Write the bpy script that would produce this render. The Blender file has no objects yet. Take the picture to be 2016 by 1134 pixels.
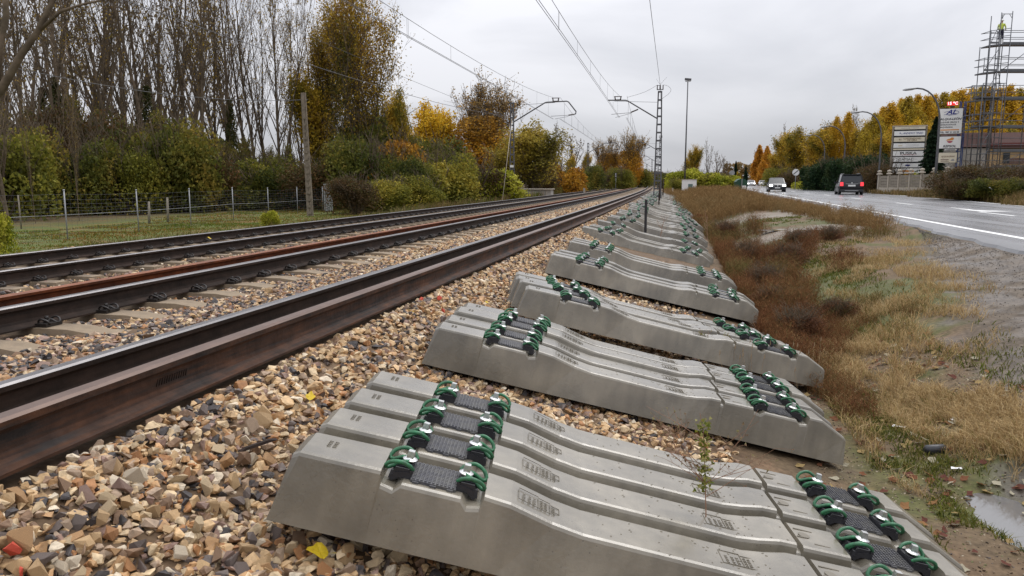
import bpy, bmesh, math, random
import numpy as np
from mathutils import Vector, Matrix, Euler, Quaternion

# ------------------------------------------------------------------ camera, sky, sun, exposure
SC = bpy.context.scene
COL = SC.collection
FPX = 1480.0; PCX, PCY = 1008.0, 567.0; HZ, VX = 358.0, 1335.0     # focal length in photo pixels, horizon row, track vanishing column
CAMZ = 1.70
PITCH = math.atan((PCY - HZ) / FPX)
YAW = math.atan((VX - PCX) / math.hypot(FPX, PCY - HZ))
cam_d = bpy.data.cameras.new('camera'); cam = bpy.data.objects.new('camera', cam_d); COL.objects.link(cam)
cam.location = (0, 0, CAMZ); cam.rotation_euler = (math.pi / 2 - PITCH, 0, YAW)
cam_d.sensor_width = 36.0; cam_d.lens = 36.0 * FPX / 2016.0
cam_d.clip_start = 0.05; cam_d.clip_end = 6000.0
SC.camera = cam

SUN_EL, SUN_AZ = math.radians(58), math.radians(30)                 # high behind the cloud, ahead of the camera to the right
world = bpy.data.worlds.new('World'); SC.world = world; world.use_nodes = True
wn = world.node_tree; wn.nodes.clear()
wo = wn.nodes.new('ShaderNodeOutputWorld'); bg = wn.nodes.new('ShaderNodeBackground')
sky = wn.nodes.new('ShaderNodeTexSky'); sky.sky_type = 'NISHITA'; sky.sun_disc = False
sky.sun_elevation = SUN_EL; sky.sun_rotation = SUN_AZ
tc = wn.nodes.new('ShaderNodeTexCoord')
mp = wn.nodes.new('ShaderNodeMapping'); mp.inputs['Scale'].default_value = (1.0, 1.0, 3.2)
n1 = wn.nodes.new('ShaderNodeTexNoise'); n1.inputs['Scale'].default_value = 2.0; n1.inputs['Detail'].default_value = 7; n1.inputs['Roughness'].default_value = 0.5
n1.inputs['Distortion'].default_value = 0.4
rp = wn.nodes.new('ShaderNodeValToRGB')
rp.color_ramp.elements[0].position = 0.36; rp.color_ramp.elements[0].color = (0.55, 0.56, 0.605, 1)
rp.color_ramp.elements[1].position = 0.62; rp.color_ramp.elements[1].color = (0.82, 0.82, 0.86, 1)
skm = wn.nodes.new('ShaderNodeMix'); skm.data_type = 'RGBA'; skm.inputs['Factor'].default_value = 0.93
sks = wn.nodes.new('ShaderNodeVectorMath'); sks.operation = 'SCALE'; sks.inputs['Scale'].default_value = 0.10
wn.links.new(tc.outputs['Generated'], mp.inputs['Vector']); wn.links.new(mp.outputs['Vector'], n1.inputs['Vector'])
wn.links.new(n1.outputs['Fac'], rp.inputs['Fac'])
wn.links.new(sky.outputs['Color'], sks.inputs[0])
wn.links.new(sks.outputs[0], skm.inputs['A']); wn.links.new(rp.outputs['Color'], skm.inputs['B'])
# an overcast sky grows evenly brighter from the horizon to the zenith
sxyz = wn.nodes.new('ShaderNodeSeparateXYZ'); wn.links.new(tc.outputs['Generated'], sxyz.inputs[0])
mrz = wn.nodes.new('ShaderNodeMapRange'); mrz.inputs[1].default_value = 0.0; mrz.inputs[2].default_value = 1.0; mrz.inputs[3].default_value = 0.88; mrz.inputs[4].default_value = 2.5
wn.links.new(sxyz.outputs['Z'], mrz.inputs[0]); wn.links.new(skm.outputs['Result'], bg.inputs['Color']); wn.links.new(mrz.outputs[0], bg.inputs['Strength'])
wn.links.new(bg.outputs[0], wo.inputs[0])

sl = bpy.data.lights.new('sun', 'SUN'); sl.energy = 1.45; sl.angle = math.radians(30); sl.color = (1.0, 0.97, 0.93)
so = bpy.data.objects.new('sun', sl); COL.objects.link(so)
sd = Vector((math.sin(SUN_AZ) * math.cos(SUN_EL), math.cos(SUN_AZ) * math.cos(SUN_EL), math.sin(SUN_EL)))
so.rotation_euler = (-sd).to_track_quat('-Z', 'Y').to_euler(); so.location = (0, 0, 60)
SC.view_settings.view_transform = 'Standard'; SC.view_settings.look = 'None'
SC.view_settings.exposure = 0.0; SC.view_settings.gamma = 1.0; SC.view_settings.use_curve_mapping = False
SC.render.engine = 'CYCLES'
SC.cycles.max_bounces = 6; SC.cycles.diffuse_bounces = 3; SC.cycles.glossy_bounces = 3
SC.cycles.transparent_max_bounces = 12; SC.cycles.use_denoising = True

# ------------------------------------------------------------------ helpers
rng = np.random.default_rng(7)
random.seed(7)
CF = Vector((-math.sin(YAW) * math.cos(PITCH), math.cos(YAW) * math.cos(PITCH), -math.sin(PITCH)))
CR = Vector((math.cos(YAW), math.sin(YAW), 0)); CU = CR.cross(CF)
def at(px, py, D):
    """world point of a surveyed spot: photo column/row and its distance in metres along the view axis"""
    return Vector((0, 0, CAMZ)) + (CF * FPX + CR * (px - PCX) - CU * (py - PCY)) * (D / FPX)
def on(px, py, z):
    d = CF * FPX + CR * (px - PCX) - CU * (py - PCY)
    return Vector((0, 0, CAMZ)) + d * ((z - CAMZ) / d.z)
def foot(px, D, z):
    """the spot on level z at column px, D metres out"""
    h = (CAMZ - z) / D * FPX + HZ
    p = at(px, h, D); p.z = z
    return p
def hgt(top, D, z):
    return (HZ - top) * D / FPX + CAMZ - z
def cu(Y):
    return -np.maximum(Y, 0) ** 2 / 8000.0                          # the line bends gently to the left

def tag(o, label=None, cat=None, group=None, kind=None):
    if label: o['label'] = label
    if cat: o['category'] = cat
    if group: o['group'] = group
    if kind: o['kind'] = kind
    return o
def empty(name, loc=(0, 0, 0), rz=0.0, rot=None):
    o = bpy.data.objects.new(name, None); COL.objects.link(o); o.empty_display_size = 0.2
    o.location = loc; o.rotation_euler = rot if rot is not None else (0, 0, rz)
    return o
def link(name, me, parent=None, loc=None, rot=None, scale=None):
    o = bpy.data.objects.new(name, me); COL.objects.link(o)
    if parent is not None: o.parent = parent
    if loc is not None: o.location = loc
    if rot is not None: o.rotation_euler = rot
    if scale is not None: o.scale = scale
    return o
def copy_tree(o, parent=None):
    c = o.copy(); COL.objects.link(c); c.parent = parent
    for ch in list(o.children): copy_tree(ch, c)
    return c
ORD = ['first', 'second', 'third', 'fourth', 'fifth', 'sixth', 'seventh', 'eighth', 'ninth', 'tenth', 'eleventh', 'twelfth',
       'thirteenth', 'fourteenth', 'fifteenth', 'sixteenth', 'seventeenth', 'eighteenth', 'nineteenth', 'twentieth',
       'twenty-first', 'twenty-second', 'twenty-third', 'twenty-fourth', 'twenty-fifth', 'twenty-sixth', 'twenty-seventh', 'twenty-eighth']

class MB:
    def __init__(s): s.v = []; s.f = []; s.m = []; s.sm = []
    def add(s, vs, fs, m=0, smooth=False):
        b = len(s.v); s.v.extend([tuple(v) for v in vs])
        for f in fs:
            s.f.append([i + b for i in f]); s.m.append(m); s.sm.append(smooth)
        return s
    def box(s, c, size, rot=None, m=0, taper=1.0):
        x, y, z = [k / 2 for k in size]
        vs = [Vector((sx * x * (taper if sz > 0 else 1), sy * y * (taper if sz > 0 else 1), sz * z)) for sz in (-1, 1) for sy in (-1, 1) for sx in (-1, 1)]
        if rot is not None:
            R = rot if isinstance(rot, (Matrix, Quaternion)) else Euler(rot)
            R = R if isinstance(R, Matrix) else (R.to_matrix() if hasattr(R, 'to_matrix') else R)
            vs = [R @ v for v in vs]
        vs = [v + Vector(c) for v in vs]
        return s.add(vs, [(0, 2, 3, 1), (4, 5, 7, 6), (0, 1, 5, 4), (2, 6, 7, 3), (0, 4, 6, 2), (1, 3, 7, 5)], m)
    def bar(s, a, b, w, h=None, m=0):
        a = Vector(a); b = Vector(b); h = h or w; d = b - a; L = d.length
        if L < 1e-6: return s
        q = d.to_track_quat('X', 'Z')
        return s.box((a + b) / 2, (L, w, h), q.to_matrix(), m)
    def tube(s, pts, r, n=6, m=0, cap=True, smooth=True):
        pts = [Vector(p) for p in pts]; k = len(pts)
        rs = r if hasattr(r, '__len__') else [r] * k
        vs = []; ref = None
        for i, p in enumerate(pts):
            t = (pts[min(i + 1, k - 1)] - pts[max(i - 1, 0)])
            if t.length < 1e-9: t = Vector((0, 0, 1))
            t.normalize()
            if ref is None:
                ref = Vector((1, 0, 0)) if abs(t.x) < 0.9 else Vector((0, 1, 0))
            u = ref - t * ref.dot(t)
            if u.length < 1e-6: u = t.orthogonal()
            u.normalize(); ref = u; w = t.cross(u)
            for j in range(n):
                a = 2 * math.pi * j / n
                vs.append(p + (u * math.cos(a) + w * math.sin(a)) * rs[i])
        fs = []
        for i in range(k - 1):
            for j in range(n):
                fs.append((i * n + j, i * n + (j + 1) % n, (i + 1) * n + (j + 1) % n, (i + 1) * n + j))
        s.add(vs, fs, m, smooth)
        if cap:
            b = len(s.v) - len(vs)
            s.f.append([b + j for j in range(n)][::-1]); s.m.append(m); s.sm.append(False)
            s.f.append([b + (k - 1) * n + j for j in range(n)]); s.m.append(m); s.sm.append(False)
        return s
    def cyl(s, c, r, h, n=12, m=0, r2=None, axis='z'):
        c = Vector(c); r2 = r if r2 is None else r2
        ax = {'x': Vector((1, 0, 0)), 'y': Vector((0, 1, 0)), 'z': Vector((0, 0, 1))}[axis]
        return s.tube([c, c + ax * h], [r, r2], n, m)
    def lathe(s, c, prof, n=12, m=0, smooth=True):
        vs = []; k = len(prof)
        for (r, z) in prof:
            for j in range(n):
                a = 2 * math.pi * j / n
                vs.append((c[0] + r * math.cos(a), c[1] + r * math.sin(a), c[2] + z))
        fs = [(i * n + j, i * n + (j + 1) % n, (i + 1) * n + (j + 1) % n, (i + 1) * n + j) for i in range(k - 1) for j in range(n)]
        return s.add(vs, fs, m, smooth)
    def prism(s, poly, a, b, m=0):
        """poly: points in a plane; a,b functions mapping (p,q)->3d for both ends"""
        n = len(poly)
        vs = [a(*p) for p in poly] + [b(*p) for p in poly]
        fs = [list(range(n))[::-1], list(range(n, 2 * n))] + [(i, (i + 1) % n, n + (i + 1) % n, n + i) for i in range(n)]
        return s.add(vs, fs, m)
    def mesh(s, name, mats):
        me = bpy.data.meshes.new(name); me.from_pydata(s.v, [], s.f)
        for mt in (mats if isinstance(mats, (list, tuple)) else [mats]): me.materials.append(mt)
        me.polygons.foreach_set('material_index', s.m); me.polygons.foreach_set('use_smooth', s.sm)
        bm = bmesh.new(); bm.from_mesh(me); bmesh.ops.recalc_face_normals(bm, faces=bm.faces); bm.to_mesh(me); bm.free()
        return me
    def build(s, name, mats, parent=None, loc=None, rot=None):
        return link(name, s.mesh(name, mats), parent, loc, rot)

def np_mesh(name, verts, faces, mat, colr=None, smooth=False, k=None):
    """verts (n,3), faces (m,k) numpy; colr per face or per vert rgb"""
    me = bpy.data.meshes.new(name)
    verts = np.ascontiguousarray(verts, dtype=np.float32); faces = np.ascontiguousarray(faces, dtype=np.int32)
    nf, k = faces.shape
    me.vertices.add(len(verts)); me.vertices.foreach_set('co', verts.ravel())
    me.loops.add(nf * k); me.loops.foreach_set('vertex_index', faces.ravel())
    me.polygons.add(nf); me.polygons.foreach_set('loop_start', np.arange(0, nf * k, k, dtype=np.int32))
    me.update(calc_edges=True)
    me.polygons.foreach_set('use_smooth', np.full(nf, smooth))
    if colr is not None:
        dom = 'FACE' if len(colr) == nf and nf != len(verts) else 'POINT'
        at_ = me.attributes.new('col', 'FLOAT_COLOR', dom)
        c4 = np.ones((len(colr), 4), dtype=np.float32); c4[:, :3] = colr
        at_.data.foreach_set('color', c4.ravel())
    for mt in (mat if isinstance(mat, (list, tuple)) else [mat]): me.materials.append(mt)
    return me

def vnoise(x, y, seed=0):
    xi = np.floor(x).astype(np.int64); yi = np.floor(y).astype(np.int64); xf = x - xi; yf = y - yi
    def h(a, b):
        n = (a * 374761393 + b * 668265263 + seed * 1442695041) & 0x7fffffff
        n = ((n ^ (n >> 13)) * 1274126177) & 0x7fffffff
        return ((n ^ (n >> 16)) & 0xffff) / 65535.0
    u = xf * xf * (3 - 2 * xf); v = yf * yf * (3 - 2 * yf)
    return (h(xi, yi) * (1 - u) + h(xi + 1, yi) * u) * (1 - v) + (h(xi, yi + 1) * (1 - u) + h(xi + 1, yi + 1) * u) * v
def fbm(x, y, seed=0, o=4):
    t = 0; a = 0.5; s = 0
    for i in range(o):
        t = t + a * vnoise(x, y, seed + i * 17); s += a; a *= 0.5; x = x * 2.03 + 5.1; y = y * 2.03 + 3.7
    return t / s
def sstep(a, b, x):
    t = np.clip((x - a) / (b - a), 0, 1); return t * t * (3 - 2 * t)

# ------------------------------------------------------------------ materials
def mat(name, c, rough=0.7, metal=0.0, var=0.0, vscale=8.0, bump=0.0, bscale=40.0, spec=0.5, c2=None, emit=None, estr=0.0, coat=0.0, attr=False, trans=0.0, hue=None, streak=None):
    m = bpy.data.materials.new(name); m.use_nodes = True; nt = m.node_tree; b = nt.nodes['Principled BSDF']
    L = nt.links.new
    b.inputs['Roughness'].default_value = rough; b.inputs['Metallic'].default_value = metal
    b.inputs['Specular IOR Level'].default_value = spec; b.inputs['Coat Weight'].default_value = coat
    src = None
    if attr:
        a = nt.nodes.new('ShaderNodeAttribute'); a.attribute_name = 'col'; src = a.outputs['Color']
    base = nt.nodes.new('ShaderNodeRGB'); base.outputs[0].default_value = (*c, 1)
    if src is None: src = base.outputs[0]
    tcn = nt.nodes.new('ShaderNodeTexCoord')
    if var > 0 or c2 is not None:
        n = nt.nodes.new('ShaderNodeTexNoise'); n.inputs['Scale'].default_value = vscale; n.inputs['Detail'].default_value = 6; n.inputs['Roughness'].default_value = 0.6
        if streak is not None:
            mpp = nt.nodes.new('ShaderNodeMapping'); mpp.inputs['Scale'].default_value = streak
            L(tcn.outputs['Object'], mpp.inputs['Vector']); L(mpp.outputs[0], n.inputs['Vector'])
        else: L(tcn.outputs['Object'], n.inputs['Vector'])
        if c2 is not None:
            mx = nt.nodes.new('ShaderNodeMix'); mx.data_type = 'RGBA'
            mr = nt.nodes.new('ShaderNodeMapRange'); mr.inputs[1].default_value = 0.38; mr.inputs[2].default_value = 0.64
            L(n.outputs['Fac'], mr.inputs[0]); L(mr.outputs[0], mx.inputs['Factor']); L(src, mx.inputs['A']); mx.inputs['B'].default_value = (*c2, 1)
            src = mx.outputs['Result']
        if var > 0:
            hs = nt.nodes.new('ShaderNodeHueSaturation'); mr = nt.nodes.new('ShaderNodeMapRange')
            mr.inputs[1].default_value = 0.3; mr.inputs[2].default_value = 0.7; mr.inputs[3].default_value = 1 - var; mr.inputs[4].default_value = 1 + var
            n2 = nt.nodes.new('ShaderNodeTexNoise'); n2.inputs['Scale'].default_value = vscale * 3.1; n2.inputs['Detail'].default_value = 5
            L(tcn.outputs['Object'], n2.inputs['Vector'])
            L(n2.outputs['Fac'], mr.inputs[0]); L(mr.outputs[0], hs.inputs['Value']); L(src, hs.inputs['Color']); src = hs.outputs['Color']
    L(src, b.inputs['Base Color'])
    if bump > 0:
        nb = nt.nodes.new('ShaderNodeTexNoise'); nb.inputs['Scale'].default_value = bscale; nb.inputs['Detail'].default_value = 5
        L(tcn.outputs['Object'], nb.inputs['Vector'])
        bp = nt.nodes.new('ShaderNodeBump'); bp.inputs['Strength'].default_value = bump; bp.inputs['Distance'].default_value = 0.01
        L(nb.outputs['Fac'], bp.inputs['Height']); L(bp.outputs[0], b.inputs['Normal'])
    if emit is not None:
        b.inputs['Emission Color'].default_value = (*emit, 1); b.inputs['Emission Strength'].default_value = estr
    if trans > 0:
        out = nt.nodes['Material Output']; tr = nt.nodes.new('ShaderNodeBsdfTranslucent'); ms = nt.nodes.new('ShaderNodeMixShader')
        L(src, tr.inputs['Color']); ms.inputs[0].default_value = trans
        L(b.outputs[0], ms.inputs[1]); L(tr.outputs[0], ms.inputs[2]); L(ms.outputs[0], out.inputs[0])
    return m
M = {}
def concrete_mat(name, c, c2, top_dirt=True):
    m = mat(name, c, 0.62, var=0.10, vscale=2.2, c2=c2, bump=0.12, bscale=60, spec=0.5)
    nt = m.node_tree; b = nt.nodes['Principled BSDF']; L = nt.links.new
    tcn = nt.nodes.new('ShaderNodeTexCoord')
    vo = nt.nodes.new('ShaderNodeTexVoronoi'); vo.inputs['Scale'].default_value = 38; vo.inputs['Randomness'].default_value = 1
    L(tcn.outputs['Object'], vo.inputs['Vector'])
    lt = nt.nodes.new('ShaderNodeMath'); lt.operation = 'LESS_THAN'; lt.inputs[1].default_value = 0.10
    L(vo.outputs['Distance'], lt.inputs[0])
    nz = nt.nodes.new('ShaderNodeTexNoise'); nz.inputs['Scale'].default_value = 5; L(tcn.outputs['Object'], nz.inputs['Vector'])
    gt = nt.nodes.new('ShaderNodeMath'); gt.operation = 'GREATER_THAN'; gt.inputs[1].default_value = 0.53; L(nz.outputs['Fac'], gt.inputs[0])
    mu = nt.nodes.new('ShaderNodeMath'); mu.operation = 'MULTIPLY'; L(lt.outputs[0], mu.inputs[0]); L(gt.outputs[0], mu.inputs[1])
    m8 = nt.nodes.new('ShaderNodeMath'); m8.operation = 'MULTIPLY'; m8.inputs[1].default_value = 0.75; L(mu.outputs[0], m8.inputs[0])
    src = b.inputs['Base Color'].links[0].from_socket
    # vertical water stains
    mp2 = nt.nodes.new('ShaderNodeMapping'); mp2.inputs['Scale'].default_value = (16, 16, 0.7); L(tcn.outputs['Object'], mp2.inputs['Vector'])
    n3 = nt.nodes.new('ShaderNodeTexNoise'); n3.inputs['Scale'].default_value = 1.0; n3.inputs['Detail'].default_value = 3; L(mp2.outputs[0], n3.inputs['Vector'])
    mr = nt.nodes.new('ShaderNodeMapRange'); mr.inputs[1].default_value = 0.35; mr.inputs[2].default_value = 0.7; mr.inputs[3].default_value = 1.08; mr.inputs[4].default_value = 0.86
    L(n3.outputs['Fac'], mr.inputs[0])
    hs = nt.nodes.new('ShaderNodeHueSaturation'); L(src, hs.inputs['Color']); L(mr.outputs[0], hs.inputs['Value'])
    oi = nt.nodes.new('ShaderNodeObjectInfo'); mro = nt.nodes.new('ShaderNodeMapRange'); mro.inputs[3].default_value = 0.86; mro.inputs[4].default_value = 1.16; L(oi.outputs['Random'], mro.inputs[0])
    n5 = nt.nodes.new('ShaderNodeTexNoise'); n5.noise_dimensions = '4D'; n5.inputs['Scale'].default_value = 3.0; n5.inputs['Detail'].default_value = 7; L(tcn.outputs['Object'], n5.inputs['Vector'])
    mw = nt.nodes.new('ShaderNodeMath'); mw.operation = 'MULTIPLY'; mw.inputs[1].default_value = 40; L(oi.outputs['Random'], mw.inputs[0]); L(mw.outputs[0], n5.inputs['W'])
    mr5 = nt.nodes.new('ShaderNodeMapRange'); mr5.inputs[1].default_value = 0.40; mr5.inputs[2].default_value = 0.62; mr5.inputs[3].default_value = 1.12; mr5.inputs[4].default_value = 0.80; L(n5.outputs['Fac'], mr5.inputs[0])
    mm = nt.nodes.new('ShaderNodeMath'); mm.operation = 'MULTIPLY'; L(mro.outputs[0], mm.inputs[0]); L(mr5.outputs[0], mm.inputs[1])
    hs2 = nt.nodes.new('ShaderNodeHueSaturation'); L(hs.outputs['Color'], hs2.inputs['Color']); L(mm.outputs[0], hs2.inputs['Value']); hs = hs2
    mx = nt.nodes.new('ShaderNodeMix'); mx.data_type = 'RGBA'; L(m8.outputs[0], mx.inputs['Factor']); L(hs.outputs['Color'], mx.inputs['A'])
    mx.inputs['B'].default_value = (0.09, 0.075, 0.06, 1); L(mx.outputs['Result'], b.inputs['Base Color'])
    # smoother damp patches
    mr2 = nt.nodes.new('ShaderNodeMapRange'); mr2.inputs[1].default_value = 0.4; mr2.inputs[2].default_value = 0.62; mr2.inputs[3].default_value = 0.42; mr2.inputs[4].default_value = 0.26; b.inputs['Specular IOR Level'].default_value = 0.7; b.inputs['Coat Weight'].default_value = 0.6; b.inputs['Coat Roughness'].default_value = 0.22; b.inputs['Coat IOR'].default_value = 1.42
    L(nz.outputs['Fac'], mr2.inputs[0]); L(mr2.outputs[0], b.inputs['Roughness'])
    return m
M['concrete'] = concrete_mat('sleeper_concrete', (0.215, 0.190, 0.145), (0.150, 0.132, 0.098))
M['old_concrete'] = mat('weathered_concrete', (0.26, 0.195, 0.125), 0.8, var=0.15, vscale=3, c2=(0.16, 0.12, 0.08), bump=0.3)
M['plastic'] = mat('black_plastic', (0.022, 0.022, 0.026), 0.42, bump=0.15, bscale=90)
M['pad'] = mat('rubber_pad', (0.060, 0.060, 0.070), 0.5, bump=0.1, bscale=120, var=0.3, vscale=30, c2=(0.10, 0.097, 0.092))
M['green'] = mat('green_clip_paint', (0.024, 0.16, 0.065), 0.42, var=0.3, vscale=30, c2=(0.032, 0.105, 0.052))
M['zinc'] = mat('zinc_plated_steel', (0.66, 0.66, 0.65), 0.36, metal=1.0, var=0.2, vscale=40)
M['inscribe'] = mat('cast_mark', (0.172, 0.152, 0.117), 0.5)
M['rail_dark'] = mat('dark_rail_steel', (0.019, 0.0125, 0.0095), 0.72, var=0.3, vscale=3, c2=(0.036, 0.022, 0.016), streak=(6, 0.6, 6), spec=0.22, bump=0.3, bscale=30)
M['rail_top'] = mat('polished_rail_top', (0.22, 0.21, 0.21), 0.40, metal=0.9, var=0.1, vscale=2)
M['rail_brown'] = mat('brown_rail_steel', (0.068, 0.028, 0.013), 0.7, var=0.45, vscale=2.5, c2=(0.020, 0.015, 0.013), streak=(11, 1.1, 14), spec=0.3, bump=0.5, bscale=24)
M['rail_brown_top'] = mat('brown_rail_head', (0.15, 0.10, 0.078), 0.42, metal=0.3, var=0.15, vscale=3, c2=(0.13, 0.08, 0.06), streak=(6, 0.5, 6))
M['rail_rust'] = mat('rusty_rail_steel', (0.12, 0.034, 0.011), 0.85, spec=0.15, var=0.3, vscale=3, c2=(0.055, 0.021, 0.012), streak=(9, 0.6, 9))
M['rail_rust_top'] = mat('rusty_rail_head', (0.26, 0.085, 0.03), 0.6, var=0.2, vscale=3, c2=(0.15, 0.05, 0.022), streak=(8, 0.6, 8))
M['clip_dark'] = mat('greasy_clip_steel', (0.018, 0.014, 0.012), 0.45, var=0.2, vscale=20)
M['stone'] = mat('broken_stone', (0.3, 0.2, 0.1), 0.62, attr=True, var=0.28, vscale=14, bump=0.6, bscale=55)
M['leafm'] = mat('leaf', (0.1, 0.1, 0.1), 0.6, attr=True, trans=0.35, spec=0.12)
M['blade'] = mat('dry_blade', (0.1, 0.1, 0.1), 0.9, attr=True, trans=0.25, spec=0.03)
M['bark'] = mat('grey_brown_bark', (0.15, 0.112, 0.078), 0.92, var=0.3, vscale=1.2, c2=(0.09, 0.072, 0.048), spec=0.15)
M['scaf'] = mat('dull_scaffold_tube', (0.11, 0.115, 0.125), 0.5, metal=0.4, var=0.15, vscale=5)
M['galv'] = mat('galvanised_steel', (0.30, 0.305, 0.31), 0.55, metal=0.4, var=0.12, vscale=6)
M['pole_concrete'] = mat('pole_concrete', (0.21, 0.17, 0.125), 0.85, var=0.2, vscale=4, c2=(0.14, 0.115, 0.085), bump=0.3)
M['mast'] = mat('weathered_mast_steel', (0.10, 0.10, 0.105), 0.6, metal=0.35, var=0.2, vscale=4)
M['wire'] = mat('dark_wire', (0.09, 0.09, 0.095), 0.6)
M['porcelain'] = mat('brown_insulator', (0.05, 0.03, 0.025), 0.3)
M['white'] = mat('white_paint', (0.74, 0.74, 0.72), 0.5, var=0.05, vscale=5)
M['line'] = mat('worn_road_paint', (0.72, 0.72, 0.70), 0.5, var=0.12, vscale=14)
M['black'] = mat('black_paint', (0.02, 0.02, 0.022), 0.5)
M['carblack'] = mat('black_car_paint', (0.005, 0.0055, 0.007), 0.35, coat=0.12, spec=0.3)
M['carsilver'] = mat('silver_car_paint', (0.42, 0.43, 0.45), 0.3, metal=0.6, coat=1.0)
M['cargrey'] = mat('dark_grey_car_paint', (0.014, 0.015, 0.018), 0.3, metal=0.0, coat=0.4)
M['glass'] = mat('car_glass', (0.022, 0.026, 0.03), 0.12, spec=0.3)
M['tyre'] = mat('tyre_rubber', (0.018, 0.018, 0.018), 0.8)
M['headlamp'] = mat('lit_headlamp', (0.9, 0.9, 0.9), 0.2, emit=(1, 0.98, 0.92), estr=5.0)
M['taillamp'] = mat('lit_tail_lamp', (0.5, 0.01, 0.01), 0.25, emit=(1, 0.05, 0.07), estr=1.3)
M['plate'] = mat('number_plate', (0.7, 0.7, 0.68), 0.4)
M['led'] = mat('red_led_display', (0.4, 0.0, 0.0), 0.4, emit=(0.9, 0.012, 0.025), estr=0.75)
M['ledtxt'] = mat('lit_led_digits', (0.9, 0.6, 0.6), 0.4, emit=(1.0, 0.72, 0.75), estr=1.3)
M['blue'] = mat('blue_steel_paint', (0.02, 0.06, 0.21), 0.5, var=0.1)
M['signblue'] = mat('sign_blue', (0.012, 0.02, 0.19), 0.5)
M['signorange'] = mat('sign_orange', (0.62, 0.25, 0.04), 0.5)
M['signred'] = mat('sign_red', (0.42, 0.035, 0.045), 0.5)
M['cream'] = mat('cream_panel', (0.63, 0.57, 0.44), 0.5, var=0.05)
M['binGreen'] = mat('dark_green_plastic', (0.012, 0.055, 0.028), 0.45, var=0.1)
M['fencec'] = mat('concrete_fence', (0.27, 0.235, 0.185), 0.85, var=0.15, vscale=4, c2=(0.18, 0.155, 0.12))
M['fencep'] = mat('pale_concrete_post', (0.42, 0.37, 0.30), 0.85, var=0.1, vscale=4)
M['ochre'] = mat('ochre_render', (0.42, 0.29, 0.15), 0.9, var=0.08, vscale=2)
M['roofb'] = mat('brown_sheet_roof', (0.125, 0.07, 0.06), 0.7, var=0.12, vscale=3)
M['maroon'] = mat('maroon_beam', (0.13, 0.035, 0.03), 0.7)
M['wood'] = mat('scaffold_plank', (0.2, 0.17, 0.14), 0.8, var=0.15)
M['hivis'] = mat('yellow_vest', (0.50, 0.58, 0.08), 0.8)
M['navy'] = mat('navy_trousers', (0.02, 0.018, 0.04), 0.9)
M['skin'] = mat('skin', (0.42, 0.25, 0.17), 0.6)
M['helmet'] = mat('white_helmet', (0.75, 0.75, 0.73), 0.4)
M['wall_grey'] = mat('grey_wall', (0.33, 0.31, 0.28), 0.9, var=0.12, vscale=2)
M['redspray'] = mat('red_sprayed_stone', (0.55, 0.07, 0.035), 0.6, var=0.25, vscale=25, bump=0.5)
M['yleaf'] = mat('fallen_yellow_leaf', (0.62, 0.44, 0.015), 0.6, var=0.15, vscale=30, trans=0.2)
# ------------------------------------------------------------------ the ground
def roadL(Y): return 5.68 + 0.0353 * Y + 0.00022 * np.maximum(Y - 150, 0) ** 2 * 0.5
def roadR(Y): return roadL(Y) + 7.4 + 1.8 * sstep(25, 75, Y)
def roadE(Y): return roadL(Y) - 0.9 + 0.5 * sstep(14, 27, Y)
GU = [-400, -30, -13.8, -12.6, -11.4, -7.2, -6.5, -5.5, -4.9, -4.15, -3.75, -2.62, -2.32, -1.9, -1.45, -0.9, 0.4, 1.0, 1.5, 1.8, 3.0, 4.6, 30, 60, 400]
GZ = [-0.2, -0.15, -0.1, 0.05, 0.40, 0.43, 0.52, 0.56, 0.60, 0.605, 0.652, 0.655, 0.755, 0.75, 0.53, 0.39, 0.075, -0.07, -0.1, -0.09, 0.30, 0.45, 0.5, 0.6, 0.6]
def ground_base(X, Y):
    u = X - cu(Y)
    z = np.interp(u, GU, GZ)
    t = X - roadE(Y)
    z = np.where(t > -1.1, z + (0.60 - z) * sstep(-0.75, -0.05, t), z)
    z = np.where(t > 0, 0.60, z)
    # a shallow bank beyond the right edge of the road
    z = z + 0.35 * sstep(0.8, 4, X - roadR(Y)) * (Y < 70) * sstep(10, 30, Y)
    return z
def ground_z(X, Y, detail=True):
    X = np.asarray(X, dtype=float); Y = np.asarray(Y, dtype=float)
    z = ground_base(X, Y); u = X - cu(Y); t = X - roadE(Y)
    if detail:
        soft = sstep(0.3, 1.2, u) * (1 - sstep(-0.3, -0.05, t))
        z = z + soft * ((fbm(X * 1.1, Y * 1.1, 3) - 0.5) * 0.12 + (fbm(X * 6, Y * 6, 4) - 0.5) * 0.035)
        # hollow that holds the puddle by the sleeper ends
        d = np.hypot((X - 2.04) / 0.42, (Y - 4.22) / 0.62) + (fbm(X * 4, Y * 4, 8) - 0.5) * 0.5
        z = z - 0.09 * (1 - sstep(0.6, 1.15, d))
        d2 = np.hypot((X - 2.75) / 0.35, (Y - 6.35) / 0.5) + (fbm(X * 4, Y * 4, 9) - 0.5) * 0.5
        z = z - 0.035 * (1 - sstep(0.6, 1.1, d2))
        bal = sstep(-12.4, -11.6, u) * (1 - sstep(0.2, 0.9, u))
        z = z + bal * (fbm(X * 9, Y * 9, 5) - 0.5) * 0.03 - bal * 0.012
        fld = 1 - sstep(-13.5, -12.5, u)
        z = z + fld * ((fbm(X * 0.5, Y * 0.5, 6) - 0.5) * 0.25)
        z = z + sstep(1.0, 1.3, X - roadR(Y)) * (fbm(X * 0.7, Y * 0.7, 7) - 0.5) * 0.2
    return z
def gz(x, y): return float(ground_z(np.array([x]), np.array([y]))[0])

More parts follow.
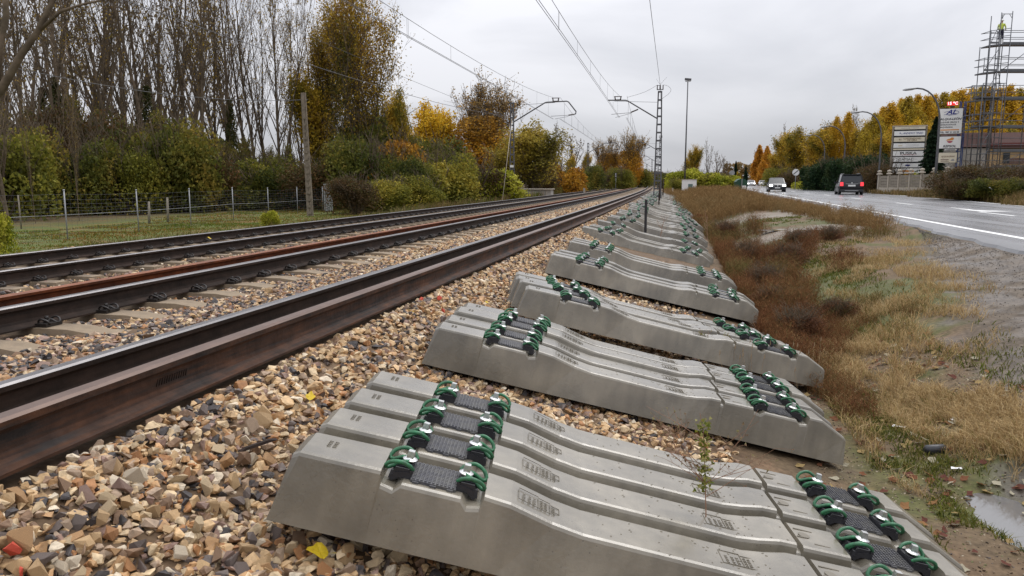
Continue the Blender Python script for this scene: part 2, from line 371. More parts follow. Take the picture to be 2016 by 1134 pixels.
def spaced(a, b, s): return list(np.arange(a, b, s))
xs = np.array([-1500, -800, -400, -250, -160, -110, -80, -60, -48, -40] + spaced(-36, -14, 0.8) + spaced(-14, -6, 0.2) + spaced(-6, -1.5, 0.12) + spaced(-1.5, 8.0, 0.08) + spaced(8.0, 22, 0.5) + spaced(22, 60, 3) + [70, 90, 120, 160, 250, 400, 800, 1500])
ys = [-30, -15, -8, -4, -2, -1]
y = -0.4
while y < 600: ys.append(y); y += 0.075 if y < 8 else 0.075 + (y - 8) * 0.018
ys = np.array(ys + [700, 900, 1200, 2000])
GX, GY = np.meshgrid(xs, ys)
GXs = GX + cu(np.minimum(GY, 400)) * (np.abs(GX) < 14)     # follow the bend near the line
GXs = np.where(np.abs(GX) < 14, GXs, GX)
GZZ = ground_z(GXs, GY)
Vg = np.stack([GXs.ravel(), GY.ravel(), GZZ.ravel()], 1)
ny, nx = GX.shape
ii = (np.arange(ny - 1)[:, None] * nx + np.arange(nx - 1)[None, :]).ravel()
Fg = np.stack([ii, ii + 1, ii + nx + 1, ii + nx], 1)
def mixc(a, b, t): return a * (1 - t[:, None]) + np.array(b)[None, :] * t[:, None]
Xf, Yf = Vg[:, 0], Vg[:, 1]; uf = Xf - cu(np.minimum(Yf, 400)); nA = fbm(Xf * 0.9, Yf * 0.9, 21); nB = fbm(Xf * 3.5, Yf * 3.5, 22); nC = fbm(Xf * 12, Yf * 12, 23)
c = np.tile(np.array([[0.12, 0.085, 0.05]]), (len(Xf), 1))
c = mixc(c, (0.17, 0.11, 0.065), sstep(0.35, 0.65, nB)); c = mixc(c, (0.07, 0.048, 0.03), sstep(0.52, 0.68, nC * .6 + nB * .4) * .8)
gm = sstep(0.43, 0.56, nA * 0.55 + nB * 0.25 + nC * 0.2) * sstep(0.9, 1.4, uf)
c = mixc(c, (0.070, 0.082, 0.018), gm * 0.85)
mudb = 1.0 + 0.23 * Yf
mud = sstep(-0.25, 0.35, uf - mudb + (nB - 0.5) * 0.9) * (uf > 1.8) * (1 - sstep(15, 18, Yf))
c = mixc(c, (0.135, 0.115, 0.10), mud); c = mixc(c, (0.065, 0.053, 0.046), mud * sstep(0.46, 0.6, nC * 0.6 + nB * 0.4))
emb = sstep(-3.2, -2.2, Xf - roadE(Yf)) * (1 - sstep(16, 24, Yf)) * mud
c = mixc(c, (0.115, 0.09, 0.065), emb); c = mixc(c, (0.075, 0.058, 0.042), emb * sstep(0.45, 0.6, nC))
path = np.maximum(1 - sstep(1.0, 1.9, np.abs(Yf - 22.3 - 0.3 * (uf - 3)) + (nB - .5)), 1 - sstep(1.5, 3.0, np.abs(Yf - 32) + (nB - .5) * 2)) * sstep(1.3, 1.9, uf)
c = mixc(c, (0.21, 0.17, 0.13), path * 0.75)
weedg = sstep(34, 40, Yf) * (uf > 0.6) * (Xf < roadE(Yf) + 0.3)
c = mixc(c, (0.105, 0.06, 0.03), weedg)
ball = sstep(-12.2, -11.6, uf) * (1 - sstep(0.0, 0.7, uf + (nB - 0.5) * 0.6))
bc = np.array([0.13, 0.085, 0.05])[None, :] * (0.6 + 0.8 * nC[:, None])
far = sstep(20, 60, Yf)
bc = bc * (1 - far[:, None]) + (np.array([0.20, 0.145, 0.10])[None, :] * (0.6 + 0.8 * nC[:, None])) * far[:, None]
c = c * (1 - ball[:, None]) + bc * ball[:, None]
fieldm = 1 - sstep(-13.2, -12.2, uf)
fc = mixc(np.tile(np.array([[0.085, 0.105, 0.022]]), (len(Xf), 1)), (0.15, 0.10, 0.035), sstep(0.50, 0.68, nB))
fc = mixc(fc, (0.085, 0.05, 0.03), (1 - sstep(-30, -24, uf)) * 0.8)
c = c * (1 - fieldm[:, None]) + fc * fieldm[:, None]
rv = sstep(0.0, 1.0, Xf - roadR(Yf)); c = mixc(c, (0.15, 0.11, 0.05), rv)
wet = np.clip(mud * 0.75 * sstep(0.42, 0.6, nB) + sstep(0.5, 0.6, nA) * 0.25 + path * 0.6, 0, 1)
gmat = mat('mixed_ground', (0.2, 0.2, 0.2), 0.85, spec=0.22, attr=True, var=0.30, vscale=9, bump=0.9, bscale=26)
gnt = gmat.node_tree; wa = gnt.nodes.new('ShaderNodeAttribute'); wa.attribute_name = 'wet'
wr = gnt.nodes.new('ShaderNodeMapRange'); wr.inputs[3].default_value = 0.85; wr.inputs[4].default_value = 0.28
gnt.links.new(wa.outputs['Fac'], wr.inputs[0]); gnt.links.new(wr.outputs[0], gnt.nodes['Principled BSDF'].inputs['Roughness'])
gme = np_mesh('ground', Vg, Fg, gmat, colr=c, smooth=True)
wat = gme.attributes.new('wet', 'FLOAT', 'POINT'); wat.data.foreach_set('value', wet.astype(np.float32))
gobj = tag(link('ground', gme), kind='structure')

# the road: one sheet with real thickness at its left edge
def ribbon(name, fl, fr, z, m, y0, y1, step=2.0, thick=0.0, parent=None, zf=None):
    yy = np.arange(y0, y1 + 0.01, step); mb = MB()
    vs = []
    for k in yy:
        vs += [(float(fl(k)), k, z), (float(fr(k)), k, z)]
    n = len(yy)
    mb.add(vs, [(2 * i, 2 * i + 1, 2 * i + 3, 2 * i + 2) for i in range(n - 1)])
    if thick:
        vs2 = []
        for k in yy: vs2 += [(float(fl(k)), k, z), (float(fl(k)) - 0.06, k, z - thick)]
        mb.add(vs2, [(2 * i, 2 * i + 2, 2 * i + 3, 2 * i + 1) for i in range(n - 1)])
    return mb.build(name, m, parent)
asph = mat('wet_asphalt', (0.185, 0.185, 0.19), 0.40, var=0.10, vscale=1.2, c2=(0.155, 0.155, 0.16), bump=0.35, bscale=55, streak=(2.2, 0.22, 1))
nt = asph.node_tree; nn = nt.nodes.new('ShaderNodeTexNoise'); nn.inputs['Scale'].default_value = 0.9; nn.inputs['Detail'].default_value = 4
tcn = nt.nodes.new('ShaderNodeTexCoord'); mpn = nt.nodes.new('ShaderNodeMapping'); mpn.inputs['Scale'].default_value = (2.0, 0.12, 1)
nt.links.new(tcn.outputs['Object'], mpn.inputs['Vector']); nt.links.new(mpn.outputs[0], nn.inputs['Vector'])
mr = nt.nodes.new('ShaderNodeMapRange'); mr.inputs[1].default_value = 0.35; mr.inputs[2].default_value = 0.65; mr.inputs[3].default_value = 0.20; mr.inputs[4].default_value = 0.33
nt.links.new(nn.outputs['Fac'], mr.inputs[0]); nt.links.new(mr.outputs[0], nt.nodes['Principled BSDF'].inputs['Roughness'])
jit = lambda Y: 0.06 * math.sin(Y * 1.7) + 0.05 * math.sin(Y * 4.1 + 1)
road = tag(ribbon('road', lambda k: roadE(k) + jit(k), lambda k: roadR(k) + 0.5, 0.65, asph, -20, 420, 0.5, 0.09), kind='structure')
def part_of_road(o): tag(o, kind='structure'); return o
ribbon('edge_line', lambda k: roadL(k), lambda k: roadL(k) + 0.19, 0.655, M['line'], -20, 400, 2.0, parent=road)
ribbon('edge_line', lambda k: roadR(k), lambda k: roadR(k) + 0.15, 0.655, M['line'], -20, 400, 2.0, parent=road)
for k in range(30):
    y0 = 2 + k * 12.1
    ribbon('lane_dash', lambda q: roadL(q) + 3.55, lambda q: roadL(q) + 3.71, 0.655, M['line'], y0, y0 + 3.2, 1.6, parent=road)
am = MB()                                                            # bent turn arrow painted on the lane
for (pts) in [[(10.88, 34.1), (11.02, 34.1), (11.0, 31.6), (11.35, 30.9), (11.2, 30.75), (10.82, 31.4)]]:
    am.add([(x - 0.0, y_, 0.656) for x, y_ in pts], [tuple(range(len(pts)))])
am.add([(10.55, 32.2, 0.656), (11.75, 30.1, 0.656), (10.55, 29.7, 0.656)], [(0, 1, 2)])
am.build('turn_arrow', M['line'], road)
# puddles
pudm = mat('puddle_water', (0.15, 0.145, 0.14), 0.05, spec=1.0, bump=0.02, bscale=6)
def pool(x, y, rx, ry, z, seed):
    r = np.random.default_rng(seed); mb = MB(); n = 28
    vs = [(x, y, z)] + [(x + rx * math.cos(2 * math.pi * i / n) * (0.9 + 0.2 * r.random()), y + ry * math.sin(2 * math.pi * i / n) * (0.9 + 0.2 * r.random()), z) for i in range(n)]
    mb.add(vs, [(0, 1 + i, 1 + (i + 1) % n) for i in range(n)]); return tag(mb.build('puddle', pudm), kind='structure')
pool(2.04, 4.22, 0.62, 0.85, -0.118, 1)
0 and pool(2.75, 6.35, 0.36, 0.5, float(ground_base(np.array([2.75]), np.array([6.35]))[0]) - 0.02, 2)
for (x, y_, rx, ry, s) in [(3.9, 21.6, 0.8, 0.35, 3), (3.0, 23.2, 0.7, 0.3, 4), (2.1, 31.5, 0.5, 0.6, 5)]:
    pool(x, y_, rx, ry, gz(x, y_) + 0.006, s)

# ------------------------------------------------------------------ the two tracks
RP = [(-.075, 0), (-.075, .012), (-.045, .020), (-.014, .034), (-.0085, .055), (-.0085, .115), (-.014, .128), (-.034, .137), (-.036, .162), (-.026, .172), (.026, .172), (.036, .162), (.034, .137), (.014, .128), (.0085, .115), (.0085, .055), (.014, .034), (.045, .020), (.075, .012), (.075, 0)]
def rail_mesh(u, z, mats, y0, y1):
    yy = [y0]
    while yy[-1] < y1: yy.append(yy[-1] + max(1.0, yy[-1] * 0.06))
    n = len(RP); vs = []
    for k in yy:
        x0 = u + float(cu(k)); vs += [(x0 + a, k, z + b) for a, b in RP]
    fs = []; ms = []
    for i in range(len(yy) - 1):
        for j in range(n - 1):
            fs.append((i * n + j, i * n + j + 1, (i + 1) * n + j + 1, (i + 1) * n + j)); ms.append(1 if 8 <= j <= 10 else 0)
    mb = MB(); mb.v = vs; mb.f = fs + [tuple(range(n))]; mb.m = ms + [0]; mb.sm = [False] * len(mb.f)
    return mb.mesh('rail', mats)
RUN = [M['rail_dark'], M['rail_top']]
# sleeper of the running track, mostly buried: only its top shows
def track_sleeper_mesh():
    mb = MB()
    P = [(-1.3, .0), (-1.3, .2), (-.5, .2), (-.3, .175), (.3, .175), (.5, .2), (1.3, .2), (1.3, .0)]
    for s in (0,):
        vs = []
        for (x, z) in P[1:-1]:
            vs += [(x, -.105, z), (x, .105, z)]
        n = 6; mb.add(vs, [(2 * i, 2 * i + 2, 2 * i + 3, 2 * i + 1) for i in range(n - 1)])
        for sy in (-1, 1):
            v2 = [(x, sy * .105, z) for x, z in P[1:-1]] + [(x, sy * .14, 0) for x, z in P[1:-1]]
            mb.add(v2, [(i, i + 1, n + i + 1, n + i) for i in range(n - 1)])
        for sx in (-1, 1):
            mb.add([(sx * 1.3, -.105, .2), (sx * 1.3, .105, .2), (sx * 1.33, .14, 0), (sx * 1.33, -.14, 0)], [(0, 1, 2, 3)])
    return mb.mesh('sleeper', M['old_concrete'])
def catmull(pts, k=4):
    pts = [Vector(p) for p in pts]; out = []
    for i in range(len(pts) - 1):
        p0 = pts[max(i - 1, 0)]; p1 = pts[i]; p2 = pts[i + 1]; p3 = pts[min(i + 2, len(pts) - 1)]
        for j in range(k):
            t = j / k; out.append(0.5 * ((2 * p1) + (-p0 + p2) * t + (2 * p0 - 5 * p1 + 4 * p2 - p3) * t * t + (-p0 + 3 * p1 - 3 * p2 + p3) * t ** 3))
    out.append(pts[-1]); return out
CLIPH = [(-.010, .050, .030), (.004, .060, .046), (.036, .068, .057), (.070, .060, .046), (.086, .046, .024), (.074, .036, .018), (.040, .026, .038), (.018, .020, .044), (.006, .010, .046)]
def clip_pts(): return CLIPH + [(.002, 0, .046)] + [(x, -y, z) for x, y, z in CLIPH[::-1]]
def clip_mesh(m, k=4, n=6, r=.0075):
    mb = MB(); mb.tube(catmull(clip_pts(), k), r, n); return mb.mesh('spring_clip', m)
tclip = MB()
tclip.tube(catmull(clip_pts(), 2), .008, 5)
tclip.box((.03, 0, .012), (.10, .15, .024), m=0); tclip.cyl((.015, 0, .03), .024, .012, 8); tclip.cyl((.015, 0, .04), .014, .03, 6)
tclip_me = tclip.mesh('rail_fastening', M['clip_dark'])
tclip_lo = MB(); tclip_lo.box((.04, 0, .02), (.11, .15, .04), taper=.7); tclip_lo.box((.03, 0, .05), (.05, .10, .03), taper=.6)
tsl_me = track_sleeper_mesh()
def track(uc, zb, ug, label, y0, near, nclip, phase):
    t = tag(empty('railway_track', (0, 0, 0)), label, 'railway track', 'tracks of the double line')
    for s in (-1, 1):
        u = uc + s * ug / 2
        link('rail', rail_mesh(u, zb, RUN, y0, 420), t)
    stuff = MB(); lo = MB(); k = 0
    y = phase
    while y < 150:
        x = uc + float(cu(y)); a = math.atan(y / 4000)
        if y < near:
            sp = link('sleeper', tsl_me, t, (x, y, zb - .2 - .004), (0, 0, a))
            if y < nclip:
                for s in (-1, 1):
                    for q in (-1, 1):
                        link('fastening', tclip_me, sp, (s * ug / 2 + q * .083, 0, .203), (0, 0, 0 if q > 0 else math.pi))
            else:
                for s in (-1, 1):
                    for q in (-1, 1):
                        lo.box((x + s * ug / 2 + q * .11, y, zb + .025), (.11, .15, .055), taper=.6)
        else:
            stuff.box((x, y, zb - .06), (2.6, .22, .11))
            if y < 90:
                for s in (-1, 1):
                    for q in (-1, 1): lo.box((x + s * ug / 2 + q * .11, y, zb + .025), (.11, .15, .055), taper=.6)
        y += .6; k += 1
    tag(stuff.build('far_sleepers', M['old_concrete'], t), kind='stuff')
    tag(lo.build('far_fastenings', M['clip_dark'], t), kind='stuff')
    return t
UA, UF = -2.895, -4.635; ZN = CAMZ - .88 - .172
ULn, ULf = -7.93, -9.62; ZL = CAMZ - 1.06 - .172
track((UA + UF) / 2, ZN, UA - UF, 'nearer railway track of the pair, its right rail running beside the brown loose rail', 0.4, 60, 26, 1.02)
track((ULn + ULf) / 2, ZL, ULn - ULf, 'farther railway track, on the side of the trees and wire fence', 1.0, 60, 30, 1.3)
t = tag(link('loose_rail', rail_mesh(-2.10, CAMZ - .915, [M['rail_brown'], M['rail_brown_top']], 0.3, 300)), 'brown spare rail lying on the stones between the nearer track and the concrete sleeper bundles', 'rail', 'spare rails laid along the line')
t = tag(link('loose_rail', rail_mesh(-5.62, CAMZ - .965 - .172, [M['rail_rust'], M['rail_rust_top']], 1.0, 300)), 'orange rusty spare rail lying between the two tracks', 'rail', 'spare rails laid along the line')

# ------------------------------------------------------------------ ballast stones
def hull_proto(r, n=11, flat=0.85):
    p = r.normal(size=(n, 3)); p /= np.linalg.norm(p, axis=1)[:, None]; p *= np.array([1.0, r.uniform(.66, .95), r.uniform(.52, flat)])
    p = np.sign(p) * np.abs(p) ** r.uniform(.7, 1.0); p *= r.uniform(.88, 1.0, (n, 1))
    bm = bmesh.new()
    for q in p: bm.verts.new(q)
    bmesh.ops.convex_hull(bm, input=bm.verts); 
    loose = [v for v in bm.verts if not v.link_faces]; bmesh.ops.delete(bm, geom=loose, context='VERTS')
    bmesh.ops.triangulate(bm, faces=bm.faces); bmesh.ops.recalc_face_normals(bm, faces=bm.faces)
    bm.verts.index_update(); v = np.array([q.co[:] for q in bm.verts]); f = np.array([[q.index for q in k.verts] for k in bm.faces]); bm.free()
    return v, f
r_ = np.random.default_rng(11)
PROTS = [hull_proto(r_, 6) for _ in range(10)]
PROT = [hull_proto(r_, int(r_.integers(9, 13))) for _ in range(28)]
PAL = np.array([(0.52, 0.345, 0.175), (0.44, 0.255, 0.115), (0.56, 0.42, 0.25), (0.34, 0.16, 0.06), (0.21, 0.125, 0.07), (0.055, 0.047, 0.045), (0.13, 0.10, 0.085), (0.26, 0.165, 0.125), (0.36, 0.255, 0.17), (0.62, 0.52, 0.38)])
PW = np.array([.22, .12, .17, .07, .08, .075, .07, .06, .11, .06]); PW /= PW.sum()
PWG = np.array([.10, .08, .10, .05, .10, .17, .16, .12, .08, .04]); PWG /= PWG.sum()
def rotmats(n, r):
    q = r.normal(size=(n, 4)); q /= np.linalg.norm(q, axis=1)[:, None]; w, x, y, z = q.T
    return np.stack([np.stack([1 - 2 * (y * y + z * z), 2 * (x * y - z * w), 2 * (x * z + y * w)], 1), np.stack([2 * (x * y + z * w), 1 - 2 * (x * x + z * z), 2 * (y * z - x * w)], 1), np.stack([2 * (x * z - y * w), 2 * (y * z + x * w), 1 - 2 * (x * x + y * y)], 1)], 1)
def stone_field(spots, size, colr, r, PR=None):
    """spots (n,3)"""
    PR = PR or PROT; V = []; F = []; C = []; b = 0; pid = r.integers(0, len(PR), len(spots)); R = rotmats(len(spots), r)
    for k, (pv, pf) in enumerate(PR):
        sel = np.where(pid == k)[0]
        if not len(sel): continue
        v = np.einsum('nij,vj->nvi', R[sel], pv); v[:, :, 2] *= 0.8
        v = v * size[sel][:, None, None] + spots[sel][:, None, :]
        f = pf[None] + (np.arange(len(sel)) * len(pv))[:, None, None] + b
        V.append(v.reshape(-1, 3)); F.append(f.reshape(-1, 3)); C.append(np.repeat(colr[sel], len(pf), 0)); b += len(sel) * len(pv)
    return np.concatenate(V), np.concatenate(F), np.concatenate(C)
def scatter(u0, u1, y0, y1, dens, r):
    n = int((u1 - u0) * (y1 - y0) * dens); u = r.uniform(u0, u1, n); Y = r.uniform(y0, y1, n); return u, Y
SP = []
def put(u0, u1, y0, y1, dens, s0, s1, layer=0.0, grey=False, fn=None):
    u, Y = scatter(u0, u1, y0, y1, dens, r_)
    if fn is not None:
        k = fn(u, Y); u, Y = u[k], Y[k]
    X = u + cu(Y); z = ground_z(X, Y); s = r_.uniform(s0, s1, len(u)) * (0.8 + 0.5 * r_.random(len(u)) ** 3)
    z = z + layer + s * r_.uniform(-0.1, 0.55, len(u))
    col = PAL[r_.choice(len(PAL), len(u), p=PWG if grey else PW)] * r_.uniform(.8, 1.12, (len(u), 1))
    SP.append((np.stack([X, Y, z], 1), s, col))
shoulder = lambda u, Y: (np.abs(u + 2.10) > .075)
fade = lambda u, Y: r_.random(len(u)) > sstep(-0.3, 0.75, u)
put(-2.62, 0.5, 1.15, 3.4, 1300, .014, .026, -.004, fn=lambda u, Y: shoulder(u, Y) & (fade(u, Y)))
put(-2.62, 0.5, 1.15, 3.4, 1350, .021, .036, fn=lambda u, Y: shoulder(u, Y) & (fade(u, Y)))
put(-2.0, 0.4, 1.2, 3.4, 230, .031, .043, .014, fn=lambda u, Y: fade(u, Y))
put(-2.65, 0.4, 3.4, 7.5, 1250, .022, .037, fn=lambda u, Y: shoulder(u, Y) & fade(u, Y))
put(-2.0, -1.2, 7.5, 16, 850, .024, .038); put(-1.2, 0.4, 7.5, 14, 330, .024, .038, fn=fade)
put(-2.0, -1.1, 16, 34, 260, .032, .048)
put(-4.55, -3.0, 2.4, 9, 1100, .022, .037, grey=True)
put(-4.55, -3.0, 9, 18, 420, .028, .042); put(-4.55, -3.0, 18, 40, 170, .04, .055)
put(-5.5, -4.75, 3, 16, 160, .03, .042, grey=True); put(-7.8, -5.8, 5, 20, 130, .034, .045, grey=True); put(-9.5, -8.1, 6, 24, 120, .034, .045, grey=True)
put(-12.0, -9.8, 9, 30, 30, .04, .06, grey=True)
SPOT = np.concatenate([s[0] for s in SP]); SIZE = np.concatenate([s[1] for s in SP]); SCOL = np.concatenate([s[2] for s in SP])
# keep the running sleepers' tops clear
def clear_sleepers(P):
    u = P[:, 0] - cu(P[:, 1]); keep = np.ones(len(P), bool)
    for uc, ph in (((UA + UF) / 2, 1.02), ((ULn + ULf) / 2, 1.3)):
        d = (P[:, 1] - ph + .3) % .6 - .3; rel = np.abs(u - uc)
        near_right = (u - uc) < (-0.12 if uc > -6 else 0.45) + 0.22 * np.sin(np.floor((P[:, 1] - ph) / .6 + .5) * 2.3)
        keep &= ~((np.abs(d) < .125) & (rel < 1.35) & near_right & (u < uc + 1.35))
    return keep
kp = clear_sleepers(SPOT); SPOT, SIZE, SCOL = SPOT[kp], SIZE[kp], SCOL[kp]
bed = tag(empty('ballast_bed', (0, 0, 0)), kind='structure')
# the 300 stones that show largest are parts of their own
dcam = np.linalg.norm(SPOT - np.array([0, 0, CAMZ]), axis=1)
vv = SPOT - np.array([0, 0, CAMZ]); zc = vv @ np.array(CF[:]); px_ = PCX + FPX * (vv @ np.array(CR[:])) / zc; py_ = PCY - FPX * (vv @ np.array(CU[:])) / zc
inf = (px_ > 0) & (px_ < 2016) & (py_ > 0) & (py_ < 1134) & (zc > 0.5)
score = np.where(inf, SIZE / dcam, 0); order = np.argsort(-score)[:300]; rest = np.ones(len(SPOT), bool); rest[order] = False
fv, ff, fcl = stone_field(SPOT[rest], SIZE[rest], SCOL[rest], r_)
tag(link('ballast_stones', np_mesh('ballast_stones', fv, ff, M['stone'], colr=fcl), bed), kind='stuff')
pm = []
for k in range(60):
    pv, pf = PROT[k % len(PROT)]; cc = PAL[r_.choice(len(PAL), p=PW)] * r_.uniform(.85, 1.1)
    pm.append(np_mesh('stone', pv * np.array([1, 1, .85]), pf, M['stone'], colr=np.tile(cc, (len(pf), 1))))
for i in order:
    s = float(SIZE[i]) * 1.03; link('stone', pm[int(r_.integers(60))], bed, tuple(SPOT[i]), tuple(r_.uniform(0, 6.28, 3)), (s, s, s))
# fine gravel strewn over the embankment and the muddy lot
def grit(n, fn, s0, s1, pal, name):
    X, Y = fn(n); z = ground_z(X, Y); s = r_.uniform(s0, s1, n) * (1 + np.hypot(X, Y) / 14); pal = np.array(pal)
    v, f, cc = stone_field(np.stack([X, Y, z], 1), s, pal[r_.integers(0, len(pal), n)] * r_.uniform(.7, 1.2, (n, 1)), r_, PROTS); tag(link(name, np_mesh(name, v, f, M['stone'], colr=cc)), kind='stuff')
def fA(n):
    Y = r_.uniform(6, 20, n); k = r_.random(n); a_ = 1.1 + .23 * Y; b_ = roadE(Y) - .1; return (a_ + (b_ - a_) * k) , Y
def fB(n): return r_.uniform(0.9, 2.6, n), r_.uniform(3.2, 9, n)
grit(6500, fA, .003, .008, [(.105, .088, .07), (.08, .066, .052), (.13, .11, .09), (.06, .05, .043)], 'lot_gravel')
grit(12000, fB, .003, .009, [(.22, .15, .09), (.12, .08, .05), (.34, .28, .19), (.07, .05, .04), (.13, .13, .04)], 'soil_grit')
# a few stones sprayed red
rs = MB()
for (u, Y, s) in [(-1.86, 1.60, .030), (-1.80, 1.57, .028), (-1.75, 1.60, .024), (-1.83, 1.54, .032), (-1.68, 1.56, .02), (-1.95, 5.55, .025), (-1.86, 5.75, .02), (-1.75, 5.5, .02)]:
    pv, pf = PROT[int(r_.integers(len(PROT)))]
    z = gz(u, Y) + .03
    nm = np_mesh('painted_stone', pv, pf, M['redspray']); link('painted_stone', nm, bed, (u, Y, z + (.012 if Y < 3 else .02)), tuple(r_.uniform(0, 6, 3)), (s * 1.2,) * 3)
# ------------------------------------------------------------------ the stacked concrete sleepers with their fastenings
SA, SB = -.87, .87
ST = [(-1.35, .222, .096), (-1.325, .240, .104), (-1.16, .243, .107), (-1.048, .245, .108), (-1.040, .199, .112), (-.996, .190, .113), (-.972, .216, .110), (-.768, .216, .110), (-.744, .190, .113), (-.700, .199, .112), (-.692, .243, .108),
      (-.60, .236, .107), (-.45, .202, .104), (-.34, .188, .104), (.26, .184, .104), (.34, .195, .106), (.42, .212, .108), (.485, .214, .108), (.488, .185, .110), (.508, .185, .110), (.511, .210, .109),
      (.692, .214, .109), (.700, .190, .113), (.744, .182, .113), (.768, .203, .111), (.972, .203, .111), (.996, .182, .113), (1.040, .190, .113), (1.048, .238, .108), (1.13, .238, .107), (1.285, .168, .112), (1.30, .155, .112)]
def sleeper_body(hi=True):
    mb = MB(); vs = []
    for (x, h, w) in ST:
        r = .014
        xb = x + (-.03 if x < -1.32 else (.015 if x > 1.29 else 0))
        sec = [(-.148, 0), (-w - .004, h - r), (-w + .002, h - .004), (-w + r, h), (w - r, h), (w - .002, h - .004), (w + .004, h - r), (.148, 0)]
        for i, (y, z) in enumerate(sec): vs.append(((xb if i in (0, 7) else x), y, z))
    n = 8
    fs = []
    for i in range(len(ST) - 1):
        for j in range(n - 1): fs.append((i * n + j, i * n + j + 1, (i + 1) * n + j + 1, (i + 1) * n + j))
        fs.append((i * n, (i + 1) * n, (i + 1) * n + 7, i * n + 7))
    fs.append(tuple(range(n))); k = (len(ST) - 1) * n; fs.append(tuple(range(k, k + n))[::-1])
    mb.add(vs, fs); return mb.mesh('body', M['concrete'])
body_me = sleeper_body()
def pad_mesh(kind):
    mb = MB(); mb.box((0, 0, .005), (.158, .156, .010))
    if kind:
        for s in (-1, 1):
            for q in (-.06, 0, .06): mb.box((q, s * .081, .003), (.022, .010, .008))
        for i in range(11):
            for j in range(12):
                x = -.0685 + i * .0137; y = -.0695 + j * .0126 + (.003 if (i % 2 and kind == 2) else 0)
                if kind == 1: mb.box((x, y, .0115), (.009, .0095, .005), taper=.8)
                else: mb.box((x, y, .0115), (.010, .0075, .006), rot=(0, 0, .6 if i % 2 else -.6), taper=.8)
    return mb.mesh('rail_pad', M['pad'])
padme = [pad_mesh(0), pad_mesh(1), pad_mesh(2)]
def bracket_mesh(hi=True):
    mb = MB()                                        # angled guide plate: wedge with ribs, spike at the outer edge
    pr = [(-.010, 0), (-.010, .018), (.004, .024), (.026, .020), (.050, .014), (.064, -.010), (.054, -.018), (.03, 0)]
    mb.prism(pr, lambda x, z: (x, -.062, z), lambda x, z: (x, .062, z))
    if hi:
        for q in (-.054, -.034, .034, .054): mb.box((.026, q, .024), (.060, .007, .016), taper=.8)
        mb.box((.052, 0, .010), (.020, .052, .026), taper=.75); mb.box((-.006, 0, .026), (.012, .124, .010))
        mb.box((.056, .052, .004), (.024, .020, .028), taper=.6); mb.box((.056, -.052, .004), (.024, .020, .028), taper=.6)
        mb.cyl((.012, 0, .02), .021, .016, 10)
    return mb.mesh('guide_plate', M['plastic'])
brk = [bracket_mesh(False), bracket_mesh(True)]
def bolt_mesh(hi=True):
    mb = MB(); n = 14 if hi else 6
    mb.lathe((.012, 0, .046), [(.0, 0), (.026, 0), (.026, .003), (.017, .008), (.012, .010)], n, smooth=False)
    mb.box((.012, 0, .066), (.025, .025, .024), taper=.84); return mb.mesh('screw', M['zinc'])
bolt = [bolt_mesh(False), bolt_mesh(True)]
clp = [clip_mesh(M['green'], 2, 4, .0085), clip_mesh(M['green'], 5, 8, .0070)]
def mark_mesh():
    mb = MB(); z = .0012
    def ln(a, b, w=.0018): mb.bar((a[0], a[1], z), (b[0], b[1], z), w, .0022)
    for a, b in [((0, -.045), (0, .045)), ((0, .045), (.075, .045)), ((.075, .045), (.075, -.045)), ((.075, -.045), (0, -.045)), ((.075, .035), (.12, .035)), ((.12, .035), (.12, -.045)), ((.12, -.045), (.075, -.045)), ((.12, .022), (.155, .022)), ((.155, .022), (.155, -.02)), ((.155, -.02), (.12, -.02))]: ln(a, b)
    rr = random.Random(3)
    for cx in (.02, .042, .060):
        for k in range(5):
            y = -.036 + k * .011; ln((cx - .005, y), (cx + .004, y + rr.uniform(-.002, .005)), .0016); ln((cx - .004, y), (cx - .004, y + .007), .0016)
    for cx in (.087, .103, .133):
        for k in range(5):
            y = -.034 + k * .0125; ln((cx - .006, y), (cx + .005, y + rr.uniform(-.004, .006)), .002); ln((cx + .004, y), (cx + .002, y + .008), .002)
    return mb.mesh('cast_marking', M['inscribe'])
mark = mark_mesh()
mk2 = MB()
for k in range(2):
    for j in range(4): mk2.bar((k * .02, -.03 + j * .015, .001), (k * .02 + .012, -.026 + j * .015, .001), .002, .002); mk2.bar((k * .02, -.03 + j * .015, .001), (k * .02, -.02 + j * .015, .001), .002, .002)
mark2 = mk2.mesh('cast_marking', M['inscribe'])
sl3 = MB()
for (x, y, l) in [(.56, .05, .075), (.60, -.06, .06), (.53, -.02, .03)]: sl3.box((x, y, .0), (l, .006, .0022))
sl3.cyl((.548, .0, -.0005), .022, .0022, 14)
slot_me = sl3.mesh('cast_slots', M['inscribe'])
grim = MB(); rr = random.Random(5)
for k in range(60):
    x = rr.gauss(.15, .32) if k % 3 else rr.uniform(-.5, .5)
    if -.30 < x < .47:
        h = np.interp(x, [s[0] for s in ST], [s[1] for s in ST]); grim.box((x, rr.uniform(-.09, .09), float(h)), (rr.uniform(.004, .016), rr.uniform(.003, .009), .004), rot=(0, 0, rr.uniform(0, 3)), taper=.5)
crumb_me = grim.mesh('dirt_crumbs', M['inscribe'])
LVL = {}
